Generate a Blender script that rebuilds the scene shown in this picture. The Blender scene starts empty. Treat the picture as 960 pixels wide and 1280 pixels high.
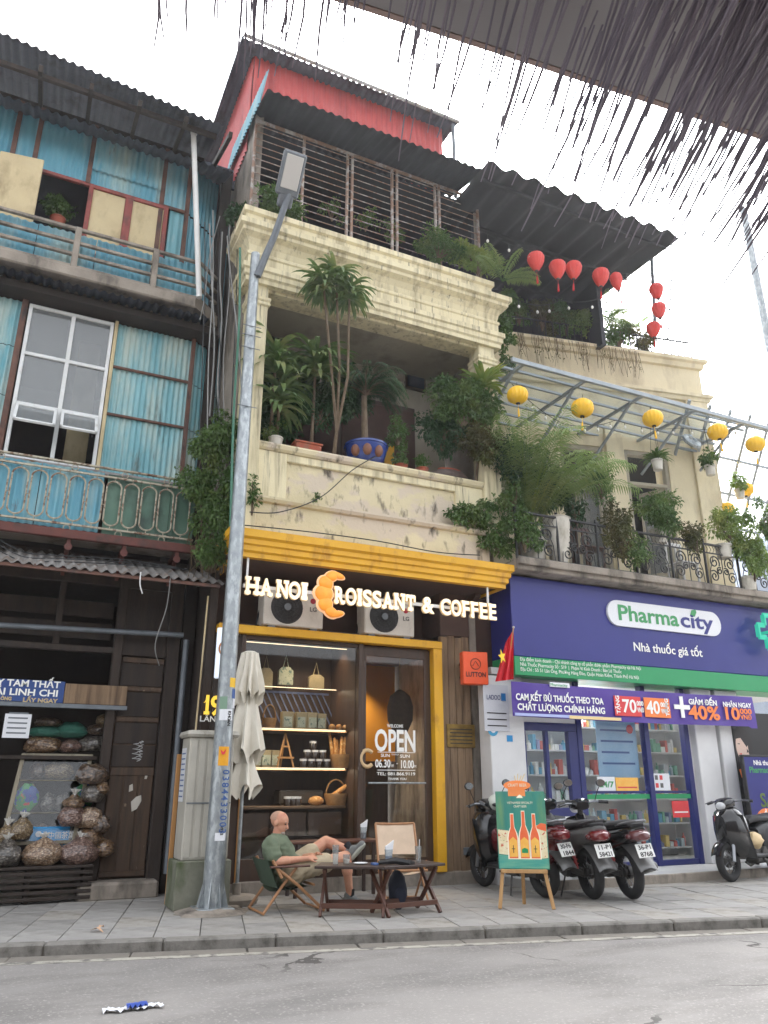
import bpy, bmesh, math, random
from mathutils import Vector as V, Matrix, noise as mnoise

R = math.radians
random.seed(7)
scene = bpy.context.scene
col = scene.collection

# ---------------------------------------------------------------- camera
FPX, PITCH, YAW, CAMH = 965.0, R(19.5), R(25.6), 1.3
cam_data = bpy.data.cameras.new('camera')
cam_data.sensor_fit = 'VERTICAL'
cam_data.sensor_height = 36.0
cam_data.lens = 36.0 * FPX / 1280.0
cam_data.clip_start = 0.05
cam_data.clip_end = 2000
cam = bpy.data.objects.new('camera', cam_data)
col.objects.link(cam)
cam.location = (0, 0, CAMH)
cam.rotation_euler = (math.pi / 2 + PITCH, 0, -YAW)
scene.camera = cam
scene.render.resolution_x, scene.render.resolution_y = 768, 1024

# ---------------------------------------------------------------- sky, sun, exposure
SUN_EL, SUN_AZ = R(52), R(38)          # azimuth clockwise from +Y
world = bpy.data.worlds.new('World')
scene.world = world
world.use_nodes = True
wn = world.node_tree
wn.nodes.clear()
w_sky = wn.nodes.new('ShaderNodeTexSky')
w_sky.sky_type = 'NISHITA'
w_sky.sun_disc = False
w_sky.sun_elevation = SUN_EL
w_sky.sun_rotation = SUN_AZ
w_sky.air_density = 1.0
w_sky.dust_density = 6.0
w_sky.ozone_density = 1.0
w_hsv = wn.nodes.new('ShaderNodeHueSaturation')      # an overcast, white sky
w_hsv.inputs['Saturation'].default_value = 0.10
w_bg = wn.nodes.new('ShaderNodeBackground')
w_bg.inputs['Strength'].default_value = 0.15
w_out = wn.nodes.new('ShaderNodeOutputWorld')
wn.links.new(w_sky.outputs[0], w_hsv.inputs['Color'])
w_tint = wn.nodes.new('ShaderNodeMix')              # the cool cast of cloud light
w_tint.data_type = 'RGBA'
w_tint.blend_type = 'MULTIPLY'
w_tint.inputs[0].default_value = 1.0
w_tint.inputs[7].default_value = (0.975, 0.99, 1.02, 1)
wn.links.new(w_hsv.outputs[0], w_tint.inputs[6])
wn.links.new(w_tint.outputs[2], w_bg.inputs['Color'])
wn.links.new(w_bg.outputs[0], w_out.inputs['Surface'])
sun_data = bpy.data.lights.new('sun', 'SUN')
sun_data.energy = 0.8
sun_data.angle = R(25)
sun_data.color = (1.0, 0.97, 0.93)
sun = bpy.data.objects.new('sun', sun_data)
col.objects.link(sun)
sd = V((math.sin(SUN_AZ) * math.cos(SUN_EL), math.cos(SUN_AZ) * math.cos(SUN_EL), math.sin(SUN_EL)))
sun.rotation_euler = (-sd).to_track_quat('-Z', 'Y').to_euler()
scene.view_settings.view_transform = 'Standard'
scene.view_settings.look = 'None'
scene.view_settings.gamma = 1.0
scene.view_settings.exposure = 2.3
scene.view_settings.use_curve_mapping = False

# ---------------------------------------------------------------- pixel of the photograph -> direction
_r = V((math.cos(YAW), -math.sin(YAW), 0))
_fh = V((math.sin(YAW), math.cos(YAW), 0))
_f = _fh * math.cos(PITCH) + V((0, 0, math.sin(PITCH)))
_u = -_fh * math.sin(PITCH) + V((0, 0, math.cos(PITCH)))
CAM = V((0, 0, CAMH))

def ray(px, py):
    return _r * ((px - 480) / FPX) + _u * ((640 - py) / FPX) + _f

def A(px, py, Y):            # on the upright plane y = Y
    d = ray(px, py)
    return CAM + d * (Y / d.y)

def G(px, py, z=0.0):        # on the level plane z
    d = ray(px, py)
    return CAM + d * ((z - CAMH) / d.z)

# ---------------------------------------------------------------- mesh builder
def TR(x=0, y=0, z=0, rx=0, ry=0, rz=0, s=1):
    m = Matrix.Translation((x, y, z)) @ Matrix.Rotation(R(rz), 4, 'Z') @ Matrix.Rotation(R(ry), 4, 'Y') @ Matrix.Rotation(R(rx), 4, 'X')
    if s != 1:
        m = m @ (Matrix.Scale(s, 4) if not isinstance(s, tuple) else Matrix.Diagonal((*s, 1)))
    return m

class MB:
    def __init__(self):
        self.v = []
        self.f = []

    def add(self, vs, fs, M=None):
        b = len(self.v)
        self.v += [tuple(M @ V(p)) for p in vs] if M else [tuple(p) for p in vs]
        self.f += [tuple(b + i for i in f) for f in fs]
        return self

    def box(self, x0, x1, y0, y1, z0, z1, b=0.0, M=None):
        if x0 > x1: x0, x1 = x1, x0
        if y0 > y1: y0, y1 = y1, y0
        if z0 > z1: z0, z1 = z1, z0
        b = min(b, (x1 - x0) * .45, (y1 - y0) * .45, (z1 - z0) * .45)
        if b <= 0:
            vs = [(x, y, z) for x in (x0, x1) for y in (y0, y1) for z in (z0, z1)]
            fs = [(0, 1, 3, 2), (4, 6, 7, 5), (0, 4, 5, 1), (2, 3, 7, 6), (0, 2, 6, 4), (1, 5, 7, 3)]
            return self.add(vs, fs, M)
        vs, idx = [], {}
        X, Y, Z = (x0, x1), (y0, y1), (z0, z1)
        I = lambda a, s: a[s] + (b if s == 0 else -b)
        for i in (0, 1):
            for j in (0, 1):
                for k in (0, 1):
                    for ax in range(3):
                        idx[i, j, k, ax] = len(vs)
                        vs.append((X[i] if ax == 0 else I(X, i), Y[j] if ax == 1 else I(Y, j), Z[k] if ax == 2 else I(Z, k)))
        fs = []
        for s in (0, 1):
            o = 1 if s else -1
            for ax, q in ((0, [(s, 0, 0), (s, 1, 0), (s, 1, 1), (s, 0, 1)]), (1, [(0, s, 0), (0, s, 1), (1, s, 1), (1, s, 0)]), (2, [(0, 0, s), (1, 0, s), (1, 1, s), (0, 1, s)])):
                f = [idx[(*c, ax)] for c in q]
                fs.append(tuple(f if s else f[::-1]))
        def edge(c0, c1, a, bb):
            fs.append((idx[(*c0, a)], idx[(*c1, a)], idx[(*c1, bb)], idx[(*c0, bb)]))
        for i in (0, 1):
            for j in (0, 1):
                edge((i, j, 0), (i, j, 1), 0, 1)
                edge((i, 0, j), (i, 1, j), 0, 2)
                edge((0, i, j), (1, i, j), 1, 2)
        for i in (0, 1):
            for j in (0, 1):
                for k in (0, 1):
                    fs.append((idx[i, j, k, 0], idx[i, j, k, 1], idx[i, j, k, 2]))
        return self.add(vs, fs, M)

    def bar(self, p, q, w, h=None, b=0.0, up=None):
        """a box-section bar from p to q, w wide and h deep"""
        h = h or w
        p, q = V(p), V(q)
        d = q - p
        L = d.length
        d.normalize()
        up = V(up) if up else (V((0, 0, 1)) if abs(d.z) < .9 else V((0, 1, 0)))
        x = d.cross(up).normalized()
        y = x.cross(d)
        M = Matrix(((x.x, y.x, d.x, p.x), (x.y, y.y, d.y, p.y), (x.z, y.z, d.z, p.z), (0, 0, 0, 1)))
        return self.box(-w / 2, w / 2, -h / 2, h / 2, 0, L, b, M)

    def tube(self, pts, r, n=8, M=None, closed=False, cap=True):
        pts = [V(p) for p in pts]
        N = len(pts)
        rs = r if isinstance(r, (list, tuple)) else [r] * N
        vs, fs = [], []
        prev = None
        for i, p in enumerate(pts):
            a = pts[(i - 1) % N] if (closed or i > 0) else p
            c = pts[(i + 1) % N] if (closed or i < N - 1) else p
            t = (c - a)
            if t.length < 1e-9: t = V((0, 0, 1))
            t.normalize()
            if prev is None:
                u = t.cross(V((0, 0, 1)) if abs(t.z) < .9 else V((1, 0, 0))).normalized()
            else:
                u = prev - t * prev.dot(t)
                u = u.normalized() if u.length > 1e-6 else t.orthogonal().normalized()
            prev = u
            w = t.cross(u)
            for k in range(n):
                a_ = 2 * math.pi * k / n
                vs.append(p + u * (math.cos(a_) * rs[i]) + w * (math.sin(a_) * rs[i]))
        for i in range(N if closed else N - 1):
            for k in range(n):
                j = (i + 1) % N
                fs.append((i * n + k, i * n + (k + 1) % n, j * n + (k + 1) % n, j * n + k))
        if cap and not closed:
            fs.append(tuple(range(n))[::-1])
            fs.append(tuple(range((N - 1) * n, N * n)))
        return self.add(vs, fs, M)

    def lathe(self, prof, n=16, M=None, flute=0, famp=0.0):
        """profile [(r, z)] turned about z"""
        vs, fs = [], []
        for r, z in prof:
            for k in range(n):
                a = 2 * math.pi * k / n
                rr = r * (1 + famp * math.cos(flute * a)) if flute else r
                vs.append((rr * math.cos(a), rr * math.sin(a), z))
        for i in range(len(prof) - 1):
            for k in range(n):
                fs.append((i * n + k, i * n + (k + 1) % n, (i + 1) * n + (k + 1) % n, (i + 1) * n + k))
        if prof[0][0] > 1e-4: fs.append(tuple(range(n))[::-1])
        if prof[-1][0] > 1e-4: fs.append(tuple(range((len(prof) - 1) * n, len(prof) * n)))
        return self.add(vs, fs, M)

    def prism(self, poly, y0, y1, M=None):
        """polygon in (x, z) pushed along y"""
        n = len(poly)
        vs = [(x, y0, z) for x, z in poly] + [(x, y1, z) for x, z in poly]
        fs = [tuple(range(n)), tuple(range(n, 2 * n))[::-1]]
        fs += [(i, i + n, (i + 1) % n + n, (i + 1) % n) for i in range(n)]
        return self.add(vs, fs, M)

    def sweep(self, path, prof, M=None):
        """closed profile [(outward, z)] along a plan path, mitred"""
        P = [V((x, y, 0)) for x, y in path]
        N, m = len(P), len(prof)
        vs, fs = [], []
        for i, p in enumerate(P):
            ds = []
            if i > 0: ds.append((P[i] - P[i - 1]).normalized())
            if i < N - 1: ds.append((P[i + 1] - P[i]).normalized())
            ns = [V((d.y, -d.x, 0)) for d in ds]
            nn = ns[0] if len(ns) == 1 else (ns[0] + ns[1]) / (1 + ns[0].dot(ns[1]))
            for o, z in prof:
                vs.append(p + nn * o + V((0, 0, z)))
        for i in range(N - 1):
            for k in range(m):
                fs.append((i * m + k, i * m + (k + 1) % m, (i + 1) * m + (k + 1) % m, (i + 1) * m + k))
        fs.append(tuple(range(m)))
        fs.append(tuple(range((N - 1) * m, N * m))[::-1])
        return self.add(vs, fs, M)

    def grid(self, fn, nu, nv, M=None):
        vs = [fn(i / nu, j / nv) for j in range(nv + 1) for i in range(nu + 1)]
        fs = [(j * (nu + 1) + i, j * (nu + 1) + i + 1, (j + 1) * (nu + 1) + i + 1, (j + 1) * (nu + 1) + i) for j in range(nv) for i in range(nu)]
        return self.add(vs, fs, M)

    def corrugated(self, p00, p10, p01, pitch, amp, seg=6, th=.004, nv=1, sag=0.0):
        """sheet from p00 along p10 (waves march this way) and p01, with a thickness"""
        p00, p10, p01 = V(p00), V(p10), V(p01)
        U, W = p10 - p00, p01 - p00
        nrm = U.cross(W).normalized()
        n = max(2, int(U.length / pitch)) * seg
        for s in (0, 1):
            def fn(u, v):
                wob = sag * math.sin(u * 9 + v * 3)
                return p00 + U * u + W * v + nrm * (amp * math.sin(2 * math.pi * u * n / seg) + s * th + wob)
            self.grid(fn, n, nv)
        return self

    def capsule(self, p, q, r0, r1, n=12, k=4):
        p, q = V(p), V(q)
        d = (q - p)
        L = d.length
        d = d.normalized() if L > 1e-6 else V((0, 0, 1))
        pts, rs = [], []
        for i in range(k):
            a = math.pi / 2 * (1 - i / k)
            pts.append(p - d * (r0 * math.sin(a))); rs.append(max(r0 * math.cos(a), 1e-3))
        pts.append(p); rs.append(r0)
        pts.append(q); rs.append(r1)
        for i in range(1, k + 1):
            a = math.pi / 2 * i / k
            pts.append(q + d * (r1 * math.sin(a))); rs.append(max(r1 * math.cos(a), 1e-3))
        return self.tube(pts, rs, n)

    def ellipsoid(self, c, rx, ry, rz, n=14, m=9, rot=None, lump=0.0, seed=0.0):
        vs, fs = [], []
        for j in range(m + 1):
            t = math.pi * j / m
            for i in range(n):
                a = 2 * math.pi * i / n
                p = V((math.sin(t) * math.cos(a), math.sin(t) * math.sin(a), math.cos(t)))
                if lump:
                    p *= 1 + lump * mnoise.noise(p * 2.2 + V((seed, seed * .7, 0)))
                p = V((p.x * rx, p.y * ry, p.z * rz))
                if rot: p = rot @ p
                vs.append(p + V(c))
        for j in range(m):
            for i in range(n):
                fs.append((j * n + i, (j + 1) * n + i, (j + 1) * n + (i + 1) % n, j * n + (i + 1) % n))
        return self.add(vs, fs)

    def mesh(self, name, mat=None, smooth=False, recalc=True):
        me = bpy.data.meshes.new(name)
        me.from_pydata(self.v, [], self.f)
        if recalc:
            bm = bmesh.new()
            bm.from_mesh(me)
            bmesh.ops.remove_doubles(bm, verts=bm.verts, dist=1e-5)
            bmesh.ops.recalc_face_normals(bm, faces=bm.faces)
            bm.to_mesh(me)
            bm.free()
        if mat: me.materials.append(mat)
        if smooth:
            me.polygons.foreach_set('use_smooth', [True] * len(me.polygons))
            try:
                me.set_sharp_from_angle(angle=R(38))
            except Exception:
                pass
        me.update()
        return me

# ---------------------------------------------------------------- objects
ROOTM = {}

def obj(name, mb, mat=None, parent=None, smooth=False, world=True, recalc=True, label=None, kind=None):
    """one mesh object; world=True: the coordinates are world ones even under a parent"""
    me = mb.mesh(name, mat, smooth, recalc) if isinstance(mb, MB) else mb
    o = bpy.data.objects.new(name, me)
    col.objects.link(o)
    if parent:
        o.parent = parent
        if world and parent.name in ROOTM:
            o.matrix_parent_inverse = ROOTM[parent.name].inverted()
    if label: o['label'] = label
    if kind: o['kind'] = kind
    return o

def tag(o, label, cat, group=None):
    o['label'] = label
    o['category'] = cat
    if group: o['group'] = group
    return o

def thing(name, label, cat, loc=(0, 0, 0), rz=0.0, group=None, s=1.0):
    o = bpy.data.objects.new(name, None)
    o.empty_display_size = .1
    col.objects.link(o)
    o.location = loc
    o.rotation_euler = (0, 0, R(rz))
    o.scale = (s, s, s)
    ROOTM[o.name] = TR(*loc, rz=rz, s=s)
    return tag(o, label, cat, group)

def struct(name, mb, mat, parent=None, **k):
    o = obj(name, mb, mat, parent, **k)
    if not parent: o['kind'] = 'structure'
    return o

def kids(o):
    return [c for c in bpy.data.objects if c.parent == o]

def clone(root, loc, rz=0.0, label=None, group=None, s=None, rot=None, tree=None):
    r = root.copy()
    col.objects.link(r)
    r.location = loc
    r.rotation_euler = rot if rot else (0, 0, R(rz))
    if s: r.scale = (s, s, s) if not isinstance(s, tuple) else s
    if label: r['label'] = label
    if group: r['group'] = group
    for ch in (tree or kids(root)):
        c = ch.copy(); col.objects.link(c); c.parent = r
        for g in kids(ch):
            d = g.copy(); col.objects.link(d); d.parent = c
    return r

# ---------------------------------------------------------------- materials
def C(r, g, b, k=1.0):
    def l(x):
        x /= 255.0
        return (x / 12.92 if x <= .04045 else ((x + .055) / 1.055) ** 2.4) * k
    return (l(r), l(g), l(b), 1)

MATS = {}

def mat(name, c1, c2=None, rough=.6, metal=0.0, scale=4.0, bump=0.0, bscale=None, stain=None, sscale=(3, 3, .6), slo=.5, shi=.7,
        emit=None, es=0.0, coat=0.0, stretch=(1, 1, 1), spec=None, trans=0.0, sub=0.0, stain2=None, s2scale=(6, 6, 6), s2lo=.55, s2hi=.65, rvar=0.0, leafy=0.0, voro=None, crack=None):
    """principled material: two noise-mixed tones, optional stains with shapes of their own, fine relief"""
    m = bpy.data.materials.new(name)
    m.use_nodes = True
    nt = m.node_tree
    N, L = nt.nodes, nt.links
    bs = N['Principled BSDF']
    bs.inputs['Roughness'].default_value = rough
    bs.inputs['Metallic'].default_value = metal
    if coat: bs.inputs['Coat Weight'].default_value = coat
    if spec is not None: bs.inputs['Specular IOR Level'].default_value = spec
    if trans: bs.inputs['Transmission Weight'].default_value = trans
    if sub:
        bs.inputs['Subsurface Weight'].default_value = sub
        bs.inputs['Subsurface Radius'].default_value = (.02, .008, .004)
    if emit:
        bs.inputs['Emission Color'].default_value = emit
        bs.inputs['Emission Strength'].default_value = es
    tc = N.new('ShaderNodeTexCoord')
    def nz(sc, det=4, vec=None):
        mp = N.new('ShaderNodeMapping')
        mp.inputs['Scale'].default_value = sc if isinstance(sc, tuple) else (sc * stretch[0], sc * stretch[1], sc * stretch[2])
        L.new(tc.outputs['Object'], mp.inputs['Vector'])
        t = N.new('ShaderNodeTexNoise')
        t.inputs['Scale'].default_value = 1.0
        t.inputs['Detail'].default_value = det
        t.inputs['Roughness'].default_value = .6
        L.new(mp.outputs[0], t.inputs['Vector'])
        return t.outputs['Fac']
    def mixc(fac, a, b):
        x = N.new('ShaderNodeMix')
        x.data_type = 'RGBA'
        if isinstance(fac, float): x.inputs[0].default_value = fac
        else: L.new(fac, x.inputs[0])
        for i, s in ((6, a), (7, b)):
            if isinstance(s, tuple): x.inputs[i].default_value = s
            else: L.new(s, x.inputs[i])
        return x.outputs[2]
    def ramp(f, lo, hi):
        r = N.new('ShaderNodeMapRange')
        r.inputs['From Min'].default_value = lo
        r.inputs['From Max'].default_value = hi
        L.new(f, r.inputs['Value'])
        return r.outputs[0]
    base = c1
    if c2: base = mixc(ramp(nz(scale), .3, .7), c1, c2)
    if stain: base = mixc(ramp(nz(sscale, 5), slo, shi), base, stain)
    if stain2: base = mixc(ramp(nz(s2scale, 5), s2lo, s2hi), base, stain2)
    vor_h = None
    if voro:                                    # separate chips, slices or stones
        vt = N.new('ShaderNodeTexVoronoi'); vt.inputs['Scale'].default_value = voro[0]; vt.inputs['Randomness'].default_value = 1.0
        mp = N.new('ShaderNodeMapping'); mp.inputs['Scale'].default_value = (1, 1, 1.7)
        L.new(tc.outputs['Object'], mp.inputs['Vector']); L.new(mp.outputs[0], vt.inputs['Vector'])
        sx = N.new('ShaderNodeSeparateColor'); L.new(vt.outputs['Color'], sx.inputs[0])
        base = mixc(sx.outputs[0], base, voro[1])
        base = mixc(ramp(vt.outputs['Distance'], .35, .75), base, voro[2])
        vor_h = vt.outputs['Distance']
    if crack:
        vt = N.new('ShaderNodeTexVoronoi'); vt.feature = 'DISTANCE_TO_EDGE'; vt.inputs['Scale'].default_value = crack[0]
        nzv = N.new('ShaderNodeTexNoise'); nzv.inputs['Scale'].default_value = 2.5; nzv.inputs['Detail'].default_value = 6
        L.new(tc.outputs['Object'], nzv.inputs['Vector'])
        mv = N.new('ShaderNodeMix'); mv.data_type = 'RGBA'; mv.inputs[0].default_value = .35
        L.new(tc.outputs['Object'], mv.inputs[6]); L.new(nzv.outputs['Color'], mv.inputs[7]); L.new(mv.outputs[2], vt.inputs['Vector'])
        cl = N.new('ShaderNodeMath'); cl.operation = 'LESS_THAN'; cl.inputs[1].default_value = crack[1]; L.new(vt.outputs['Distance'], cl.inputs[0])
        mk = N.new('ShaderNodeMath'); mk.operation = 'MULTIPLY'; L.new(cl.outputs[0], mk.inputs[0]); L.new(ramp(nz(.45, 3), .5, .56), mk.inputs[1])
        base = mixc(mk.outputs[0], base, crack[2])
    if isinstance(base, tuple): bs.inputs['Base Color'].default_value = base
    else: L.new(base, bs.inputs['Base Color'])
    if rvar:
        mr = N.new('ShaderNodeMapRange')
        mr.inputs['To Min'].default_value = max(0.02, rough - rvar)
        mr.inputs['To Max'].default_value = min(1, rough + rvar)
        L.new(nz(scale * 1.7), mr.inputs['Value'])
        L.new(mr.outputs[0], bs.inputs['Roughness'])
    if bump:
        b = N.new('ShaderNodeBump')
        b.inputs['Strength'].default_value = bump
        b.inputs['Distance'].default_value = .02
        L.new(vor_h or nz(bscale or scale * 4, 6), b.inputs['Height'])
        L.new(b.outputs[0], bs.inputs['Normal'])
    if leafy:                                   # light passes through leaf blades
        tl = N.new('ShaderNodeBsdfTranslucent')
        if isinstance(base, tuple): tl.inputs[0].default_value = base
        else: L.new(base, tl.inputs[0])
        mx = N.new('ShaderNodeMixShader'); mx.inputs[0].default_value = leafy
        L.new(bs.outputs[0], mx.inputs[1]); L.new(tl.outputs[0], mx.inputs[2])
        L.new(mx.outputs[0], N['Material Output'].inputs['Surface'])
    MATS[name] = m
    return m

def glass(name, tint=(.9, .95, .95, 1), refl=1.0, body=0.0):
    """thin pane: sees through, reflects more at grazing angles; body = pale diffuse share, milky; in windows it imitates reflected sky"""
    m = bpy.data.materials.new(name)
    m.use_nodes = True
    nt = m.node_tree
    N, L = nt.nodes, nt.links
    N.clear()
    out = N.new('ShaderNodeOutputMaterial')
    tr = N.new('ShaderNodeBsdfTransparent'); tr.inputs[0].default_value = tint
    gl = N.new('ShaderNodeBsdfGlossy'); gl.inputs['Roughness'].default_value = .03
    lw = N.new('ShaderNodeLayerWeight'); lw.inputs[0].default_value = .5
    fr = N.new('ShaderNodeMath'); fr.operation = 'POWER'; fr.inputs[1].default_value = 5.0
    L.new(lw.outputs['Facing'], fr.inputs[0])
    mu = N.new('ShaderNodeMath'); mu.operation = 'MULTIPLY_ADD'; mu.inputs[1].default_value = .9 * refl; mu.inputs[2].default_value = .04 * refl; mu.use_clamp = True
    mx = N.new('ShaderNodeMixShader')
    L.new(fr.outputs[0], mu.inputs[0]); L.new(mu.outputs[0], mx.inputs[0]); L.new(tr.outputs[0], mx.inputs[1]); L.new(gl.outputs[0], mx.inputs[2])
    last = mx
    if body:
        df = N.new('ShaderNodeBsdfDiffuse'); df.inputs[0].default_value = (.6, .62, .62, 1)
        m2 = N.new('ShaderNodeMixShader'); m2.inputs[0].default_value = body
        L.new(mx.outputs[0], m2.inputs[1]); L.new(df.outputs[0], m2.inputs[2])
        last = m2
    L.new(last.outputs[0], out.inputs[0])
    MATS[name] = m
    return m

def text(s, size, mat_, parent, M, ext=.001, bold=0.0, align='LEFT', name='lettering', width=None, world=True, xs=1.0, extra=None, spacing=1.0):
    """writing as a mesh: M maps x right, y up, z towards the reader"""
    cu = bpy.data.curves.new('t', 'FONT')
    cu.body = s
    cu.size = size
    cu.extrude = ext
    cu.offset = bold
    cu.align_x = align
    cu.space_character = spacing
    cu.space_line = 1.05
    cu.resolution_u = 3
    tmp = bpy.data.objects.new('t', cu)
    me = bpy.data.meshes.new_from_object(tmp)
    bpy.data.objects.remove(tmp)
    bpy.data.curves.remove(cu)
    if width and me.vertices:
        xs_ = [v.co.x for v in me.vertices]
        xs = width / max(1e-6, max(xs_) - min(xs_))
    me.transform(M @ Matrix.Diagonal((xs, 1, 1, 1)))
    me.materials.clear()
    me.materials.append(mat_)
    me.name = name
    return obj(name, me, None, parent, world=world)

FACE = Matrix.Rotation(math.pi / 2, 4, 'X')      # x right, y up, reader towards -Y

def wall_text(s, px, py, Y, size, mat_, parent, **k):
    """writing on the upright plane y = Y whose baseline starts at a place of the plane"""
    p = A(px, py, Y)
    return text(s, size, mat_, parent, Matrix.Translation(p) @ FACE, **k)

# ---------------------------------------------------------------- leaves
def leaf(mb, p, d, n, L, w, bend=.25, fold=.15):
    """one bent leaf blade: 6 vertices"""
    s = d.cross(n)
    if s.length < 1e-5: s = d.orthogonal()
    s.normalize()
    n = s.cross(d).normalized()
    m = p + d * (L * .5) + n * (L * bend * .3)
    e = p + d * (L * .92) - n * (L * bend)
    b = len(mb.v)
    mb.v += [tuple(p), tuple(m + s * w * .5 + n * w * fold), tuple(m - s * w * .5 + n * w * fold), tuple(e), tuple(m)]
    mb.f += [(b, b + 1, b + 4), (b, b + 4, b + 2), (b + 1, b + 3, b + 4), (b + 4, b + 3, b + 2)]

def rdir():
    while True:
        v = V((random.uniform(-1, 1), random.uniform(-1, 1), random.uniform(-1, 1)))
        if .05 < v.length < 1: return v.normalized()

def bush(mb, c, rx, ry, rz, n, L, clumps=10, droop=.2, wid=.45, twig=None):
    n = int(n * 2.5); L = L * .96; clumps = int(clumps * 1.4); rx *= 1.12; rz *= 1.1
    """leaf-sized faces in uneven clumps through a volume"""
    c = V(c)
    cs = []
    for i in range(clumps):
        d = rdir() * random.uniform(.25, .95)
        cs.append((c + V((d.x * rx, d.y * ry, d.z * rz)), random.uniform(.22, .5)))
    for i in range(n):
        cc, cr = random.choice(cs)
        d = rdir()
        p = cc + V((d.x * rx, d.y * ry, d.z * rz)) * cr * random.uniform(.2, 1.0)
        dd = (d + rdir() * .8 + V((0, 0, -droop))).normalized()
        l = L * random.uniform(.6, 1.25)
        leaf(mb, p, dd, (rdir() * .7 + V((0, 0, 1))).normalized(), l, l * wid)
    if twig is not None:
        for cc, cr in cs:
            m = (c + cc) / 2 + rdir() * rx * .15
            twig.tube([c + V((0, 0, -rz * .9)), m, cc], [.012, .008, .004], 5)
    return mb

def strap(mb, p, d, L, w, droop=.8, seg=6):
    """a long arching strap leaf"""
    d = V(d).normalized()
    s = d.cross(V((0, 0, 1)))
    if s.length < .05: s = V((1, 0, 0))
    s.normalize()
    b = len(mb.v)
    p = V(p)
    for i in range(seg + 1):
        t = i / seg
        ww = w * (math.sin(math.pi * min(1, .12 + .88 * t)) ** .6 if t < 1 else 0.02) * .5
        mb.v += [tuple(p - s * ww + V((0, 0, ww * .4))), tuple(p), tuple(p + s * ww + V((0, 0, ww * .4)))]
        p = p + d * (L / seg)
        d = (d + V((0, 0, -droop / seg * (0.6 + t)))).normalized()
    for i in range(seg):
        for k in (0, 1):
            a = b + i * 3 + k
            mb.f.append((a, a + 1, a + 4, a + 3))

def rosette(mb, p, n, L, w, up=.6, droop=1.3, lo=-.3):
    for i in range(n):
        a = random.uniform(0, 2 * math.pi)
        e = random.uniform(lo, 1.2) * up
        strap(mb, V(p) + V((0, 0, random.uniform(-.12, .05) * L)), V((math.cos(a), math.sin(a), e)), L * random.uniform(.7, 1.1), w, droop * random.uniform(.7, 1.3))

def frond(mb, stem, p, d, L, leafL, n=26, droop=1.0, w=.022):
    """feathered palm leaf"""
    d = V(d).normalized()
    p = V(p)
    pts = [p.copy()]
    seg = 10
    dirs = []
    for i in range(seg):
        p = p + d * (L / seg)
        pts.append(p.copy()); dirs.append(d.copy())
        d = (d + V((0, 0, -droop / seg * (.5 + i / seg)))).normalized()
    stem.tube(pts, [.010 * (1 - .08 * i) for i in range(seg + 1)], 5)
    for i in range(n):
        t = .12 + .88 * i / n
        k = min(seg - 1, int(t * seg))
        q = pts[k].lerp(pts[k + 1], t * seg - k)
        dd = dirs[k]
        s = dd.cross(V((0, 0, 1)))
        s = s.normalized() if s.length > .05 else V((1, 0, 0))
        ll = leafL * (math.sin(math.pi * (.15 + .8 * t)) ** .7) * random.uniform(.85, 1.1)
        for sg in (-1, 1):
            v = (s * sg + dd * .7 + V((0, 0, -.25 + random.uniform(-.2, .1)))).normalized()
            leaf(mb, q, v, V((0, 0, 1)), ll, w, .25, .3)
# ================================================================ materials
M_asphalt = mat('asphalt', C(124, 121, 118), C(142, 138, 134), rough=.9, scale=.9, bump=.25, bscale=90, stain=C(104, 101, 98), sscale=(.5, 1.5, 1), slo=.46, shi=.72, stain2=C(152, 148, 143), s2scale=(38, 38, 38), s2lo=.56, s2hi=.66, crack=(.55, .006, C(76, 73, 70)))
M_gutter = mat('gutter_concrete', C(112, 107, 100), C(134, 128, 119), rough=.9, scale=2.5, bump=.3, bscale=50, stain=C(86, 82, 76), sscale=(3, 3, 3), slo=.52, shi=.7)
M_kerb = mat('kerb_stone', C(118, 115, 110), C(146, 142, 135), rough=.85, scale=4, bump=.3, bscale=60, stain=C(62, 58, 53), sscale=(4, 4, 3), slo=.46, shi=.7)
M_tile = mat('pavement_tile', C(142, 140, 137), C(164, 161, 156), rough=.8, scale=3, bump=.2, bscale=70, stain=C(112, 108, 102), sscale=(2.3, 2.3, 2.3), slo=.5, shi=.72, rvar=.15)
M_tile2 = mat('pavement_tile_dark', C(132, 130, 127), C(156, 153, 148), rough=.8, scale=3, bump=.2, bscale=70, stain=C(104, 100, 94), sscale=(2.3, 2.3, 2.3), slo=.48, shi=.7)
M_tile3 = mat('pavement_tile_warm', C(148, 144, 138), C(168, 164, 156), rough=.8, scale=3, bump=.2, bscale=70, stain=C(104, 96, 86), sscale=(2.6, 2.6, 2.3), slo=.46, shi=.7)
M_mortar = mat('mortar', C(70, 66, 60), C(96, 90, 82), rough=.95, scale=6)
M_line = mat('road_paint', C(176, 172, 160), C(150, 146, 137), rough=.8, scale=5, stain=C(104, 101, 97), sscale=(9, 9, 9), slo=.5, shi=.62, bump=.2, bscale=90)
M_earth = mat('earth', C(90, 84, 74), C(110, 102, 92), rough=1)

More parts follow.
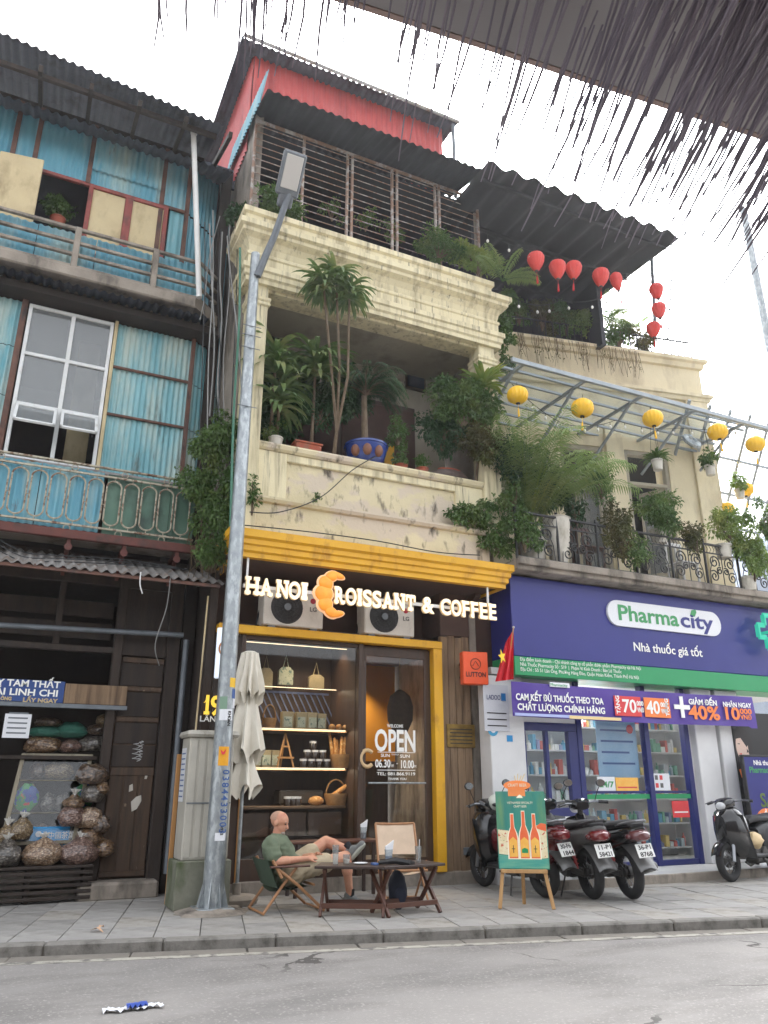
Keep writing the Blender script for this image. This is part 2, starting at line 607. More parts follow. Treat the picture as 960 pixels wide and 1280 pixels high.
M_blue = mat('blue_sheet', C(78, 142, 164), C(114, 172, 188), rough=.5, scale=1.1, stretch=(1, 1, .35), stain=C(168, 186, 178), sscale=(2.6, 2.6, .5), slo=.47, shi=.75, stain2=C(92, 82, 70), s2scale=(5, 5, 1.2), s2lo=.67, s2hi=.76, bump=.05)
M_blue2 = mat('blue_sheet_faded', C(86, 150, 162), C(140, 186, 192), rough=.5, scale=1.3, stretch=(1, 1, .3), stain=C(186, 196, 184), sscale=(3, 3, .6), slo=.45, shi=.7, stain2=C(84, 80, 66), s2scale=(4, 4, 1), s2lo=.6, s2hi=.76)
M_postbrown = mat('rusty_post', C(88, 62, 54), C(112, 78, 64), rough=.75, scale=6, stain=C(58, 48, 46), sscale=(8, 8, 3), slo=.5, shi=.7)
M_darkroof = mat('dark_roof_sheet', C(66, 70, 82), C(84, 88, 100), rough=.7, scale=1.5, stain=C(44, 42, 44), sscale=(2, 2, 2), slo=.5, shi=.7)
M_greysheet = mat('grey_sheet', C(128, 126, 124), C(156, 152, 148), rough=.6, scale=2.5, stain=C(104, 78, 54), sscale=(4, 4, 4), slo=.52, shi=.72, metal=.2)
M_whiteframe = mat('white_frame', C(222, 224, 224), C(206, 208, 206), rough=.4, scale=5, stain=C(150, 142, 130), sscale=(7, 7, 3), slo=.6, shi=.75)
M_redframe = mat('red_brown_frame', C(128, 56, 50), C(146, 70, 60), rough=.6, scale=6, stain=C(92, 52, 44), sscale=(8, 8, 4), slo=.5, shi=.7)
M_pale = mat('pale_board', C(206, 190, 150), C(190, 172, 134), rough=.7, scale=2.4, stain=C(150, 132, 98), sscale=(3, 3, 1.5), slo=.5, shi=.72)
M_concrete = mat('old_concrete', C(132, 124, 114), C(160, 150, 138), rough=.92, scale=3, bump=.35, bscale=35, stain=C(76, 70, 64), sscale=(3, 3, 1), slo=.48, shi=.68)
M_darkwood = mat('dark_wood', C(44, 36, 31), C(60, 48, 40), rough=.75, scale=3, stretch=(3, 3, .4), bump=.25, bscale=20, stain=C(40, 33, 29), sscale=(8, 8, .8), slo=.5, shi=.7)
M_doorwood = mat('door_wood', C(70, 54, 42), C(90, 70, 53), rough=.7, scale=3, stretch=(4, 4, .4), bump=.25, bscale=24, stain=C(56, 44, 36), sscale=(10, 10, .9), slo=.48, shi=.68, stain2=C(140, 122, 100), s2scale=(9, 9, 5), s2lo=.66, s2hi=.7)
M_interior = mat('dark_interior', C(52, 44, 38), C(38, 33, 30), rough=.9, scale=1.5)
M_rustbeam = mat('rust_red_beam', C(104, 58, 50), C(88, 50, 44), rough=.75, scale=5, stain=C(72, 50, 44), sscale=(6, 6, 6), slo=.5, shi=.68)
M_rail = mat('old_iron_rail', C(176, 172, 154), C(150, 140, 120), rough=.6, scale=9, stain=C(98, 66, 46), sscale=(12, 12, 12), slo=.5, shi=.64)
M_green = mat('green_board', C(78, 112, 96), C(92, 122, 104), rough=.6, scale=2, stain=C(58, 78, 68), sscale=(3, 3, 1.4), slo=.48, shi=.7)
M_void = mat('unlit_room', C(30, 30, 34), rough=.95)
M_glasswin = glass('window_glass', (.62, .66, .68, 1), refl=2.2, body=.2)  # pale body share stands in for the sky reflected in the panes
M_glass = glass('shop_glass', (.93, .94, .94, 1), refl=1.0)

M_cream = mat('cream_plaster', C(226, 216, 182), C(212, 201, 166), rough=.85, scale=1.4, bump=.15, bscale=26, stain=C(160, 148, 118), sscale=(7, 7, .6), slo=.48, shi=.76, stain2=C(92, 86, 76), s2scale=(13, 13, 1.1), s2lo=.57, s2hi=.76)
M_creamdirty = mat('cream_plaster_peeling', C(214, 202, 168), C(196, 184, 150), rough=.88, scale=1.4, bump=.3, bscale=22, stain=C(200, 186, 166), sscale=(1.6, 1.6, 2.4), slo=.49, shi=.55, stain2=C(88, 80, 70), s2scale=(6, 6, 2.6), s2lo=.55, s2hi=.7)
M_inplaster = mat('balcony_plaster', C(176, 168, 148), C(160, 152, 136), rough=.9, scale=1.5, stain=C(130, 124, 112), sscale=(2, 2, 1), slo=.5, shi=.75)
M_yellow = mat('yellow_paint', C(228, 174, 34), C(214, 158, 28), rough=.5, scale=2.4, stain=C(160, 108, 30), sscale=(4, 4, 2), slo=.56, shi=.78, bump=.06, bscale=40)
M_red = mat('red_sheet', C(198, 82, 78), C(182, 72, 70), rough=.5, scale=1.4, stain=C(150, 54, 52), sscale=(2, 2, .6), slo=.5, shi=.72)
M_rustbar = mat('rusty_grille', C(146, 118, 100), C(120, 92, 76), rough=.65, scale=9, stain=C(170, 164, 158), sscale=(9, 9, 9), slo=.46, shi=.6)
M_blackawn = mat('black_awning', C(42, 44, 50), C(54, 56, 62), rough=.75, scale=1.6)
M_cream2 = mat('ochre_plaster', C(226, 214, 182), C(212, 200, 168), rough=.88, scale=1.2, bump=.15, bscale=26, stain=C(184, 170, 142), sscale=(2.6, 2.6, .8), slo=.5, shi=.75)
M_steel = mat('grey_steel', C(118, 124, 130), C(98, 104, 110), rough=.5, scale=6, metal=.3)
M_galv = mat('galvanised_steel', C(158, 164, 166), C(134, 140, 144), rough=.42, metal=.55, scale=9, stain=C(176, 182, 184), sscale=(18, 18, 7), slo=.5, shi=.62, rvar=.12)
M_black = mat('black_iron', C(34, 34, 36), C(44, 43, 43), rough=.5, scale=8)
M_cable = mat('cable_grey', C(150, 150, 148), C(120, 120, 118), rough=.6, scale=4)
M_cabledark = mat('cable_dark', C(36, 38, 40), rough=.6)
M_white = mat('white_plastic', C(228, 228, 226), C(214, 214, 212), rough=.4, scale=4)
M_bark = mat('bark', C(120, 104, 84), C(92, 78, 62), rough=.9, scale=8, bump=.3)
M_leaf = mat('leaf_green', C(100, 126, 68), C(74, 104, 56), rough=.5, scale=3, spec=.4, leafy=.35, stain=C(124, 138, 74), sscale=(2.2, 2.2, 2.2), slo=.52, shi=.72)
M_leafd = mat('leaf_dark', C(66, 96, 60), C(50, 76, 50), rough=.5, scale=3, spec=.4, leafy=.35, stain=C(84, 108, 70), sscale=(2.2, 2.2, 2.2), slo=.52, shi=.72)
M_leafl = mat('leaf_light', C(132, 154, 78), C(104, 132, 66), rough=.5, scale=3, spec=.4, leafy=.35, stain=C(160, 166, 84), sscale=(2.2, 2.2, 2.2), slo=.52, shi=.72)
M_leafb = mat('leaf_brownish', C(96, 102, 58), C(78, 74, 50), rough=.6, scale=2, spec=.3, leafy=.35, stain=C(128, 116, 76), sscale=(2.2, 2.2, 2.2), slo=.52, shi=.72)
M_palm = mat('palm_green', C(118, 144, 82), C(142, 162, 98), rough=.45, scale=3, spec=.5, leafy=.35, stain=C(150, 160, 96), sscale=(2.2, 2.2, 2.2), slo=.52, shi=.72)
M_strap = mat('strap_leaf', C(80, 112, 68), C(128, 148, 92), rough=.42, scale=6, spec=.5, leafy=.35, stain=C(158, 158, 104), sscale=(2.2, 2.2, 2.2), slo=.52, shi=.72)
M_terra = mat('terracotta', C(168, 88, 62), C(146, 74, 54), rough=.8, scale=6, stain=C(120, 92, 76), sscale=(6, 6, 3), slo=.5, shi=.7)
M_potwhite = mat('pot_white', C(206, 202, 192), C(186, 180, 168), rough=.7, scale=4, stain=C(140, 132, 116), sscale=(5, 5, 2), slo=.5, shi=.72)
M_soil = mat('soil', C(62, 50, 40), rough=1)

# ================================================================ ground
KO, KA = V((.27, 8.16, 0)), -14.0
MK = TR(KO.x, KO.y, 0, rz=KA)            # x along the kerb, y towards the houses
mb = MB(); mb.box(-60, 60, -60, 60, -.6, -.2)
struct('ground', mb, M_earth)
mb = MB(); mb.box(-50, 50, -7.2, -.31, -.19, -.085, M=MK)
struct('road', mb, M_asphalt)
# painted edge line on the asphalt
a, b = G(-400, 1222, -.082), G(1500, 1142, -.082)
d = (b - a).normalized(); n = V((-d.y, d.x, 0))
mb = MB(); mb.add([a - n * .05, b - n * .05, b + n * .05, a + n * .05, a - n * .05 - V((0, 0, .002)), b - n * .05 - V((0, 0, .002)), b + n * .05 - V((0, 0, .002)), a + n * .05 - V((0, 0, .002))],
                  [(0, 1, 2, 3), (4, 7, 6, 5), (0, 4, 5, 1), (1, 5, 6, 2), (2, 6, 7, 3), (3, 7, 4, 0)])
struct('road_line', mb, M_line)
# gutter of concrete slabs
gut = struct('gutter', MB().box(-20, 30, -.31, 0, -.19, -.1, M=MK), M_mortar)
slab = MB().box(0, .985, 0, .3, -.02, .012, .006).mesh('gutter_slab', M_gutter)
for i in range(-3, 15):
    o = obj('gutter_slab', slab, None, gut)
    o.matrix_world = MK @ TR(i + .1 + random.uniform(-.01, .01), -.305, -.096, rz=random.uniform(-.2, .2))
# kerb stones
kb = struct('kerb', MB().box(-20, 30, .01, .13, -.19, -.02, M=MK), M_mortar)
stones = [MB().box(0, .99, 0, .14, -.16, .0, .016).mesh('kerb_stone', M_kerb)]
for i in range(-3, 15):
    o = obj('kerb_stone', stones[0], None, kb)
    o.matrix_world = MK @ TR(i + .35, -.005 + random.uniform(-.004, .004), .008 + random.uniform(-.004, .004), rx=random.uniform(-.6, .6))
# pavement: base and single tiles
pav = struct('pavement', MB().box(-20, 30, .14, 9, -.19, -.03, M=MK), M_mortar)
TW, TD = .415, .62
tm = [MB().box(.004, TW - .004, .004, TD - .004, -.05, .0, .004).mesh('tile', m_) for m_ in (M_tile, M_tile2, M_tile3)]
for i in range(-6, 40):
    for j in range(0, 8):
        p = MK @ V((i * TW, .15 + j * TD, 0))
        if p.x < -1.8 or p.x > 14 or p.y > 11.6 or p.y > 10.7 and p.x > 2.6 or (p.x > 7.4 and p.y > 9.6): continue
        o = obj('tile', random.choice((tm[0], tm[0], tm[1], tm[2])), None, pav)
        o.matrix_world = MK @ TR(i * TW, .15 + j * TD, random.uniform(-.004, .003), rx=random.uniform(-.35, .35), ry=random.uniform(-.35, .35))
# ================================================================ left shop house with blue sheet cladding
def rect(px0, py0, px1, py1, Y):
    a, b = A(px0, py0, Y), A(px1, py1, Y)
    return min(a.x, b.x), max(a.x, b.x), min(a.z, b.z), max(a.z, b.z)

def part(name, m, parent, *boxes, b=.006, smooth=False, **k):
    for bx in boxes: o = obj(name, MB().box(*bx, b), m, parent, smooth, **k)
    return o

LH = thing('shop_house', 'old shop house clad in faded blue corrugated sheet with a dark open ground floor', 'house', (.6, 11.3, 0))
LY = 10.9
# shell
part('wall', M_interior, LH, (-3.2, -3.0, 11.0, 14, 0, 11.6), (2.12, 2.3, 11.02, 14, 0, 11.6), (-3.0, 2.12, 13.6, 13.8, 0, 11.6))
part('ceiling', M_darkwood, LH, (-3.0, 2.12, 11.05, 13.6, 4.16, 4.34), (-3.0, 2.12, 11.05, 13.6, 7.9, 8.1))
part('floor', M_concrete, LH, (-3.0, 2.1, 11.0, 13.6, -.02, .1))
# ground floor timber front
part('door_step', M_concrete, LH, (1.1, 2.05, 10.72, 11.1, -.02, .19), b=.03)
part('post', M_darkwood, LH, (1.22, 1.34, 11.0, 11.15, .1, 4.16), b=.012)
part('post', M_darkwood, LH, (1.93, 2.1, 10.98, 11.16, .1, 4.16), b=.012)
door = thing_door = part('door', M_doorwood, LH, (1.35, 1.92, 11.08, 11.12, .2, 2.95))
for i, (z0, z1) in enumerate(((.22, .28), (1.42, 1.52), (2.1, 2.16), (2.5, 2.56), (2.88, 2.95))):
    part('door_rail', M_doorwood, door, (1.36, 1.915, 11.05, 11.085, z0, z1))
for x0, x1 in ((1.36, 1.53), (1.55, 1.72), (1.74, 1.91)):
    part('door_plank', M_doorwood, door, (x0, x1, 11.062, 11.082, .28, 1.42), b=.005)
for z0, z1 in ((1.53, 1.8), (1.82, 2.09), (2.17, 2.49), (2.57, 2.87)):
    part('door_plank', M_darkwood, door, (1.36, 1.91, 11.064, 11.083, z0, z1), b=.005)
for pl_, x_, z_ in (([(0, 0), (.06, .03), (.11, .13), (.1, .2), (.04, .18), (-.02, .12)], 1.68, .98), ([(0, 0), (.05, .02), (.04, .1), (0, .08)], 1.62, 1.22), ([(0, 0), (.03, .0), (.05, .12), (.02, .13)], 1.8, 1.38)):
    obj('torn_paper', MB().prism(pl_, 0, .004, TR(x_, 11.055, z_)), M_potwhite, door)
q = MB()
q.tube([(1.68 + .05 * math.sin(k * 1.3) + .03 * math.sin(k * 3.7), 11.058, 1.6 + .012 * k) for k in range(22)], .0035, 4)
q.tube([(1.72 + .03 * math.sin(k * 1.9), 11.058, 1.86 - .012 * k) for k in range(20)], .003, 4)
obj('chalk_scribble', q, M_whiteframe, door)
part('transom', M_darkwood, LH, (-3.0, 1.22, 11.02, 11.12, 2.98, 3.06), (-3.0, 2.0, 11.02, 11.12, 3.9, 4.14), (1.34, 1.93, 11.05, 11.1, 2.97, 3.9), (.45, .53, 11.03, 11.1, 3.06, 3.9))
a, b = A(-40, 779, 10.85), A(229, 794, 10.85)
q = MB(); q.tube([a, b], .035, 10); obj('shutter_rail', q, M_steel, LH, True)
for zz in (3.2, 3.5):
    part('shutter_board', M_darkwood, LH, (-3.0, 1.2, 11.3, 11.33, zz, zz + .22))
# awning of corrugated sheet over the pavement
zA = A(0, 700, 10.0).z
aw0, aw1 = A(-220, 676, 10.0), A(281, 724, 10.0)
q = MB(); q.corrugated((aw0.x, 10.0, zA), (aw1.x, 10.0, zA), (aw0.x, 10.95, zA + .40), .125, .022, sag=.008)
obj('awning_sheet', q, M_greysheet, LH, True, recalc=False)
q = MB(); q.bar((aw0.x, 10.04, zA - .03), (aw1.x - .05, 10.04, zA - .03), .04)
for x in (-1.2, .1, 1.2, 2.1): q.bar((x, 10.05, zA - .02), (x, 10.95, zA + .32), .045)
obj('awning_frame', q, M_postbrown, LH)
# first floor: slab edge, beam, brackets
zb = A(120, 668, 10.45).z
part('floor_beam', M_rustbeam, LH, (-3.0, 2.1, 10.43, 10.5, zb - .1, zb + .02), b=.01)
part('balcony_floor', M_concrete, LH, (-3.0, 2.1, 10.5, 11.0, zb - .05, zb + .03))
for x in (.45, 1.15, 1.85):
    q = MB(); q.bar((x, 10.48, zb - .12), (x, 11.0, zb - .12), .05, .07); q.tube([(x, 10.47, zb - .2), (x, 10.5, zb - .2)], .05, 10); q.bar((x, 10.5, zb - .14), (x, 11.0, zb - .45), .045)
    obj('bracket', q, M_rustbeam, LH)
# railing with oval loops
zr = A(120, 590, 10.5).z
rail = obj('railing', MB().box(-3, 2.05, 10.475, 10.505, zb + .09, zb + .115).box(-3, 2.05, 10.475, 10.505, zr - .06, zr - .035).box(-3, 2.05, 10.47, 10.51, zr + .06, zr + .09, .008), M_rail, LH)
H_ = (zr - .06) - (zb + .115)
pitch = .235
lo = []
for k in range(28):
    t = 2 * math.pi * k / 28
    x = .098 * math.cos(t); z = math.sin(t)
    lo.append((x, 0, H_ * .5 + (.098 * z + (H_ * .5 - .14) * (1 if z > 0 else -1) if abs(z) > 1e-6 else 0)))
loop = MB().tube(lo, .0125, 6, closed=True)
loop.tube([(0, 0, 0), (0, 0, .05)], .007, 5); loop.tube([(0, 0, H_ - .05), (0, 0, H_)], .007, 5)
loop.tube([(.098, 0, H_ * .5 - .03), (.137, 0, H_ * .5 - .03)], .006, 5)
loopm = loop.mesh('oval_loop', M_rail, True)
ring = MB().tube([(.042 * math.cos(t), 0, .042 * math.sin(t)) for t in [2 * math.pi * k / 14 for k in range(14)]], .007, 6, closed=True).mesh('ring', M_rail, True)
for i in range(13):
    o = obj('oval_loop', loopm, None, rail); o.matrix_world = TR(-.95 + i * pitch, 10.49, zb + .115)
for i, x in enumerate((-.5, .4, 1.05, 1.62)):
    o = obj('ring', ring, None, rail); o.matrix_world = TR(x, 10.49, zr + .01)
    o = obj('ring', ring, None, rail); o.matrix_world = TR(x, 10.49, zb + .05)
for i in range(4):
    q = MB().corrugated((-2.4 + i * .8, 10.56, zb + .06), (-1.61 + i * .8, 10.56, zb + .06), (-2.4 + i * .8, 10.56, zr + .03), .088, .014, sag=.006)
    obj('blue_panel', q, M_blue, LH, True, recalc=False)
part('green_board', M_green, LH, (.84, 1.28, 10.55, 10.565, zb + .05, zr + .02), (1.285, 1.7, 10.553, 10.568, zb + .05, zr + .02), (1.705, 2.05, 10.55, 10.565, zb + .05, zr + .02), b=.003)
# first floor wall: window and panels
zs = A(115, 590, LY).z; zt = A(141, 405, LY).z
part('sill', M_greysheet, LH, (-3, 2.05, 10.78, 10.98, zs - .06, zs), b=.01)
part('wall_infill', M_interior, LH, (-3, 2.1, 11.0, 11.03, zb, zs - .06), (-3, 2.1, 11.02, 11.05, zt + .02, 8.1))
def whitewin():
    x0, x1 = A(22, 500, LY).x - .06, A(130, 500, LY).x
    xm = (x0 + x1) / 2 + .02
    w = obj('window', MB().box(x0, x0 + .05, LY - .05, LY + .03, zs, zt, .006).box(x1 - .05, x1, LY - .05, LY + .03, zs, zt, .006).box(x0, x1, LY - .048, LY + .028, zt - .05, zt, .006)
            .box(x0, x1, LY - .048, LY + .028, zs, zs + .05, .006).box(xm - .028, xm + .028, LY - .045, LY + .025, zs, zt, .005), M_whiteframe, LH, label='white framed window with open awning sashes at the bottom')
    h = zt - zs
    z1, z2 = zs + h * .345, zs + h * .67
    for z in (z1, z2):
        obj('window_bar', MB().box(x0 + .05, x1 - .05, LY - .042, LY + .02, z - .025, z + .025, .005), M_whiteframe, w)
    for a, b in ((x0 + .05, xm - .028), (xm + .028, x1 - .05)):
        for c, d in ((z1 + .025, z2 - .025), (z2 + .025, zt - .05)):
            obj('pane', MB().box(a, b, LY - .012, LY - .006, c, d), M_glasswin, w)
        # tilted sash, hinged at the top
        Ms = TR(0, LY - .05, z1 - .03, rx=-42)
        hh = (z1 - zs) * .62
        s = MB().box(a, b, -.02, .015, -.04, 0, .004, Ms).box(a, b, -.02, .015, -hh, -hh + .04, .004, Ms).box(a, a + .04, -.02, .015, -hh, 0, .004, Ms).box(b - .04, b, -.02, .015, -hh, 0, .004, Ms)
        so = obj('sash', s, M_whiteframe, w)
        obj('pane', MB().box(a + .03, b - .03, -.004, .002, -hh + .03, -.03, 0, Ms), M_glasswin, w)
    part('curtain', M_pale, LH, (x1 - .42, x1 - .1, 11.6, 11.62, zs, zt))
    return x0, x1
wx0, wx1 = whitewin()
part('post', M_pale, LH, (wx1 + .01, wx1 + .06, LY - .06, LY + .04, zs, zt + .04))
part('post', M_postbrown, LH, (wx0 - .1, wx0 - .02, LY - .06, LY + .04, zs, zt + .04), label='orange rusty post left of the white window')
xp = A(237, 480, LY).x
xe = 2.42
hz = zt - zs
bands = [(zs + .0, zs + hz * .38), (zs + hz * .385, zs + hz * .70), (zs + hz * .705, zt + .02)]
for i, (c, d) in enumerate(bands):
    q = MB().corrugated((wx1 + .06, LY, c), (xp - .03, LY, c), (wx1 + .06, LY, d), .079, .013, sag=.004)
    obj('blue_panel', q, M_blue2, LH, True, recalc=False)
    q = MB().corrugated((xp + .03, LY, c), (xe, LY + .35, c), (xp + .03, LY, d), .079, .013)
    obj('blue_panel', q, M_blue2, LH, True, recalc=False)
    q = MB().corrugated((wx0 - .7, LY, c), (wx0 - .1, LY, c), (wx0 - .7, LY, d), .079, .013)
    obj('blue_panel', q, M_blue2, LH, True, recalc=False)
    if i < 2:
        part('cladding_bar', M_postbrown, LH, (wx1 + .06, xp, LY - .05, LY - .015, d - .02, d + .02))
part('post', M_postbrown, LH, (xp - .03, xp + .03, LY - .07, LY + .02, zs, zt + .04))
part('post', M_steel, LH, (xe, xe + .07, LY + .3, LY + .4, zb, zt + .2))
# small awning and ledge of the second floor
z2 = A(120, 345, 10.5).z
part('ledge', M_concrete, LH, (-3.0, 1.78, 10.42, 11.02, z2 - .16, z2 + .02), b=.02)
q = MB(); q.prism([(1.78, 10.42), (2.2, 10.8), (2.2, 11.02), (1.78, 11.02)], z2 - .16, z2 + .02, Matrix(((1, 0, 0, 0), (0, 0, 1, 0), (0, 1, 0, 0), (0, 0, 0, 1))))
obj('ledge_corner', q, M_concrete, LH)
q = MB().corrugated((-3, 10.4, z2 - .3), (2.0, 10.4, z2 - .3), (-3, 10.98, z2 - .12), .12, .02, sag=.008)
obj('awning_sheet', q, M_darkroof, LH, True, recalc=False)
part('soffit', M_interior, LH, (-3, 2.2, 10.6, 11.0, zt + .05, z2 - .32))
# second floor balcony rails
zt2 = A(120, 293, 10.5).z
for f_ in (0.06, .36, .66, 1.0):
    z = z2 + .02 + (zt2 - z2 - .02) * f_ if f_ > .1 else z2 + .06
    q = MB().box(-3.0, 1.8, 10.47, 10.53, z - .028, z + .022, .008).bar((1.8, 10.5, z), (2.15, 10.82, z), .05, .055, .008)
    obj('balcony_rail', q, M_concrete, LH)
for px in (92, 194):
    x = A(px, 330, 10.5).x
    part('baluster', M_concrete, LH, (x - .045, x + .045, 10.455, 10.545, z2 + .02, zt2 + .02), b=.01)
for i in range(5):
    q = MB().corrugated((-2.2 + i * .82, 10.62, z2 + .02), (-1.39 + i * .82, 10.62, z2 + .02), (-2.2 + i * .82, 10.62, zt2), .1, .014, sag=.006)
    obj('blue_panel', q, M_blue, LH, True, recalc=False)
# second floor wall
zw = A(120, 168, LY).z + .1
zl = zt2 - .15
zmid = A(150, 243, LY).z
x_a, x_b = A(105, 275, LY).x, A(206, 300, LY).x
q = MB()
win = obj('window', MB().box(x_a, x_a + .07, LY - .06, LY + .02, zl, zmid, .006).box(x_b - .07, x_b, LY - .06, LY + .02, zl, zmid, .006).box(x_a, x_b, LY - .058, LY + .018, zmid - .07, zmid, .006).box(x_a, x_b, LY - .058, LY + .018, zl, zl + .06, .006)
          .box((x_a + x_b) / 2 - .06, (x_a + x_b) / 2 + .06, LY - .055, LY + .015, zl, zmid, .006), M_redframe, LH, label='red framed window with two pale boarded panes')
for a, b in ((x_a + .07, (x_a + x_b) / 2 - .06), ((x_a + x_b) / 2 + .06, x_b - .07)):
    obj('pane', MB().box(a, b, LY - .03, LY - .015, zl + .06, zmid - .07, .003), M_pale, win)
sx0, sx1 = A(-8, 240, LY).x, A(50, 240, LY).x
q = MB().box(0, sx1 - sx0, -.02, .02, 0, zmid - zl, .008, TR(sx0, LY - .16, zl, rz=-8))
obj('shutter', q, M_pale, LH, label='pale board shutter standing open')
part('window_surround', M_redframe, LH, (sx0 - .1, x_a, LY - .04, LY + .02, zmid - .04, zmid + .02))
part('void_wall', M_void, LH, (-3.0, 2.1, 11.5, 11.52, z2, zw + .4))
xs_ = [A(p, 200, LY).x for p in (-60, 14, 43, 114, 208, 240)]
for i in range(5):
    q = MB().corrugated((xs_[i] + .03, LY, zmid + .03), (xs_[i + 1] - .03, LY, zmid + .03), (xs_[i] + .03, LY, zw), .085, .014, sag=.005)
    obj('blue_panel', q, M_blue, LH, True, recalc=False)
    part('post', M_postbrown, LH, (xs_[i + 1] - .035, xs_[i + 1] + .035, LY - .05, LY + .03, zl if i in (3, 4, 0) else zmid, zw + .05))
q = MB().corrugated((x_b + .03, LY, zl), (xs_[5] - .03, LY, zl), (x_b + .03, LY, zmid), .085, .014); obj('blue_panel', q, M_blue2, LH, True, recalc=False)
q = MB().corrugated((xs_[3] + .03, LY - .03, zmid + .3), (xs_[4] - .03, LY - .03, zmid + .3), (xs_[3] + .03, LY - .03, zw), .085, .014); obj('blue_panel', q, M_blue, LH, True, recalc=False)
part('cladding_bar', M_postbrown, LH, (xs_[4], xs_[5], LY - .05, LY - .01, zmid - .03, zmid + .03))
xq = 2.16
for c, d in ((z2, zmid - .02), (zmid + .02, zw)):
    q = MB().corrugated((xs_[5] + .03, LY, c), (xq, LY + .42, c), (xs_[5] + .03, LY, d), .085, .014); obj('blue_panel', q, M_blue, LH, True, recalc=False)
q = MB().corrugated((2.2, LY + .45, z2 - .6), (2.5, LY + .6, z2 - .6), (2.2, LY + .45, zw - .4), .085, .014); obj('blue_panel', q, M_blue, LH, True, recalc=False)
part('post', M_postbrown, LH, (xq, xq + .06, LY + .4, LY + .46, z2, zw))
# roof: two layers of sheet on rafters, seen from below
e0, e1 = A(-120, -10, 9.9), A(276, 156, 9.9)
q = MB().corrugated((e0.x, 9.9, e0.z), (e1.x + .05, 9.9, e1.z), (e0.x, 13.2, e0.z + 1.25), .13, .02)
obj('roof_sheet', q, M_darkroof, LH, True, recalc=False)
f0, f1 = A(-120, 78, 10.35), A(292, 216, 10.35)
q = MB().corrugated((f0.x, 10.35, f0.z), (f1.x, 10.35, f1.z), (f0.x, 11.3, f0.z + .5), .13, .022)
obj('eave_sheet', q, M_darkroof, LH, True, recalc=False)
q = MB()
for k in range(6):
    x = -1.6 + k * .72
    q.bar((x, 10.0, e1.z - .08 + .05), (x, 13, e1.z + 1.05), .06, .1)
q.bar((e0.x, 10.2, e1.z + .02), (e1.x, 10.2, e1.z + .02), .06, .08); q.bar((e0.x, 11.2, e1.z + .38), (e1.x, 11.2, e1.z + .38), .06, .08)
obj('rafters', q, M_darkwood, LH)
part('attic_wall', M_darkroof, LH, (-3, 2.4, 11.25, 11.3, zw, e1.z + .45))
# white downpipe
q = MB(); p0, p1 = A(242, 170, 10.38), A(249, 372, 10.38)
q.tube([p0 + V((.0, .0, .1)), p0, p0.lerp(p1, .5), p1], [.045, .045, .045, .045], 12); q.tube([p0 + V((.0, 0, .04)), p0 + V((.0, 0, .14))], .055, 12)
tag(obj('downpipe', q, M_white, None, True), 'white plastic drainpipe standing in front of the blue upper storey', 'pipe')
q = MB(); p0, p1 = A(233, 800, 10.9), A(208, 1092, 10.9)
q.tube([p0, p1], .04, 10); tag(obj('conduit_pipe', q, M_steel, None, True), 'grey conduit pipe beside the old wooden door', 'pipe')
# ================================================================ cafe house (cream and yellow)
M_brownwall = mat('brown_wall', C(70, 52, 44), C(84, 62, 52), rough=.8, scale=2)
M_plank = mat('weathered_plank', C(118, 96, 74), C(142, 118, 92), rough=.8, scale=2.5, stretch=(5, 5, .5), bump=.3, bscale=26, stain=C(84, 66, 50), sscale=(14, 14, .9), slo=.48, shi=.68, stain2=C(62, 48, 38), s2scale=(10, 10, 9), s2lo=.68, s2hi=.74)
M_shopwood = mat('shop_wood', C(74, 54, 40), C(58, 43, 34), rough=.5, scale=3, stretch=(4, 4, .5))
M_shelf = mat('shelf_wood', C(120, 92, 66), C(100, 76, 54), rough=.5, scale=4, stretch=(.4, 3, 3))
M_led = mat('led_strip', C(255, 230, 190), emit=(1, .76, .46, 1), es=.45)
M_spot = mat('downlight', C(255, 240, 220), emit=(1, .9, .75, 1), es=3.0)
M_signlit = mat('lit_letter', C(255, 238, 205), emit=(1, .74, .42, 1), es=.13, rough=.4)
M_signside = mat('letter_side', C(210, 190, 150), emit=(1, .6, .25, 1), es=.06)
M_crois = mat('lit_croissant', C(226, 130, 30), C(240, 156, 50), scale=8, emit=(1, .36, .04, 1), es=.07, rough=.4)
M_croisrim = mat('croissant_rim', C(236, 190, 140), emit=(1, .5, .3, 1), es=.10)
M_inyellow = mat('inner_yellow_wall', C(214, 150, 40), C(200, 134, 34), rough=.7, scale=2)
M_acwhite = mat('ac_casing', C(212, 206, 196), C(198, 192, 182), rough=.5, scale=5, stain=C(166, 158, 146), sscale=(4, 4, 2), slo=.55, shi=.75)
M_acdark = mat('ac_grille', C(40, 40, 42), rough=.6)
M_textwhite = mat('white_print', C(240, 240, 236), rough=.6)
M_textdark = mat('dark_print', C(40, 36, 36), rough=.6)

CH = thing('shop_house', 'cream balconied shop house with yellow cornice and red sheet attic above the cafe', 'house', (4.5, 10.6, 0))
CF = 10.3
X0, X1 = 2.42, 6.75
# side walls and inner volumes
part('side_wall', M_concrete, CH, (X0 - .02, X0 + .12, 10.0, 14, 4.2, 12.2), b=.01)
part('side_wall', M_concrete, CH, (6.45, 6.58, 10.36, 14, 0, 4.12), (6.66, 6.78, 10.05, 14, 4.2, 12.0), b=.01)
part('gap_wall', M_brownwall, CH, (6.40, 6.95, 10.4, 10.5, 0, 4.17), b=0)
part('side_wall', M_darkwood, CH, (2.32, 2.44, 10.36, 14, 0, 4.12), b=.01)
part('ground_floor_slab', M_concrete, CH, (2.44, 6.45, 10.27, 14, -.03, .17), b=.015)
part('upper_floor_slab', M_brownwall, CH, (2.4, 6.72, 9.76, 14, 4.18, 4.48))
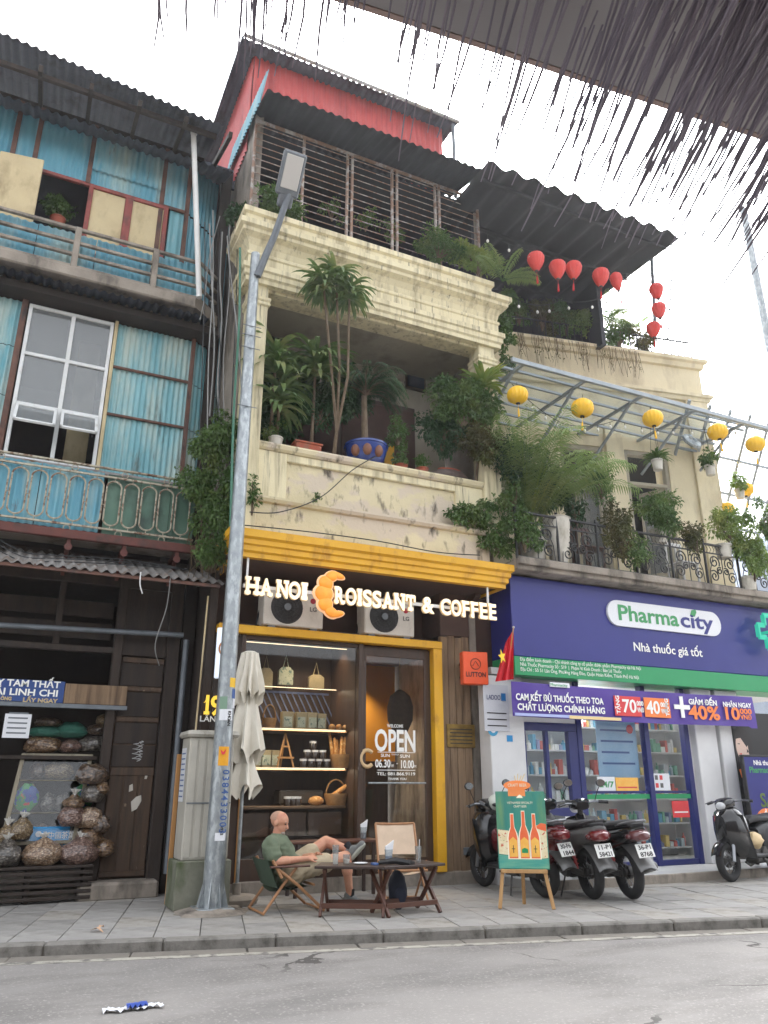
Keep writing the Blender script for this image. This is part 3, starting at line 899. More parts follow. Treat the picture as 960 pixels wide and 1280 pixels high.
# pillars and shop front dark panel on the left
for i, (a, b) in enumerate(((5.885, 6.005), (6.01, 6.13), (6.135, 6.26), (6.265, 6.39))):
    part('pillar_plank', M_plank, CH, (a, b, 10.28 + .006 * (i % 2), 10.36, 0.0, 3.46 + .02 * (i % 2)), b=.006)
part('upper_wall', M_brownwall, CH, (2.44, 6.45, 10.9, 10.96, 3.3, 4.18))
part('upper_pillar', M_brownwall, CH, (5.9, 6.42, 10.3, 10.9, 3.48, 4.18), b=.01)
q = MB(); q.prism([(0, 0), (.12, 0), (.14, .3), (.26, .5), (.5, .62), (.5, .7), (0, .7)], 0, .1, TR(6.4, 10.3, 3.47, rz=-90) @ TR(-.25, 0, 0))
obj('corbel', q, M_brownwall, CH)
zl0, zl1 = 3.25, 3.36
part('lintel', M_yellow, CH, (2.44, 5.87, 10.2, 10.36, zl0, zl1), b=.008)
part('door_jamb', M_yellow, CH, (5.72, 5.87, 10.21, 10.4, .17, zl0), b=.008)
xw0, xw1 = A(300, 940, CF).x, A(447, 940, CF).x       # display window
part('panel', M_darkwood, CH, (2.44, xw0 - .06, 10.3, 10.36, 0.17, zl0), b=.006)
# display window
win = obj('display_window', MB().box(xw0 - .06, xw0, 10.3, 10.4, .17, zl0, .006).box(xw1, xw1 + .07, 10.28, 10.4, .17, zl0, .006).box(xw0, xw1, 10.31, 10.39, zl0 - .06, zl0, .005).box(xw0, xw1, 10.31, 10.39, .17, .42, .005), M_shopwood, CH)
obj('pane', MB().box(xw0, xw1, 10.345, 10.353, .42, zl0 - .06), M_glass, win)
# door
xd0, xd1 = xw1 + .07, 5.72
door = obj('door', MB().box(xd0, xd0 + .07, 10.33, 10.38, .18, zl0 - .02, .005).box(xd1 - .1, xd1, 10.33, 10.38, .18, zl0 - .02, .005).box(xd0, xd1, 10.332, 10.378, zl0 - .16, zl0 - .02, .005).box(xd0, xd1, 10.332, 10.378, .18, .36, .005), M_shopwood, CH)
obj('pane', MB().box(xd0 + .07, xd1 - .1, 10.352, 10.36, .36, zl0 - .16), M_glass, door)
q = MB().tube([(xd0 + .1, 10.3, 1.33), (xd1 - .12, 10.3, 1.33)], .012, 8)
for x in (xd0 + .14, xd1 - .16): q.tube([(x, 10.3, 1.33), (x, 10.35, 1.33)], .01, 6)
obj('handle', q, M_galv, door, True)
def dtext(s, px0, px1, pyb, pyt, bold=.0, **k):
    a, b, c = A(px0, pyb, 10.345), A(px1, pyb, 10.345), A(px0, pyt, 10.345)
    h = c.z - a.z
    text(s, h / .715, M_textwhite, door, Matrix.Translation((a.x, 10.345, a.z)) @ FACE, bold=bold * h, width=b.x - a.x, **k)
dtext('WELCOME', 484, 504, 909, 905, .02)
dtext('OPEN', 468, 519, 938, 911, .035)
dtext('SUN', 476, 487, 946, 942, .02); dtext('THRU', 489, 498, 944, 942, .0); dtext('SUN', 500, 512, 947, 943, .02)
dtext('06.30', 469, 488, 959, 949, .03); dtext('AM', 489, 492, 959, 955); dtext('-', 495, 497, 956, 952); dtext('10.00', 500, 516, 960, 950, .03); dtext('PM', 517, 520, 960, 956)
dtext('TEL: 081.866.9119', 471, 519, 969, 965, .02); dtext('THANK YOU', 485, 508, 975, 972, .02)
a, b = A(465, 940, 10.345), A(519, 940, 10.345)
q = MB(); 
for py in (940, 962.5): 
    a, b = A(472, py, 10.345), A(519, py + .5, 10.345); q.box(a.x, b.x, 10.343, 10.346, a.z - .004, a.z + .004)
obj('rule', q, M_textwhite, door)
q = MB(); c = A(459, 948, 10.3); q.tube([(c.x + .1 * math.cos(t), 10.3, c.z + .11 * math.sin(t)) for t in [R(45 + i * 270 / 14) for i in range(15)]], .028, 8)
obj('logo_letter', q, mat('logo_tan', C(206, 176, 132), rough=.5), door, True)
def lamp(name, kind, loc, watts, size=None, rot=(0, 0, 0), colr=(1, .80, .55)):
    l = bpy.data.lights.new(name, kind); l.energy = watts; l.color = colr
    if kind == 'SPOT': l.spot_size = R(120); l.spot_blend = .6; l.shadow_soft_size = .04
    if size: l.shape = 'RECTANGLE'; l.size, l.size_y = size
    o = bpy.data.objects.new(name, l); col.objects.link(o); o.location = loc; o.rotation_euler = rot
    return o
# room behind
part('room_wall', M_shopwood, CH, (2.5, xw1 + .04, 11.35, 11.4, .17, zl1), (xw1, xw1 + .04, 10.42, 11.35, .17, zl1), b=0)
part('room_back', M_shopwood, CH, (xw1, 6.4, 13.2, 13.25, .17, 2.0), b=0)
part('room_back', M_inyellow, CH, (xw1, 6.4, 12.9, 12.95, 1.7, 3.4), b=0, label='yellow painted upper wall inside the door')
part('room_ceiling', M_shopwood, CH, (2.5, 6.4, 10.42, 13.2, zl1 + .0, zl1 + .06), b=0)
# shelves with warm light strips
SH = []
for i, (pl, pr, Y) in enumerate(((( 300, 801), (447, 812), 10.62), ((320, 857), (445, 863), 11.0), ((318, 908), (446, 914), 10.62), ((300, 958), (446, 961), 10.62), ((300, 1007), (447, 1008), 10.62))):
    z = (A(*pl, Y).z + A(*pr, Y).z) / 2
    SH.append(z)
    if i > 1:
        s = part('shelf', M_shelf, CH, (xw0 + .02, xw1 - .02, 10.62, 11.34, z - .035, z), b=.004)
    if i < 4:
        if i: lamp('shelf_strip_light', 'AREA', ((xw0 + xw1) / 2, Y - .012, z - .018), 1.5, (xw1 - xw0 - .1, .02))
        part('light_strip', M_led, CH, (xw0 + .04, xw1 - .06, Y - .016, Y - .006, z - .014, z - .004), b=0)
for px, py in ((375, 836), (397, 825), (415, 817)):
    p = A(px, py, 10.9); q = MB().lathe([(.0, 0), (.035, 0), (.04, .012), (.04, .02)], 12, TR(p.x, 10.9, zl1 - .03))
    obj('downlight', q, M_spot, CH)
    lamp('shop_downlight', 'SPOT', (p.x, 10.9, zl1 - .05), 6)
lamp('room_fill_light', 'SPOT', (5.3, 12.6, 3.25), 45)  # added lamp without a fitting, brightens the yellow wall behind the door
part('base_cabinet', M_darkwood, CH, (xw0 + .02, xw1 - .02, 10.66, 11.3, .17, .62), b=.01)
for i in range(3):
    w_ = (xw1 - xw0 - .1) / 3
    part('cabinet_panel', M_shopwood, CH, (xw0 + .05 + i * w_, xw0 + .02 + (i + 1) * w_, 10.64, 10.665, .66, SH[4] - .08), b=.01)
# yellow cornice
q = MB().sweep([(2.53, 10.7), (2.53, 9.7), (6.57, 9.7), (6.57, 10.7)], [(0, 4.14), (.10, 4.14), (.10, 4.20), (.135, 4.225), (.135, 4.29), (.165, 4.31), (.165, 4.37), (.205, 4.40), (.205, 4.50), (0, 4.50)])
obj('cornice', q, M_yellow, CH, label='yellow stepped cornice over the shop front')
part('soffit', M_brownwall, CH, (2.53, 6.57, 9.7, 10.95, 4.145, 4.18))
# balcony parapet
part('parapet', M_creamdirty, CH, (2.46, 6.5, 9.74, 9.92, 4.505, 5.02), (2.46, 6.5, 9.80, 9.92, 5.02, 5.78), b=.01)
part('parapet_pier', M_cream, CH, (2.46, 3.14, 9.745, 9.81, 5.08, 5.78), (5.92, 6.5, 9.745, 9.81, 5.08, 5.78), b=.012)
part('parapet_rail', M_cream, CH, (3.14, 5.92, 9.75, 9.81, 5.66, 5.78), b=.012)
q = MB().sweep([(2.46, 9.92), (2.46, 9.74), (6.5, 9.74), (6.5, 9.92)], [(-.02, 4.97), (.05, 4.99), (.075, 5.03), (.075, 5.06), (-.02, 5.085)])
obj('ledge', q, M_creamdirty, CH)
q = MB().sweep([(2.46, 10.0), (2.46, 9.76), (6.5, 9.76), (6.5, 10.0)], [(-.2, 5.78), (.03, 5.78), (.06, 5.81), (.075, 5.86), (.06, 5.89), (-.2, 5.89)])
obj('coping', q, M_creamdirty, CH)
part('parapet_return', M_cream, CH, (2.46, 2.6, 9.92, 11.2, 4.5, 5.85), (6.4, 6.5, 9.92, 11.2, 4.5, 5.85))
# columns
for a, b in ((2.42, 2.70), (6.42, 6.74)):
    part('column', M_cream, CH, (a, b, 9.66, 9.98, 4.5 if a < 3 else 5.0, 8.5), b=.012)
    q = MB().sweep([(a, 9.98), (a, 9.66), (b, 9.66), (b, 9.98)], [(0, 8.05), (.03, 8.07), (.03, 8.1), (.015, 8.12), (.035, 8.15), (.035, 8.19), (0, 8.2)])
    obj('column_band', q, M_cream, CH)
# balcony back wall, door, small window
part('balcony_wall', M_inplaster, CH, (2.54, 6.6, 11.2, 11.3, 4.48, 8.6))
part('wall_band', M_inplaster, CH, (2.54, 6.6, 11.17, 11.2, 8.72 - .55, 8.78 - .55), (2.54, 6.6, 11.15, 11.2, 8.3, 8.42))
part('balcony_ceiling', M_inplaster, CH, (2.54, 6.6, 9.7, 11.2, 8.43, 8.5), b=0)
a, b = A(509, 463, 11.14), A(530, 487, 11.14)
w = obj('window', MB().box(a.x - .04, b.x + .04, 11.14, 11.2, b.z - .04, a.z + .04, .005), M_shopwood, CH, label='small dark blue vent window on the balcony wall')
obj('pane', MB().box(a.x, b.x, 11.13, 11.142, b.z, a.z), mat('dark_blue_pane', C(40, 48, 66), rough=.2), w)
d_ = obj('balcony_door', MB().box(3.0, 5.95, 11.12, 11.2, 4.6, 7.75, .01), M_shopwood, CH)
for i in range(6):
    xx = 3.06 + i * .485
    obj('door_panel', MB().box(xx, xx + .45, 11.1, 11.13, 4.7, 6.5, .01).box(xx, xx + .45, 11.1, 11.13, 6.56, 7.66, .01), M_brownwall, d_)
    if i in (1, 4): obj('pane', MB().box(xx + .05, xx + .4, 11.09, 11.1, 5.75, 6.4), M_whiteframe if i == 1 else M_glasswin, d_)
part('wall_stripe', M_yellow, CH, (5.32, 5.5, 11.06, 11.1, 4.6, 6.9), label='bright yellow board at the back of the balcony')
# entablature
q = MB().sweep([(2.44, 10.3), (2.44, 9.72), (6.72, 9.72), (6.72, 10.3)],
    [(0, 8.42), (.0, 8.40), (.12, 8.40), (.12, 8.47), (.15, 8.50), (.15, 8.58), (.18, 8.60), (.18, 8.68), (.10, 8.70), (.10, 8.86), (.12, 8.88), (.12, 8.92), (.09, 8.95), (.11, 9.05), (.16, 9.14), (.24, 9.20), (.24, 9.26), (.29, 9.29), (.29, 9.38), (0, 9.42)])
obj('entablature', q, M_cream, CH)
part('ceiling_beam', M_cream, CH, (2.44, 6.72, 9.72, 10.05, 8.36, 8.44), b=.01)
q = MB().sweep([(2.44, 10.3), (2.44, 9.72), (6.45, 9.72), (6.45, 10.3)], [(-.1, 9.40), (.20, 9.40), (.20, 9.52), (.24, 9.55), (.24, 9.64), (-.1, 9.64)])
obj('roof_kerb', q, M_cream, CH)
part('terrace_floor', M_concrete, CH, (2.5, 6.7, 9.8, 13.5, 9.4, 9.6))
# terrace grille
GY = 9.97
gz0, gz1 = 9.62, 11.86
gx = [A(p, y, GY).x for p, y in ((317, 200), (379, 210), (434, 230), (440, 232), (490, 250), (496, 252), (544, 265), (549, 266), (597, 275))]
gr = obj('grille', MB().box(gx[0] - .03, gx[-1] + .03, GY - .02, GY + .02, gz1 - .05, gz1, .004), M_rustbar, CH)
for i, x in enumerate(gx):
    obj('grille_post', MB().box(x - .022, x + .022, GY - .022, GY + .022, gz0, gz1 - .05, .004), M_rustbar, gr)
nb = 15
for k in range(nb):
    z = gz0 + .12 + (gz1 - gz0 - .25) * k / (nb - 1)
    obj('grille_bar', MB().tube([(gx[0], GY - .012, z + random.uniform(-.008, .008)), (gx[-1], GY - .012, z + random.uniform(-.008, .008))], .0085, 6), M_rustbar, gr)
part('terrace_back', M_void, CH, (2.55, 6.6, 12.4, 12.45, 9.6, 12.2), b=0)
part("terrace_ceiling", M_blackawn, CH, (2.4, 6.66, 10.44, 12.45, 12.12, 12.16), b=0)
part("terrace_side", M_blackawn, CH, (6.60, 6.66, 10.0, 12.4, 9.6, 12.1), b=0)
# black awning over the grille
q = MB().corrugated((2.36, 9.22, 11.74), (6.45, 9.22, 11.78), (2.36, 10.42, 12.1), .15, .018)
obj('awning_sheet', q, M_blackawn, CH, True, recalc=False)
q = MB().corrugated((2.30, 9.4, 11.65), (2.30, 11.6, 12.0), (2.36, 9.25, 12.2), .1, .014)
obj('side_flap', q, M_blue, CH, True, recalc=False)
# red attic
q = MB().corrugated((2.4, 10.42, 12.16), (6.28, 10.42, 12.16), (2.4, 10.42, 13.8), .105, .016); obj('attic_wall', q, M_red, CH, True, recalc=False)
q = MB().corrugated((2.38, 14.5, 11.6), (2.38, 10.42, 11.6), (2.38, 14.5, 13.8), .105, .016); obj('attic_wall', q, M_red, CH, True, recalc=False)
q = MB().corrugated((6.28, 10.42, 12.2), (6.28, 14.5, 12.2), (6.28, 10.42, 13.8), .105, .016); obj('attic_wall', q, M_red, CH, True, recalc=False)
q = MB().corrugated((2.12, 10.12, 13.72), (6.5, 10.12, 13.77), (2.12, 14.8, 14.05), .12, .016)
obj('attic_roof', q, M_darkroof, CH, True, recalc=False)
part('fascia', M_greysheet, CH, (2.1, 6.52, 10.09, 10.12, 13.74, 13.82))
part('fascia', M_darkroof, CH, (2.08, 2.12, 10.13, 14.8, 13.7, 13.8))
part('roof_post', M_steel, CH, (6.36, 6.42, 10.13, 10.19, 11.9, 13.72))

# ---------------------------------------------------------------- hanging sign
SG = thing('shop_sign', 'lit HA NOI CROISSANT & COFFEE letters on a white rail hung below the yellow cornice', 'sign', (4.5, 9.6, 4.1))
SY = 9.6
zB = 3.64
LH_ = .235
q = MB().bar((A(305, 734, SY).x, SY + .05, zB + .12), (A(618, 770, SY).x, SY + .05, zB + .12), .03, .045); obj('rail', q, M_white, SG)
for px, py in ((311, 705), (611.5, 740)):
    x = A(px, py, SY).x; obj('hanger', MB().bar((x, SY + .05, zB + .12), (x, SY + .05, 4.145), .025), M_white, SG)
SER = {'H': [(.02, 0), (.7, 0), (.02, 1), (.7, 1)], 'A': [(-.06, 0), (.72, 0)], 'N': [(.02, 0), (.02, 1), (.7, 1)], 'I': [(.36, 0), (.36, 1)], 'R': [(.04, 0), (.72, 0), (.0, 1)], 'T': [(.36, 0)], 'F': [(.06, 0), (.0, 1)], 'E': [(.0, 0), (.0, 1)]}
def letter(ch, x0, x1):
    cu = bpy.data.curves.new('t', 'FONT'); cu.body = ch; cu.size = LH_ / .73; cu.extrude = .02; cu.offset = .0085; cu.resolution_u = 4; cu.bevel_depth = .003
    tmp = bpy.data.objects.new('t', cu); me = bpy.data.meshes.new_from_object(tmp); bpy.data.objects.remove(tmp); bpy.data.curves.remove(cu)
    xs = [v.co.x for v in me.vertices]; lo_, hi_ = min(xs), max(xs)
    pad = .012 if ch in SER else 0
    sc = (x1 - x0 - 2 * pad) / (hi_ - lo_)
    bm = bmesh.new(); bm.from_mesh(me)
    for v in bm.verts: v.co.x = (v.co.x - lo_) * sc + pad
    W_ = x1 - x0
    for fx, top in SER.get(ch, []):
        cx = {True: None}.get(None, (fx + .14) * W_ if ch not in 'ITA' else (.5 * W_ if ch in 'IT' else (.13 * W_ if fx < 0 else .87 * W_)))
        hw = .2 * W_ if ch not in 'I' else .48 * W_
        if ch == 'T': hw = .26 * W_
        z0 = 0 if not top else LH_ - .045
        r_ = bmesh.ops.create_cube(bm, size=1, matrix=Matrix.Translation((min(max(cx, hw), W_ - hw), z0 + .0225, 0)) @ Matrix.Diagonal((2 * hw, .045, .042, 1)))
    if ch == 'T':
        for cx in (.09 * W_, .91 * W_):
            bmesh.ops.create_cube(bm, size=1, matrix=Matrix.Translation((cx, LH_ - .06, 0)) @ Matrix.Diagonal((.18 * W_, .09, .042, 1)))
    bm.to_mesh(me); bm.free()
    me.transform(Matrix.Translation((x0, SY, zB)) @ FACE)
    me.materials.clear(); me.materials.append(M_signlit); me.name = 'letter'
    me.materials.append(M_signside)
    for p in me.polygons:
        if abs(p.normal.y) < .5: p.material_index = 1
    return obj('letter', me, None, SG)
def word(w, bounds):
    for ch, (p0, p1) in zip(w, bounds):
        x0, x1 = A(p0, 750, SY).x, A(p1, 750, SY).x
        letter(ch, x0, x1)
word('HANOI', [(305, 323), (323, 340), (344, 360), (359.5, 375), (375.5, 384)])
e = 411; n_ = [1, 1, .5, .85, .85, 1.05, 1.05, .9]; pos = [417]; tot = 519 - 417
for w_ in n_: pos.append(pos[-1] + tot * w_ / sum(n_))
word('ROISSANT', [(pos[i] + .3, pos[i + 1] - .3) for i in range(8)])
word('&', [(527, 542)])
n_ = [1, 1, .82, .82, .85, .85]; pos = [549.5]; tot = 620 - 549.5
for w_ in n_: pos.append(pos[-1] + tot * w_ / sum(n_))
word('COFFEE', [(pos[i] + .3, pos[i + 1] - .3) for i in range(6)])
# croissant: a crescent of rounded segments, open to the right like a letter C
cc = A(406, 742, SY)
segs = [(-62, .30, .085, .06), (-30, .27, .12, .105), (0, .25, .13, .12), (32, .27, .12, .105), (62, .30, .085, .06)]
for sx, m_, dy, sc in ((1.0, M_crois, 0, 1.0), (1.0, M_croisrim, .03, 1.22)):
    q = MB()
    for k, (ang, rr, a_, b_) in enumerate(((-72, .25, .07, .10), (-38, .22, .105, .10), (0, .20, .13, .115), (38, .22, .105, .10), (72, .25, .07, .10))):
        t = R(180 + ang)
        x = cc.x + .16 + .9 * rr * math.cos(t); z = cc.z + 1.05 * rr * math.sin(t)
        q.ellipsoid((x, SY - .02 + dy, z), a_ * sc, .035, b_ * sc, 18, 8, Matrix.Rotation(-R(ang) * .9, 3, 'Y'))
    for s_ in (-1, 1):
        q.ellipsoid((cc.x + .17, SY - .02 + dy, cc.z + s_ * .27), .11 * sc, .03, .045 * sc, 14, 8, Matrix.Rotation(s_ * R(12), 3, 'Y'))
    obj('croissant' if dy == 0 else 'croissant_rim', q, m_, SG, True)

# ---------------------------------------------------------------- air conditioners
def ac(px0, px1, label):
    Y = 10.22
    x0, x1 = A(px0, 775, Y).x, A(px1, 775, Y).x
    z0 = zl1 + .004; h = .56
    t = thing('air_conditioner', label, 'air conditioner', ((x0 + x1) / 2, Y + .15, z0), group='outdoor units above the shop window')
    q = MB().box(x0, x1, Y, Y + .3, z0 + .03, z0 + h, .015); obj('casing', q, M_acwhite, t)
    cx, cz, r = x0 + (x1 - x0) * .38, z0 + h * .53, h * .42
    obj('fan_recess', MB().lathe([(0, 0), (r, 0), (r, .006)], 32, TR(cx, Y + .001, cz, rx=90)), M_acdark, t)
    q = MB()
    for k in range(1, 6):
        q.tube([(cx + r * k / 5.2 * math.cos(a), Y - .012, cz + r * k / 5.2 * math.sin(a)) for a in [2 * math.pi * i / 28 for i in range(28)]], .004, 5, closed=True)
    for k in range(12):
        a = 2 * math.pi * k / 12; q.tube([(cx, Y - .014, cz), (cx + r * math.cos(a), Y - .012, cz + r * math.sin(a))], .004, 5)
    obj('fan_guard', q, M_black, t)
    obj('hub', MB().lathe([(0, 0), (.05, 0), (.05, .02), (0, .022)], 14, TR(cx, Y - .02, cz, rx=90)), M_steel, t)
    for fx in (.15, .85): obj('foot', MB().box(x0 + (x1 - x0) * fx - .05, x0 + (x1 - x0) * fx + .05, Y + .02, Y + .28, z0, z0 + .03), M_steel, t)
    p = (x0 + (x1 - x0) * .76, Y - .004, z0 + h * .48)
    text('LG', .09, M_textdark, t, Matrix.Translation(p) @ FACE, bold=.001)
    obj('emblem', MB().lathe([(0, 0), (.04, 0), (.04, .004)], 18, TR(p[0] + .05, Y - .002, p[2] + .15, rx=90)), mat('emblem_red', C(160, 30, 50)), t)
ac(329, 404, 'left outdoor air conditioner unit above the shop window, below the HA NOI letters')
ac(456, 518, 'right outdoor air conditioner unit above the shop window, below the ROISSANT letters')
q = MB()
for k, (x, y) in enumerate(((3.05, 10.5), (4.6, 10.55), (5.5, 10.5))):
    q.tube([(x, y, 4.15), (x + .05, y, 3.8), (x - .05, y - .1, 3.4)], .012, 6)
tag(obj('cable', q, M_cabledark, None, True), 'dark pipes hanging behind the air conditioners', 'cable')
# ================================================================ pharmacy house
M_navy = mat('sign_navy', C(32, 36, 116), C(38, 42, 124), rough=.35, scale=.8)
M_navyd = mat('frame_navy', C(26, 34, 96), C(32, 40, 104), rough=.4, scale=3)
M_sgreen = mat('sign_green', C(30, 140, 86), C(36, 148, 92), rough=.35, scale=1)
M_pill = mat('sign_white', C(222, 224, 228), rough=.35)
M_pgreen = mat('print_green', C(60, 150, 90), rough=.4)
M_purple = mat('banner_purple', C(74, 50, 140), C(84, 60, 150), rough=.45, scale=2)
M_orange = mat('print_orange', C(236, 128, 60), rough=.5)
M_redp = mat('print_red', C(214, 64, 66), rough=.5)
M_cross = mat('cross_teal', C(30, 150, 120), emit=(.05, .7, .5, 1), es=.1)
M_pwhite = mat('pharmacy_white', C(222, 222, 222), C(208, 208, 208), rough=.5, scale=2)
M_ptile = mat('pharmacy_floor', C(200, 200, 198), rough=.3)
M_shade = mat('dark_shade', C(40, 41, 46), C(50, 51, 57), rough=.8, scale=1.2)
M_poly = glass('canopy_glass', (.90, .93, .94, 1), refl=1.0, body=.05)
M_steell = mat('pale_steel', C(158, 166, 172), C(140, 148, 154), rough=.45, scale=6, metal=.2)

PH = thing('shop_house', 'ochre house with iron balcony, lantern terrace and pharmacy on the ground floor', 'house', (9.8, 10.5, 0))
part('platform', M_ptile, PH, (6.6, 14, 9.12, 14, -.03, .12), b=.012)
part('step_edge', M_concrete, PH, (6.6, 14, 9.07, 9.12, -.03, .118), b=.01)
PY = 10.0
# white piers
part('pier', M_pwhite, PH, (6.47, 7.08, 9.9, 10.2, .0, 2.86), b=.012)
xg = [A(729, 1000, PY).x, A(815, 1000, PY).x, A(866, 1000, PY).x]
part('pier', M_pwhite, PH, (10.52, 11.0, 9.86, 10.1, .12, 2.86), (11.06, 11.6, 9.84, 10.1, .12, 2.86), b=.012)
part('pier', M_pwhite, PH, (13.2, 13.9, 9.86, 10.1, .12, 2.86), b=.012)
# pickup window
zw0, zw1 = A(690, 1010, PY).z, A(690, 914, PY).z
w = obj('window', MB().box(7.08, xg[0] - .05, 9.96, 10.06, zw0 - .12, zw0, .006).box(7.08, xg[0] - .05, 9.96, 10.06, zw1, zw1 + .12, .006).box(7.08, 7.14, 9.962, 10.058, zw0, zw1, .005).box(xg[0] - .22, xg[0] - .05, 9.962, 10.058, zw0, zw1, .005).box(7.5, 7.56, 9.97, 10.05, zw0, zw1, .005), M_navyd, PH)
for a, b in ((7.14, 7.5), (7.56, xg[0] - .22)): obj('pane', MB().box(a, b, 10.0, 10.006, zw0, zw1), M_glass, w)
part('apron', M_pwhite, PH, (7.08, xg[0] - .05, 9.96, 10.06, .12, zw0 - .12), b=.006)
part('head_panel', M_pwhite, PH, (7.08, xg[0] - .05, 9.98, 10.06, zw1 + .12, 2.86), b=.006)
wall_text('CÓ SEO', 693, 1036, 9.95, .17, M_navyd, PH, bold=.004)
# glass doors
fr = obj('door_frame', MB().box(xg[0] - .05, xg[0] + .05, 9.95, 10.07, .12, 2.86, .006).box(xg[1] - .05, xg[1] + .05, 9.95, 10.07, .12, 2.86, .006).box(xg[2] - .05, xg[2] + .05, 9.95, 10.07, .12, 2.86, .006).box(xg[0] + .05, xg[2] - .05, 9.97, 10.05, .12, .2, .005), M_navyd, PH)
part('return_panel', M_pwhite, PH, (xg[2] + .05, 10.52, 9.98, 10.06, .12, 2.86), b=.004)
for a, b in ((xg[0] + .05, xg[1] - .05), (xg[1] + .05, xg[2] - .05)):
    obj('pane', MB().box(a, b, 10.0, 10.006, .2, 2.86), M_glass, fr)
    part('door_band', M_sgreen, PH, (a, b, 9.985, 9.998, 1.10, 1.17), b=0)
    part('door_band', M_navyd, PH, (a, b, 9.985, 9.998, 1.18, 1.22), b=0)
# room
part('room_wall', M_pwhite, PH, (6.6, 13.9, 13.2, 13.25, .12, 3.0), (6.6, 6.7, 10.2, 13.2, .12, 3.0), (11.55, 11.6, 10.1, 13.2, .12, 3.0), b=0)
part('room_ceiling', M_pwhite, PH, (6.6, 13.9, 10.0, 13.2, 2.9, 3.0), b=0)
M_tubelight = mat('tube_light', C(255, 255, 250), emit=(1, .98, .94, 1), es=9.0)
for x in (7.8, 9.4): part('ceiling_light', M_tubelight, PH, (x, x + .6, 11.0, 11.6, 2.88, 2.896), b=0)
# sign box
SB = thing('shop_sign', 'wide navy pharmacy sign board with white Pharmacity pill and green strip', 'sign', (10, 9.9, 2.84))
part('board', M_navy, SB, (6.82, 14, 9.7, 10.3, 3.145, 4.40), b=.01)
part('green_strip', M_sgreen, SB, (6.82, 14, 9.695, 10.3, 2.86, 3.142), b=.008)
Y_ = 9.69
a, b = A(757, 755, Y_), A(901, 792, Y_)
zc, hh = (A(760, 770, Y_).z + A(899, 777, Y_).z) / 2, .215
x0, x1 = a.x, b.x
pts = [(x1 - hh + hh * math.sin(t), zc - hh * math.cos(t)) for t in [math.pi * i / 12 for i in range(13)]] + [(x0 + hh - hh * math.sin(t), zc + hh * math.cos(t)) for t in [math.pi * i / 12 for i in range(13)]]
obj('pill', MB().prism(pts, 9.66, 9.7), M_pill, SB)
wl = x1 - x0
text('Pharma', .36, M_pgreen, SB, Matrix.Translation((x0 + .2, 9.655, zc - .11)) @ FACE, bold=.008, width=(wl - .4) * .615)
text('city', .36, M_navy, SB, Matrix.Translation((x0 + .2 + (wl - .4) * .64, 9.655, zc - .11)) @ FACE, bold=.008, width=(wl - .4) * .36)
q = MB().prism([(0, 0), (.1, -.03), (.15, .05), (.14, .1), (.04, .08)], -.004, 0, TR(x0 + wl * .72, 9.655, zc + .12)); obj('leaf_mark', q, M_pgreen, SB)
a, b = A(792, 814, Y_), A(878, 822, Y_)
text('Nhà thuốc giá tốt', .2, M_textwhite, SB, Matrix.Translation((a.x, Y_, A(835, 817, Y_).z)) @ FACE, bold=.003, width=b.x - a.x)
for i, (s_, pe) in enumerate((('Địa điểm kinh doanh - Chi nhánh công ty cổ phần dược phẩm Pharmacity tại Hà Nội', 802), ('Nhà Thuốc Pharmacity Số : 519  |  Phạm Vi Kinh Doanh : Bán Lẻ Thuốc', 777), ('Địa Chỉ : Số 51 Lãn Ông, Phường Hàng Đào, Quận Hoàn Kiếm, Thành Phố Hà Nội', 798))):
    x_ = A(650, 830, Y_).x; z_ = 3.075 - i * .075
    text(s_, .075, M_textwhite, SB, Matrix.Translation((x_, Y_ - .002, z_)) @ FACE, width=A(pe, 845, Y_).x - x_)
# teal cross
c = A(962, 790, 9.5)
q = MB()
w_ = .11
pl = [(-w_, -.3), (w_, -.3), (w_, -w_), (.3, -w_), (.3, w_), (w_, w_), (w_, .3), (-w_, .3), (-w_, w_), (-.3, w_), (-.3, -w_), (-w_, -w_)]
for k in range(12):
    a, b = pl[k], pl[(k + 1) % 12]
    q.bar((c.x + a[0], 9.5, c.z + a[1]), (c.x + b[0], 9.5, c.z + b[1]), .035, .08)
q.bar((c.x, 9.5, c.z), (c.x, 9.72, c.z), .05)
tag(obj('pharmacy_cross', q, M_cross), 'teal outlined pharmacy cross standing off the navy sign', 'sign')
# banner
BN = thing('banner', 'purple pharmacy promotion banner stretched below the green strip', 'banner', (9.2, 9.6, 2.25))
BY = 9.6
bx0, bx1 = A(640, 870, BY).x, A(944, 895, BY).x
bz0, bz1 = 2.25, 2.745
def bf(u, v):
    z = bz0 + (bz1 - bz0) * v - .02 * math.sin(math.pi * u) - .03 * (u > .97) * (1 - v)
    return V((bx0 + (bx1 - bx0) * u, BY + .012 * math.sin(u * 23 + v * 3) * (1 - abs(2 * u - 1) * .3) + .01 * math.sin(u * 60) * (1 - v) * .4, z))
q = MB(); q.grid(bf, 80, 8); q.grid(lambda u, v: bf(u, v) + V((0, .006, 0)), 80, 8)
obj('sheet', q, M_purple, BN, True, recalc=False)
obj('edge_stripe', MB().box(bx0 + .02, bx0 + 1.65, BY - .022, BY - .018, bz0 + .005, bz0 + .045), mat('print_lilac', C(170, 180, 226), rough=.5), BN)
obj('edge_stripe', MB().box(bx0 + 1.0, bx0 + 2.0, BY - .026, BY - .023, bz0 - .005, bz0 + .04), mat('print_cream', C(232, 206, 150), rough=.5), BN)
def btext(s, px0, px1, py, size, m_=None, bold=.004, dz=0, rot=0):
    a, b = A(px0, py, BY - .03), A(px1, py, BY - .03)
    z = a.z
    text(s, size, m_ or M_textwhite, BN, Matrix.Translation((a.x, BY - .03, z + dz)) @ FACE @ Matrix.Rotation(R(rot), 4, 'Z'), bold=bold, width=None if rot else b.x - a.x)
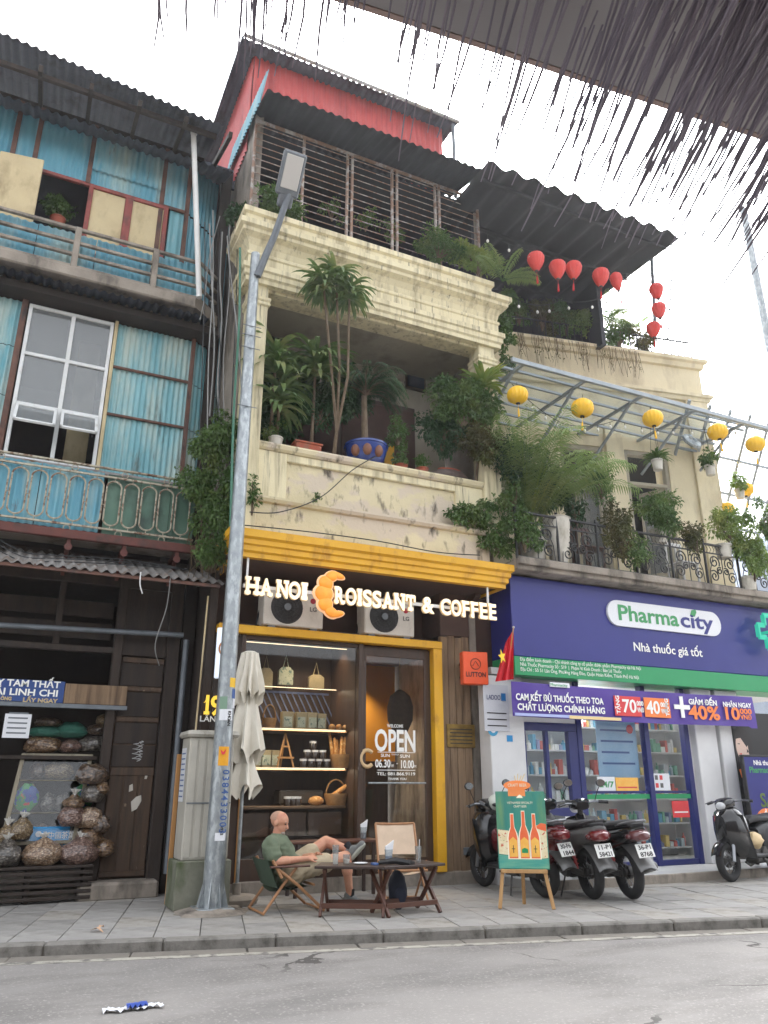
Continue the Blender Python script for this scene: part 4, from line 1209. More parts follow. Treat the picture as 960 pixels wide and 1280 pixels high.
btext('CAM KẾT ĐỦ THUỐC THEO TOA', 645, 754, 874.5, .13, bold=.004)
btext('CHẤT LƯỢNG CHÍNH HÃNG', 647, 756, 887, .13, bold=.004)
obj('logo_pill', MB().box(A(686, 860, BY).x, A(711, 860, BY).x, BY - .03, BY - .02, A(686, 857, BY).z - .02, A(686, 857, BY).z + .05, .03), M_pill, BN)
btext('Pharmacity', 688, 709, 857.3, .06, M_pgreen, .001)
for p0, p1, m_, t0, s_, s2 in ((765, 801, M_redp, 'TẶNG', '70', '000 VNĐ'), (802, 837, M_orange, 'TẶNG', '40', '000 VNĐ')):
    a, b = A(p0, 866, BY), A(p1, 893, BY)
    z0_, z1_ = bz0 + .07, bz1 - .12
    obj('ticket', MB().box(a.x, b.x, BY - .03, BY - .02, z0_, z1_, .004), m_, BN)
    text(s_, .28, M_textwhite, BN, Matrix.Translation((a.x + (.15 if p0 == 765 else .04), BY - .034, z0_ + .06)) @ FACE, bold=.006, width=.28)
    text('000', .1, M_textwhite, BN, Matrix.Translation((a.x + (.45 if p0 == 765 else .34), BY - .034, z0_ + .17)) @ FACE, bold=.003, width=.14)
    text('VNĐ', .1, M_textwhite, BN, Matrix.Translation((a.x + (.45 if p0 == 765 else .34), BY - .034, z0_ + .07)) @ FACE, bold=.003, width=.14)
    xr = a.x + .1 if p0 == 765 else b.x - .04
    text('TẶNG', .1, M_textwhite, BN, Matrix.Translation((xr, BY - .034, z0_ + .03)) @ FACE @ Matrix.Rotation(R(90), 4, 'Z'), bold=.003)
c = A(851, 884, BY); q = MB().box(c.x - .17, c.x + .17, BY - .03, BY - .02, c.z - .035, c.z + .035).box(c.x - .035, c.x + .035, BY - .032, BY - .018, c.z - .17, c.z + .17); obj('plus_mark', q, M_textwhite, BN)
btext('GIẢM ĐẾN', 861, 896, 880, .12, bold=.004); btext('40%', 862, 901, 898, .3, M_orange, .009)
btext('NHẬN NGAY', 904, 939, 883, .11, bold=.003); btext('10', 904, 922, 898.5, .28, M_orange, .008); btext('000', 925, 940, 892, .12, M_orange, .004); btext('VNĐ', 926, 940, 899, .11, M_orange, .003)
# white notice with letters on the pier
NT = thing('notice', 'pale grey notice poster with blue square mark on the white pier beside the flag', 'poster', (6.8, 9.88, 2))
a, b = A(604, 858, 9.88), A(637, 900, 9.88)
part('sheet', mat('notice_grey', C(196, 198, 204), rough=.6), NT, (a.x, b.x, 9.885, 9.897, 2.05, 2.72), b=0)
text('LADOO', .1, M_navyd, NT, Matrix.Translation((a.x + .05, 9.88, 2.5)) @ FACE, width=.24)
obj('blue_mark', MB().box(a.x + .31, a.x + .39, 9.878, 9.884, 2.49, 2.6), mat('mark_blue', C(30, 110, 170)), NT)
q = MB()
for k in range(3): q.box(a.x + .05, b.x - .05, 9.879, 9.884, 2.12 + k * .09, 2.135 + k * .09)
obj('text_rule', q, M_textdark, NT)
ST = thing('sticker', 'round blue sticker on the white pier by the pharmacy', 'sticker', (6.75, 9.89, 1.8))
p = A(617, 912, 9.88); obj('disc', MB().lathe([(0, 0), (.09, 0), (.09, .005)], 20, TR(p.x, 9.899, p.z, rx=90)), mat('sticker_blue', C(60, 150, 190), rough=.5), ST)
obj('symbol', MB().lathe([(0, 0), (.045, 0), (.045, .004)], 16, TR(p.x, 9.893, p.z, rx=90)), M_pill, ST)
p = A(638, 923, 9.88); tag(obj('sticker', MB().box(p.x - .05, p.x + .05, 9.893, 9.899, p.z - .045, p.z + .045), mat('sticker_cyan', C(40, 140, 200), rough=.5)), 'small square blue sticker beside the pickup window', 'sticker')

# ---------------------------------------------------------------- upper floors, turned a little from the street line
MP = TR(12.6, 10.4, 0, rz=-11.5)
MPI = MP.inverted()
def AP(px, py, off=0.0):
    o = MPI @ CAM; d = MPI.to_3x3() @ ray(px, py)
    return o + d * ((off - o.y) / d.y)
def ppart(name, m, *boxes, b=.008, parent=None, **k):
    q = MB()
    for bx in boxes: q.box(*bx, b, MP)
    return obj(name, q, m, parent or PH, **k)
zp = AP(859, 451).z
d1a, d1b = AP(703, 600), AP(757, 600)
d2a, d2b = AP(784, 600), AP(838, 600)
dz = AP(730, 556).z
XL = -6.0
ppart('upper_wall', M_cream2, (XL, d1a.x, 0, .25, 4.6, zp - 1.0), (d1b.x, d2a.x, 0, .25, 4.6, zp - 1.0), (d2b.x, 0, 0, .25, 4.6, zp - 1.0), (d1a.x, d1b.x, 0, .25, dz, zp - 1.0), (d2a.x, d2b.x, 0, .25, dz, zp - 1.0), b=0)
ppart('gable_wall', M_cream2, (-.25, 0, .25, 5, 4.6, zp - .3), b=0)
ppart('pilaster', M_cream2, (d1b.x + .05, d2a.x - .05, -.08, 0, 4.6, dz + .5), (-.5, .03, -.06, 0, 4.6, zp - 1.0))
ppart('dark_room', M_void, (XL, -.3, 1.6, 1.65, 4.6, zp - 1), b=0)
for a, b in ((d1a.x, d1b.x), (d2a.x, d2b.x)):
    o = ppart('door_frame', M_inplaster, (a, a + .08, .02, .14, 4.6, dz), (b - .08, b, .02, .14, 4.6, dz), (a, b, .02, .14, dz - .1, dz), (a, b, .02, .14, dz - .75, dz - .68))
    M2 = MP @ TR(b - .1, .05, 4.65, rz=125)
    q = MB().box(0, .05, 0, .04, 0, dz - 5.4, .004, M2).box(.5, .55, 0, .04, 0, dz - 5.4, .004, M2).box(0, .55, 0, .04, dz - 5.48, dz - 5.4, .004, M2).box(0, .55, 0, .04, 0, .6, .004, M2)
    lf = obj('door_leaf', q, M_inplaster, PH)
    obj('pane', MB().box(.05, .5, .015, .022, .6, dz - 5.48, 0, M2), M_glasswin, lf)
q = MB().sweep([tuple((MP @ V(p))[:2]) for p in ((XL, 0, 0), (0, 0, 0), (0, 2, 0))], [(-.1, zp - 1.02), (.08, zp - 1.02), (.10, zp - .95), (.14, zp - .93), (.14, zp - .86), (.0, zp - .84), (.0, zp - .22), (.06, zp - .2), (.08, zp - .1), (.14, zp - .07), (.14, zp), (-.1, zp)])
obj('terrace_parapet', q, M_cream2, PH)
# balcony slab
part('balcony_slab', M_concrete, PH, (6.78, 14, 9.42, 11.2, 4.43, 4.6), b=.015)
part('balcony_edge', M_concrete, PH, (6.78, 14, 9.36, 9.42, 4.50, 4.62), b=.012)
# terrace room under the big black awning
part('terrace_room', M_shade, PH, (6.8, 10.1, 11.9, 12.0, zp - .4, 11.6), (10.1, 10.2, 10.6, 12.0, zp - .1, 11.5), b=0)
zq = 11.5
q = MB().corrugated((6.2, 8.78, zq), (10.72, 8.78, zq), (6.2, 12.0, zq + .12), .42, .055, seg=10)
obj('awning_sheet', q, M_shade, PH, True, recalc=False)
q = MB()
for y in (9.1, 10.2, 11.4): q.bar((6.3, y, zq - .09), (10.6, y, zq - .09), .05)
obj('awning_frame', q, M_shade, PH)
TR_ = thing('terrace_railing', 'thin black railing along the edge of the pharmacy terrace', 'railing', tuple(MP @ V((-3, .05, zp))))
for z in (.12, .5): obj('rail', MB().bar(MP @ V((-5.6, .05, zp + z)), MP @ V((-.1, .05, zp + z)), .03), M_black, TR_)
for k in range(34): obj('baluster', MB().bar(MP @ V((-5.55 + k * .165, .05, zp)), MP @ V((-5.55 + k * .165, .05, zp + .5)), .018), M_black, TR_)
# trellis canopy over the balcony
zt_ = 7.95
cy0 = 9.2
cp = obj('canopy', MB().box(6.75, 13.6, cy0 - .03, cy0 + .03, zt_ - .04, zt_ + .04, .005), M_steell, PH)
for k in range(6):
    y = 9.5 + k * .36
    obj('purlin', MB().bar((6.75, y, zt_ + .02), (12.5, y, zt_ + .02), .04), M_steell, cp)
obj('canopy_sheet', MB().box(6.75, 12.6, cy0 + .03, 11.7, zt_ + .05, zt_ + .058), M_poly, cp)
for x in (7.0, 8.3, 9.6, 10.9, 12.2):
    obj('rafter', MB().bar((x, cy0, zt_ - .01), (x, 11.6, zt_ - .01), .05, .05), M_steell, cp)
    obj('strut', MB().bar((x, cy0 + .35, zt_ - .03), (x, 10.75, zt_ - .75), .04), M_steell, cp)
# open lattice beyond the corner
t0, t1 = A(862, 500, 9.6), A(985, 530, 9.6)
b0, b1 = A(800, 735, 13.5), A(925, 760, 13.5)
for k in range(6):
    f_ = k / 5
    obj('lattice_bar', MB().bar(t0.lerp(t1, f_), b0.lerp(b1, f_), .05), M_steell, cp)
for k in range(6):
    f_ = (k + .3) / 6
    obj('lattice_bar', MB().bar(t0.lerp(b0, f_), t1.lerp(b1, f_), .045), M_steell, cp)
# iron balcony railing
RL = thing('railing', 'black wrought iron balcony railing with scrolls above the pharmacy sign', 'railing', (9.8, 9.45, 4.6))
rz0, rz1 = 4.64, 5.42
def spiral(cx, cz, r0, r1, a0, turns, n=22):
    return [(cx + (r0 + (r1 - r0) * i / n) * math.cos(a0 + turns * 2 * math.pi * i / n), 0, cz + (r0 + (r1 - r0) * i / n) * math.sin(a0 + turns * 2 * math.pi * i / n)) for i in range(n + 1)]
pn = MB()
PWd = .78
pn.bar((0, 0, .04), (PWd, 0, .04), .025); pn.bar((0, 0, .62), (PWd, 0, .62), .02); pn.bar((0, 0, .78), (PWd, 0, .78), .045, .03)
for s_ in (0, 1):
    X = lambda x: PWd - x if s_ else x
    for cx, cz, r, a0, tn in ((.2, .46, .13, -.5, 1.6), (.17, .2, .11, 2.2, -1.5), (.31, .31, .07, 1.0, 1.4)):
        pn.tube([(X(p[0]), p[1], p[2]) for p in spiral(cx, cz, r, .02, a0, tn)], .012, 5)
    pn.tube([(X(.06), 0, .06), (X(.08), 0, .3), (X(.2), 0, .58)], .008, 5)
    for k in range(5):
        x = .04 + k * .08; pn.tube([(X(x), 0, .63), (X(x + .04), 0, .69), (X(x), 0, .76)], .006, 4)
pn.tube([(PWd / 2, 0, .05), (PWd / 2, 0, .62)], .009, 5)
pn = pn.mesh('scroll_panel', M_black, True)
x = 6.82; k = 0
while x < 13:
    o = obj('scroll_panel', pn, None, RL, world=False); o.matrix_parent_inverse = ROOTM[RL.name].inverted(); o.matrix_basis = TR(x, 9.45, rz0 - .04)
    obj('post', MB().box(x - .03, x, 9.43, 9.47, 4.6, rz1 + .05, .004), M_black, RL)
    x += PWd + .03; k += 1
# far things on the right
FB = thing('far_building', 'hazy blue grey building far off behind the lattice at the right edge', 'building', (26, 24, 0))
p = A(938, 640, 24)
q = MB().prism([(p.x - 1.2, 0), (p.x - 1.2, 9.0), (p.x + 1.2, 12.8), (p.x + 9, 13.8), (p.x + 9, 0)], 24, 30); obj('wall', q, mat('far_wall', C(150, 160, 176), C(160, 170, 184), rough=.8, scale=.5), FB)
for k in range(3):
    obj('window', MB().box(p.x + 2 + k * 2, p.x + 3.2 + k * 2, 23.97, 24.02, 8, 9.6), M_glasswin, FB)
p = A(929, 262, 12.5)
q = MB(); q.tube([(p.x, 12.5, 0), (p.x, 12.5, p.z)], [.16, .10], 12); q.tube([(p.x, 12.5, p.z), (p.x - .1, 12.5, p.z + .15)], .05, 8)
tag(obj('lamp_post', q, M_galv, None, True), 'plain tall grey pole against the white sky at the right edge', 'pole')
# ================================================================ street lamp
PX, PYy = 2.36, 9.27
SL = thing('street_lamp', 'tall galvanised street lamp with angled arm standing on the kerbside pavement before the cafe', 'street lamp', (PX, PYy, 0))
PR = lambda z: .118 - .052 * z / 8.6
q = MB().tube([(PX, PYy, .05), (PX, PYy, 2), (PX, PYy, 5), (PX, PYy, 8.62)], [PR(0), PR(2), PR(5), PR(8.6)], 20)
obj('pole', q, M_galv, SL, True)
q = MB().box(PX - .2, PX + .2, PYy - .2, PYy + .2, .02, .05, .006)
for k in range(8):
    a = k * math.pi / 4 + .3
    d = V((math.cos(a), math.sin(a), 0)); n = V((-d.y, d.x, 0)) * .006
    p = V((PX, PYy, .05)); r0 = PR(0)
    P = [p + d * r0, p + d * .175, p + d * (r0 - .005) + V((0, 0, .26))]
    q.add([v - n for v in P] + [v + n for v in P], [(0, 1, 2), (5, 4, 3), (0, 3, 4, 1), (1, 4, 5, 2), (2, 5, 3, 0)])
obj('base_plate', q, M_galv, SL)
q = MB()
for a in (.7, 2.3, 3.9, 5.5): q.tube([(PX + .24 * math.cos(a), PYy + .24 * math.sin(a), .02), (PX + .24 * math.cos(a), PYy + .24 * math.sin(a), .08)], .015, 6)
q2 = MB().grid(lambda u, v: V((PX + (.42 + .14 * mnoise.noise(V((math.cos(u * 6.28) * 2, math.sin(u * 6.28) * 2, 5)))) * v * math.cos(u * 6.2832), PYy + (.40 + .12 * mnoise.noise(V((math.cos(u * 6.28) * 2, math.sin(u * 6.28) * 2, 1)))) * v * math.sin(u * 6.2832), (.05 * (1 - v ** 3) + .02 * mnoise.noise(V((u * 9, v * 7, 0)))) * (1 if v < .98 else 0))), 40, 8)
obj('footing', q2, M_concrete, SL, True)
arm0 = V((PX + .03, PYy - .07, 8.2)); arm1 = A(343, 295, 9.0); arm2 = A(361, 243, 8.75)
q = MB().tube([arm0, arm0.lerp(arm1, .5) + V((0, 0, .02)), arm1, arm2], [.055, .052, .05, .045], 12)
obj('arm', q, M_steel, SL, True)
h0, h1 = A(356, 256, 8.82), A(371, 190, 8.35)
fw = (h1 - h0).normalized(); sw = fw.cross(V((0, 0, 1))).normalized(); uw = sw.cross(fw)
Lh = (h1 - h0).length
HM = Matrix(((sw.x, fw.x, uw.x, h0.x), (sw.y, fw.y, uw.y, h0.y), (sw.z, fw.z, uw.z, h0.z), (0, 0, 0, 1)))
obj('lamp_head', MB().box(-.17, .17, .12, Lh, .0, .09, .025, HM).box(-.11, .11, -.04, .16, .005, .085, .02, HM), M_steel, SL)
obj('lens', MB().box(-.125, .125, .22, Lh - .05, -.012, .004, .006, HM), mat('lamp_lens', C(196, 194, 190), rough=.25), SL)
q = MB()
for z in (7.35, 7.2, 7.0, 6.1): q.tube([(PX - .13, PYy - PR(z) - .01, z), (PX + .13, PYy - PR(z) - .01, z)], .006, 5)
obj('cable_clamp', q, M_steel, SL)
CA = math.atan2(-PYy, -PX)
def patch(name, z0, z1, a0, a1, m_, dr=.002):
    def fn(u, v):
        a = CA + R(a0 + (a1 - a0) * u); z = z0 + (z1 - z0) * v
        r = PR(z) + dr
        return V((PX + r * math.cos(a), PYy + r * math.sin(a), z))
    return obj(name, MB().grid(fn, 8, 1), m_, SL, True)
M_sty = mat('sticker_yellow', C(232, 190, 50), C(222, 174, 40), scale=20, rough=.5)
M_sto = mat('sticker_orange', C(226, 160, 30), rough=.5)
M_stb = mat('sticker_print_blue', C(62, 92, 146), rough=.5)
zpx = lambda py: A(275, py, 9.16).z
patch('sticker', zpx(858), zpx(846), 20, 70, M_sty); patch('sticker', zpx(872), zpx(860), 40, 80, M_stb); patch('sticker', zpx(886), zpx(870), -40, 10, mat('sticker_green', C(120, 150, 128), rough=.6)); patch('sticker', zpx(884), zpx(872), 50, 80, M_pill)
patch('sticker', zpx(900), zpx(886), -35, 50, M_pill); patch('sticker', zpx(957), zpx(933), -22, 42, M_sto); patch('sticker', zpx(1051), zpx(1041), -10, 55, M_pill)
obj('bird_mark', MB().prism([(-.03, .03), (0, 0), (.035, .035), (.02, -.02), (0, -.03), (-.02, -.015)], -.002, .002, TR(PX - .02, PYy - PR(2) - .009, zpx(940), rz=-8)), M_redp, SL)
def pole_text(s, z_top, m_, size, ang=20, down=True):
    z = z_top
    for ch in s:
        a = CA + R(ang); r = PR(z) + .004
        if ch != ' ':
            M = Matrix.Translation((PX + r * math.cos(a), PYy + r * math.sin(a), z)) @ Matrix.Rotation(a + math.pi / 2, 4, 'Z') @ FACE @ Matrix.Rotation(R(-90), 4, 'Z')
            text(ch, size, m_, SL, M, bold=.002, ext=.0005)
        z -= size * .66
pole_text('0384433003', zpx(962), M_stb, .105, 12)
pole_text('KHOAN', zpx(888), M_textdark, .05, 20)
pole_text('0972', zpx(1032), M_textdark, .04, 20)

# ---------------------------------------------------------------- electrical cabinet
M_cab = mat('cabinet_grey', C(184, 180, 168), C(166, 162, 152), rough=.55, scale=3, stain=C(120, 114, 100), sscale=(5, 5, 1.2), slo=.54, shi=.74)
M_moss = mat('mossy_concrete', C(128, 128, 114), C(104, 106, 92), rough=.95, scale=4, bump=.3, stain=C(70, 82, 48), sscale=(3, 3, 1.6), slo=.46, shi=.66)
EC = thing('electrical_cabinet', 'tall grey metal electrical cabinet on a mossy concrete plinth behind the lamp pole', 'cabinet', (2.35, 9.7, 0))
part('plinth', M_moss, EC, (1.98, 2.60, 9.46, 9.95, 0, .5), b=.012)
part('cabinet', M_cab, EC, (2.03, 2.56, 9.5, 9.92, .5, 1.84), b=.012)
for x in (2.05, 2.15, 2.25, 2.35, 2.46): part('rib', M_cab, EC, (x, x + .07, 9.488, 9.502, .53 if x < 2.5 else .56, 1.81), b=.004)
part('seam', M_steel, EC, (2.04, 2.55, 9.484, 9.5, 1.1, 1.115), b=0)
q = MB().sweep([(2.03, 9.92), (2.03, 9.5), (2.56, 9.5), (2.56, 9.92)], [(-.02, 1.84), (.03, 1.84), (.05, 1.87), (.03, 1.91), (-.02, 1.92)]); obj('cap', q, M_cab, EC)
part('roof', M_cab, EC, (2.05, 2.54, 9.52, 9.9, 1.88, 1.915))
a_ = TR(2.025, 9.75, 1.42, rz=-90)
q = MB().box(-.12, .12, -.004, 0, -.3, .3, 0, a_); obj('paper_notice', q, M_pill, EC)
q = MB()
for k in range(9): q.box(-.09, .09, -.006, -.003, -.25 + k * .06, -.235 + k * .06, 0, a_)
obj('notice_line', q, M_stb, EC)
# wooden framed board standing behind the cabinet
M_pine = mat('pine', C(190, 140, 84), C(170, 122, 70), rough=.6, scale=4, stretch=(4, 4, .6))
WB = thing('menu_board', 'narrow pine framed board standing behind the electrical cabinet', 'board', (2.4, 10.02, 0))
part('panel', M_shopwood, WB, (2.02, 2.82, 10.04, 10.06, .18, 1.62), b=.004)
for x in (2.0, 2.80): part('stile', M_pine, WB, (x, x + .05, 10.02, 10.07, .0, 1.66), b=.005)
part('rail', M_pine, WB, (2.02, 2.82, 10.03, 10.065, 1.62, 1.66), b=.004)
# closed parasol
M_canvas = mat('parasol_canvas', C(224, 218, 204), C(208, 202, 188), rough=.85, scale=5, bump=.1)
PSL = thing('parasol', 'closed off-white parasol strapped to its pole beside the lamp post', 'parasol', (2.98, 9.75, 0))
xs = A(308, 900, 9.75).x
zt0, zt1, zt2 = A(309, 816, 9.75).z, A(309, 868, 9.75).z, A(308, 990, 9.75).z
def fold(r0, r1, z0, z1, n=11, ph=0.0, lean=0.0):
    def fn(u, v):
        a = u * 2 * math.pi
        r = r0 + (r1 - r0) * v
        r *= 1 + (.34 * math.cos(n * a + ph + .5 * math.sin(3 * v + a)) + .12 * math.cos(2.0 * n * a + 3 * v)) * (.25 + .75 * v)
        zz = z0 + (z1 - z0) * v + (.09 * math.cos(n * a + ph + 1.0) * v)
        return V((xs + lean * v + r * math.cos(a), 9.75 + r * math.sin(a), zz))
    return fn
obj('canopy', MB().grid(fold(.10, .17, zt0, zt1 - .05), 66, 10), M_canvas, PSL, True)
q = MB().grid(fold(.09, .19, zt1 + .05, zt1 - .75, 7, .5), 56, 12); obj('canopy_fold', q, M_canvas, PSL, True)
q = MB().grid(fold(.07, .17, zt1 - .65, zt2, 5, 1.2, .0), 50, 10); obj('canopy_fold', q, M_canvas, PSL, True)
obj('top_cap', MB().lathe([(0, .03), (.06, .02), (.1, 0), (.1, -.03)], 18, TR(xs, 9.75, zt0)), M_canvas, PSL, True)
obj('pole', MB().tube([(xs, 9.75, .1), (xs, 9.75, zt0)], .022, 10), M_galv, PSL, True)
obj('base', MB().lathe([(0, .0), (.24, 0), (.26, .06), (.22, .09), (.05, .1), (.05, .22), (0, .22)], 24, TR(xs, 9.75, 0)), M_concrete, PSL, True)
obj('strap', MB().tube([(xs + .12 * math.cos(a), 9.75 + .12 * math.sin(a), zt1 - .7) for a in [2 * math.pi * k / 14 for k in range(14)]], .012, 6, closed=True), M_canvas, PSL, True)
# round fan / disc beside the cabinet
p = G(303, 1108)
DK = thing('floor_fan', 'blue grey round floor fan standing between the cabinet and the seated man', 'fan', (p.x, p.y + .05, 0))
q = MB()
c = V((p.x, p.y + .05, .36))
Mf = Matrix.Translation(c) @ TR(rz=-58) @ TR(rx=90)
for r in (.06, .12, .18, .24): q.tube([Mf @ V((r * math.cos(a), r * math.sin(a), .05 - r * .12)) for a in [2 * math.pi * k / 24 for k in range(24)]], .006, 5, closed=True)
for k in range(14):
    a = 2 * math.pi * k / 14; q.tube([Mf @ V((.05 * math.cos(a), .05 * math.sin(a), .05)), Mf @ V((.24 * math.cos(a), .24 * math.sin(a), .02))], .004, 4)
obj('guard', q, M_galv, DK, True)
obj('blades', MB().lathe([(0, 0), (.2, .0), (.2, .01), (0, .02)], 20, Mf), mat('fan_blue', C(90, 110, 140), rough=.3), DK, True)
obj('stand', MB().tube([c, c - V((0, 0, .34))], .02, 8).lathe([(0, 0), (.17, 0), (.16, .03), (0, .05)], 20, TR(p.x, p.y + .05, 0)), M_steel, DK, True)

# ================================================================ left shop: goods
def speckle(name, c1, c2, c3, sc):
    return mat(name, c1, c2, rough=.28, scale=sc, stain=c3, sscale=(sc * 1.6, sc * 1.6, sc * 1.1), slo=.46, shi=.66, coat=.9, bump=.7, voro=(sc * 2.0, c3, tuple(x * .5 for x in c3[:3]) + (1,)))
HB = [speckle('herb_tan', C(150, 118, 84), C(186, 160, 126), C(104, 76, 52), 16), speckle('herb_pale', C(190, 166, 138), C(214, 196, 172), C(140, 110, 84), 20),
      speckle('herb_pink', C(152, 124, 112), C(184, 160, 146), C(108, 80, 70), 18), speckle('herb_brown', C(112, 90, 70), C(146, 122, 98), C(72, 56, 44), 14),
      speckle('herb_grey', C(120, 114, 104), C(160, 152, 142), C(78, 72, 66), 16), speckle('herb_mushroom', C(196, 178, 140), C(164, 142, 104), C(116, 92, 60), 26)]
M_sackgreen = mat('green_sack', C(40, 92, 78), C(52, 108, 92), rough=.7, scale=12)
BAGN = [0]
def bag(c, rx, ry, rz, m_, label, group, knot=True, name='herb_bag'):
    BAGN[0] += 1
    t = thing(name, label, 'bag', (c[0], c[1], c[2] - rz), group=group)
    q = MB().ellipsoid(c, rx, ry, rz, 30, 20, None, .16, BAGN[0] * 3.1)
    q.v = [tuple(V(p) + (V(p) - V(c)) * (.07 * mnoise.noise(V(p) * 11) + .045 * mnoise.noise(V(p) * 26))) for p in q.v]
    nv = []
    for p_ in q.v:
        h = (p_[2] - c[2]) / rz; ax, ay = p_[0] - c[0], p_[1] - c[1]; a_ = math.atan2(ay, ax)
        g_ = 1 + .07 * math.cos(11 * a_ + BAGN[0]) * max(0, h) + (.10 if h < 0 else 0) * (1 - abs(h + .4))
        if knot and h > .45: g_ *= 1 - (h - .45) * .9
        nv.append((c[0] + ax * g_, c[1] + ay * g_, max(p_[2] + (.25 * rz * max(0, h - .6) if knot else -.12 * rz * max(0, h)), c[2] - rz * .8)))
    q.v = nv
    obj('body', q, m_, t, True)
    if knot:
        q = MB(); top = V(c) + V((0, 0, rz * .9))
        for k in range(7):
            a = k * .9 + BAGN[0]; q.prism([(-.004, 0), (.03 * math.cos(a), .08 + .02 * math.sin(k)), (.004, 0)], -.004, .004, Matrix.Translation(top) @ TR(rz=k * 50))
        q.tube([top - V((0, 0, .03)), top + V((0, 0, .02))], [.035, .016], 8)
        q.lathe([(.016, .015), (.022, .035), (.045, .065), (.05, .075), (.018, .045)], 30, Matrix.Translation(top) @ TR(rx=8 * math.sin(BAGN[0]), ry=12 * math.cos(BAGN[0] * 2)), 5, .45)
        obj('knot', q, mat('clear_plastic_%d' % BAGN[0], C(206, 204, 198), rough=.2, coat=.4), t, True)
    return t
# slatted bench
bl, br = A(-60, 1120, 10.75).x, A(112, 1120, 10.75).x
BE = thing('slatted_bench', 'low dark slatted wooden bench carrying bags in front of the herb shop', 'bench', ((bl + br) / 2, 10.8, 0))
for k in range(5):
    z = .03 + k * .068
    part('slat', M_darkwood, BE, (bl, br, 10.7, 10.735, z, z + .04), b=.006)
for k in range(5):
    part('top_slat', M_darkwood, BE, (bl, br, 10.7 + k * .095, 10.78 + k * .095, .37, .40), b=.006)
for x in (bl + .05, (bl + br) / 2, br - .1): part('leg', M_darkwood, BE, (x, x + .06, 10.74, 11.15, 0, .37), b=.006)
rb = 'plastic bags of herbs on the bench'
for px0, px1, lab, m_ in ((-14, 27, 'clear bag of greyish herbs at the left edge on the slatted bench', HB[4]), (28, 78, 'large clear bag of tan bark in the middle of the slatted bench', HB[1]), (74, 122, 'clear bag of pinkish roots at the right end of the slatted bench', HB[2])):
    a, b = A(px0, 1072, 10.8).x, A(px1, 1072, 10.8).x
    bag(((a + b) / 2, 10.88 + .03 * random.random(), .53), (b - a) / 2 * 1.0, .18, .165, m_, lab, rb)
# blue box with print
p0, p1 = A(36, 1058, 11.08), A(88, 1033, 11.08)
BX = thing('carton', 'bright blue carton with white print behind the bench bags', 'box', ((p0.x + p1.x) / 2, 11.15, .55))
part('box', mat('carton_blue', C(20, 140, 205), C(26, 148, 212), rough=.45, scale=3), BX, (p0.x, p1.x, 11.08, 11.28, .51, p1.z), b=.006)
text('中國茶葉', .085, M_textwhite, BX, Matrix.Translation((p0.x + .2, 11.074, p1.z - .13)) @ FACE, width=.3)
obj('round_mark', MB().lathe([(0, 0), (.035, 0), (.035, .003)], 16, TR(p0.x + .09, 11.076, p1.z - .08, rx=90)), M_pill, BX)
q = MB().tube([(p0.x + .28 + .1 * math.cos(a), 11.076, p1.z - .22 + .05 * math.sin(a)) for a in [math.pi * k / 10 for k in range(11)]], .009, 5); q.box(p0.x + .2, p1.x - .03, 11.075, 11.08, p1.z - .17, p1.z - .162); obj('print', q, M_pill, BX)
# glass display cabinet, leaning back
gc0, gc1 = A(-2, 1060, 11.0), A(94, 1060, 11.0)
DC = thing('display_cabinet', 'leaning glass fronted display cabinet of herb bags in the left shop', 'cabinet', ((gc0.x + gc1.x) / 2, 11.25, .5))
zc0, zc1 = .62, A(55, 942, 11.3).z
M_palewood = mat('pale_wood', C(150, 142, 124), C(132, 124, 106), rough=.7, scale=4, stain=C(96, 88, 74), sscale=(6, 6, 3), slo=.52, shi=.7)
lean = .22
LM = Matrix(((1, 0, .10, gc0.x), (0, 1, lean, 11.02), (0, 0, 1, zc0), (0, 0, 0, 1)))
Wc, Hc = gc1.x - gc0.x, zc1 - zc0
q = MB().box(0, .05, 0, .05, 0, Hc, .006, LM).box(Wc - .05, Wc, 0, .05, 0, Hc, .006, LM).box(0.05, Wc - .05, .002, .048, Hc - .05, Hc, .006, LM).box(.05, Wc - .05, .002, .048, 0, .04, .006, LM); obj('frame', q, M_palewood, DC)
obj('back', MB().box(0, Wc, .33, .35, 0, Hc, 0, LM), M_interior, DC)
for f_ in (.34, .7): obj('shelf', MB().box(.05, Wc - .05, .02, .32, Hc * f_ - .012, Hc * f_, 0, LM), M_palewood, DC)
obj('pane', MB().box(.05, Wc - .05, .02, .025, .04, Hc - .05, 0, LM), M_glass, DC)
for bi, (f_, xx, m_, w_) in enumerate(((.70, .24, HB[3], .10), (.70, .50, HB[5], .19), (.70, .84, HB[3], .11), (.34, .45, HB[4], .09), (.34, .62, HB[4], .10), (.0, .2, HB[4], .13), (.0, .45, HB[3], .12), (.0, .7, HB[4], .12))):
    c = LM @ V((xx, .17, Hc * f_ + .115)); bag(tuple(c), w_, .1, .125, m_, ('left brown bag on the top shelf of the glass cabinet', 'large pale mushroom bag in the middle of the cabinet top shelf', 'right brown bag on the top shelf of the glass cabinet', 'left grey bag between the foil pouches', 'right grey bag between the foil pouches', 'left grey bag on the bottom shelf of the glass cabinet', 'brown bag in the middle of the cabinet bottom shelf', 'right grey bag on the bottom shelf of the glass cabinet')[bi], 'bags on one shelf of the glass cabinet', False)
M_pouch = [mat('pouch_blue', C(40, 62, 140), C(60, 90, 160), rough=.3, scale=9, stain=C(60, 140, 80), sscale=(9, 9, 7), slo=.45, shi=.5, stain2=C(190, 60, 60), s2scale=(7, 7, 9), s2lo=.6, s2hi=.63)]
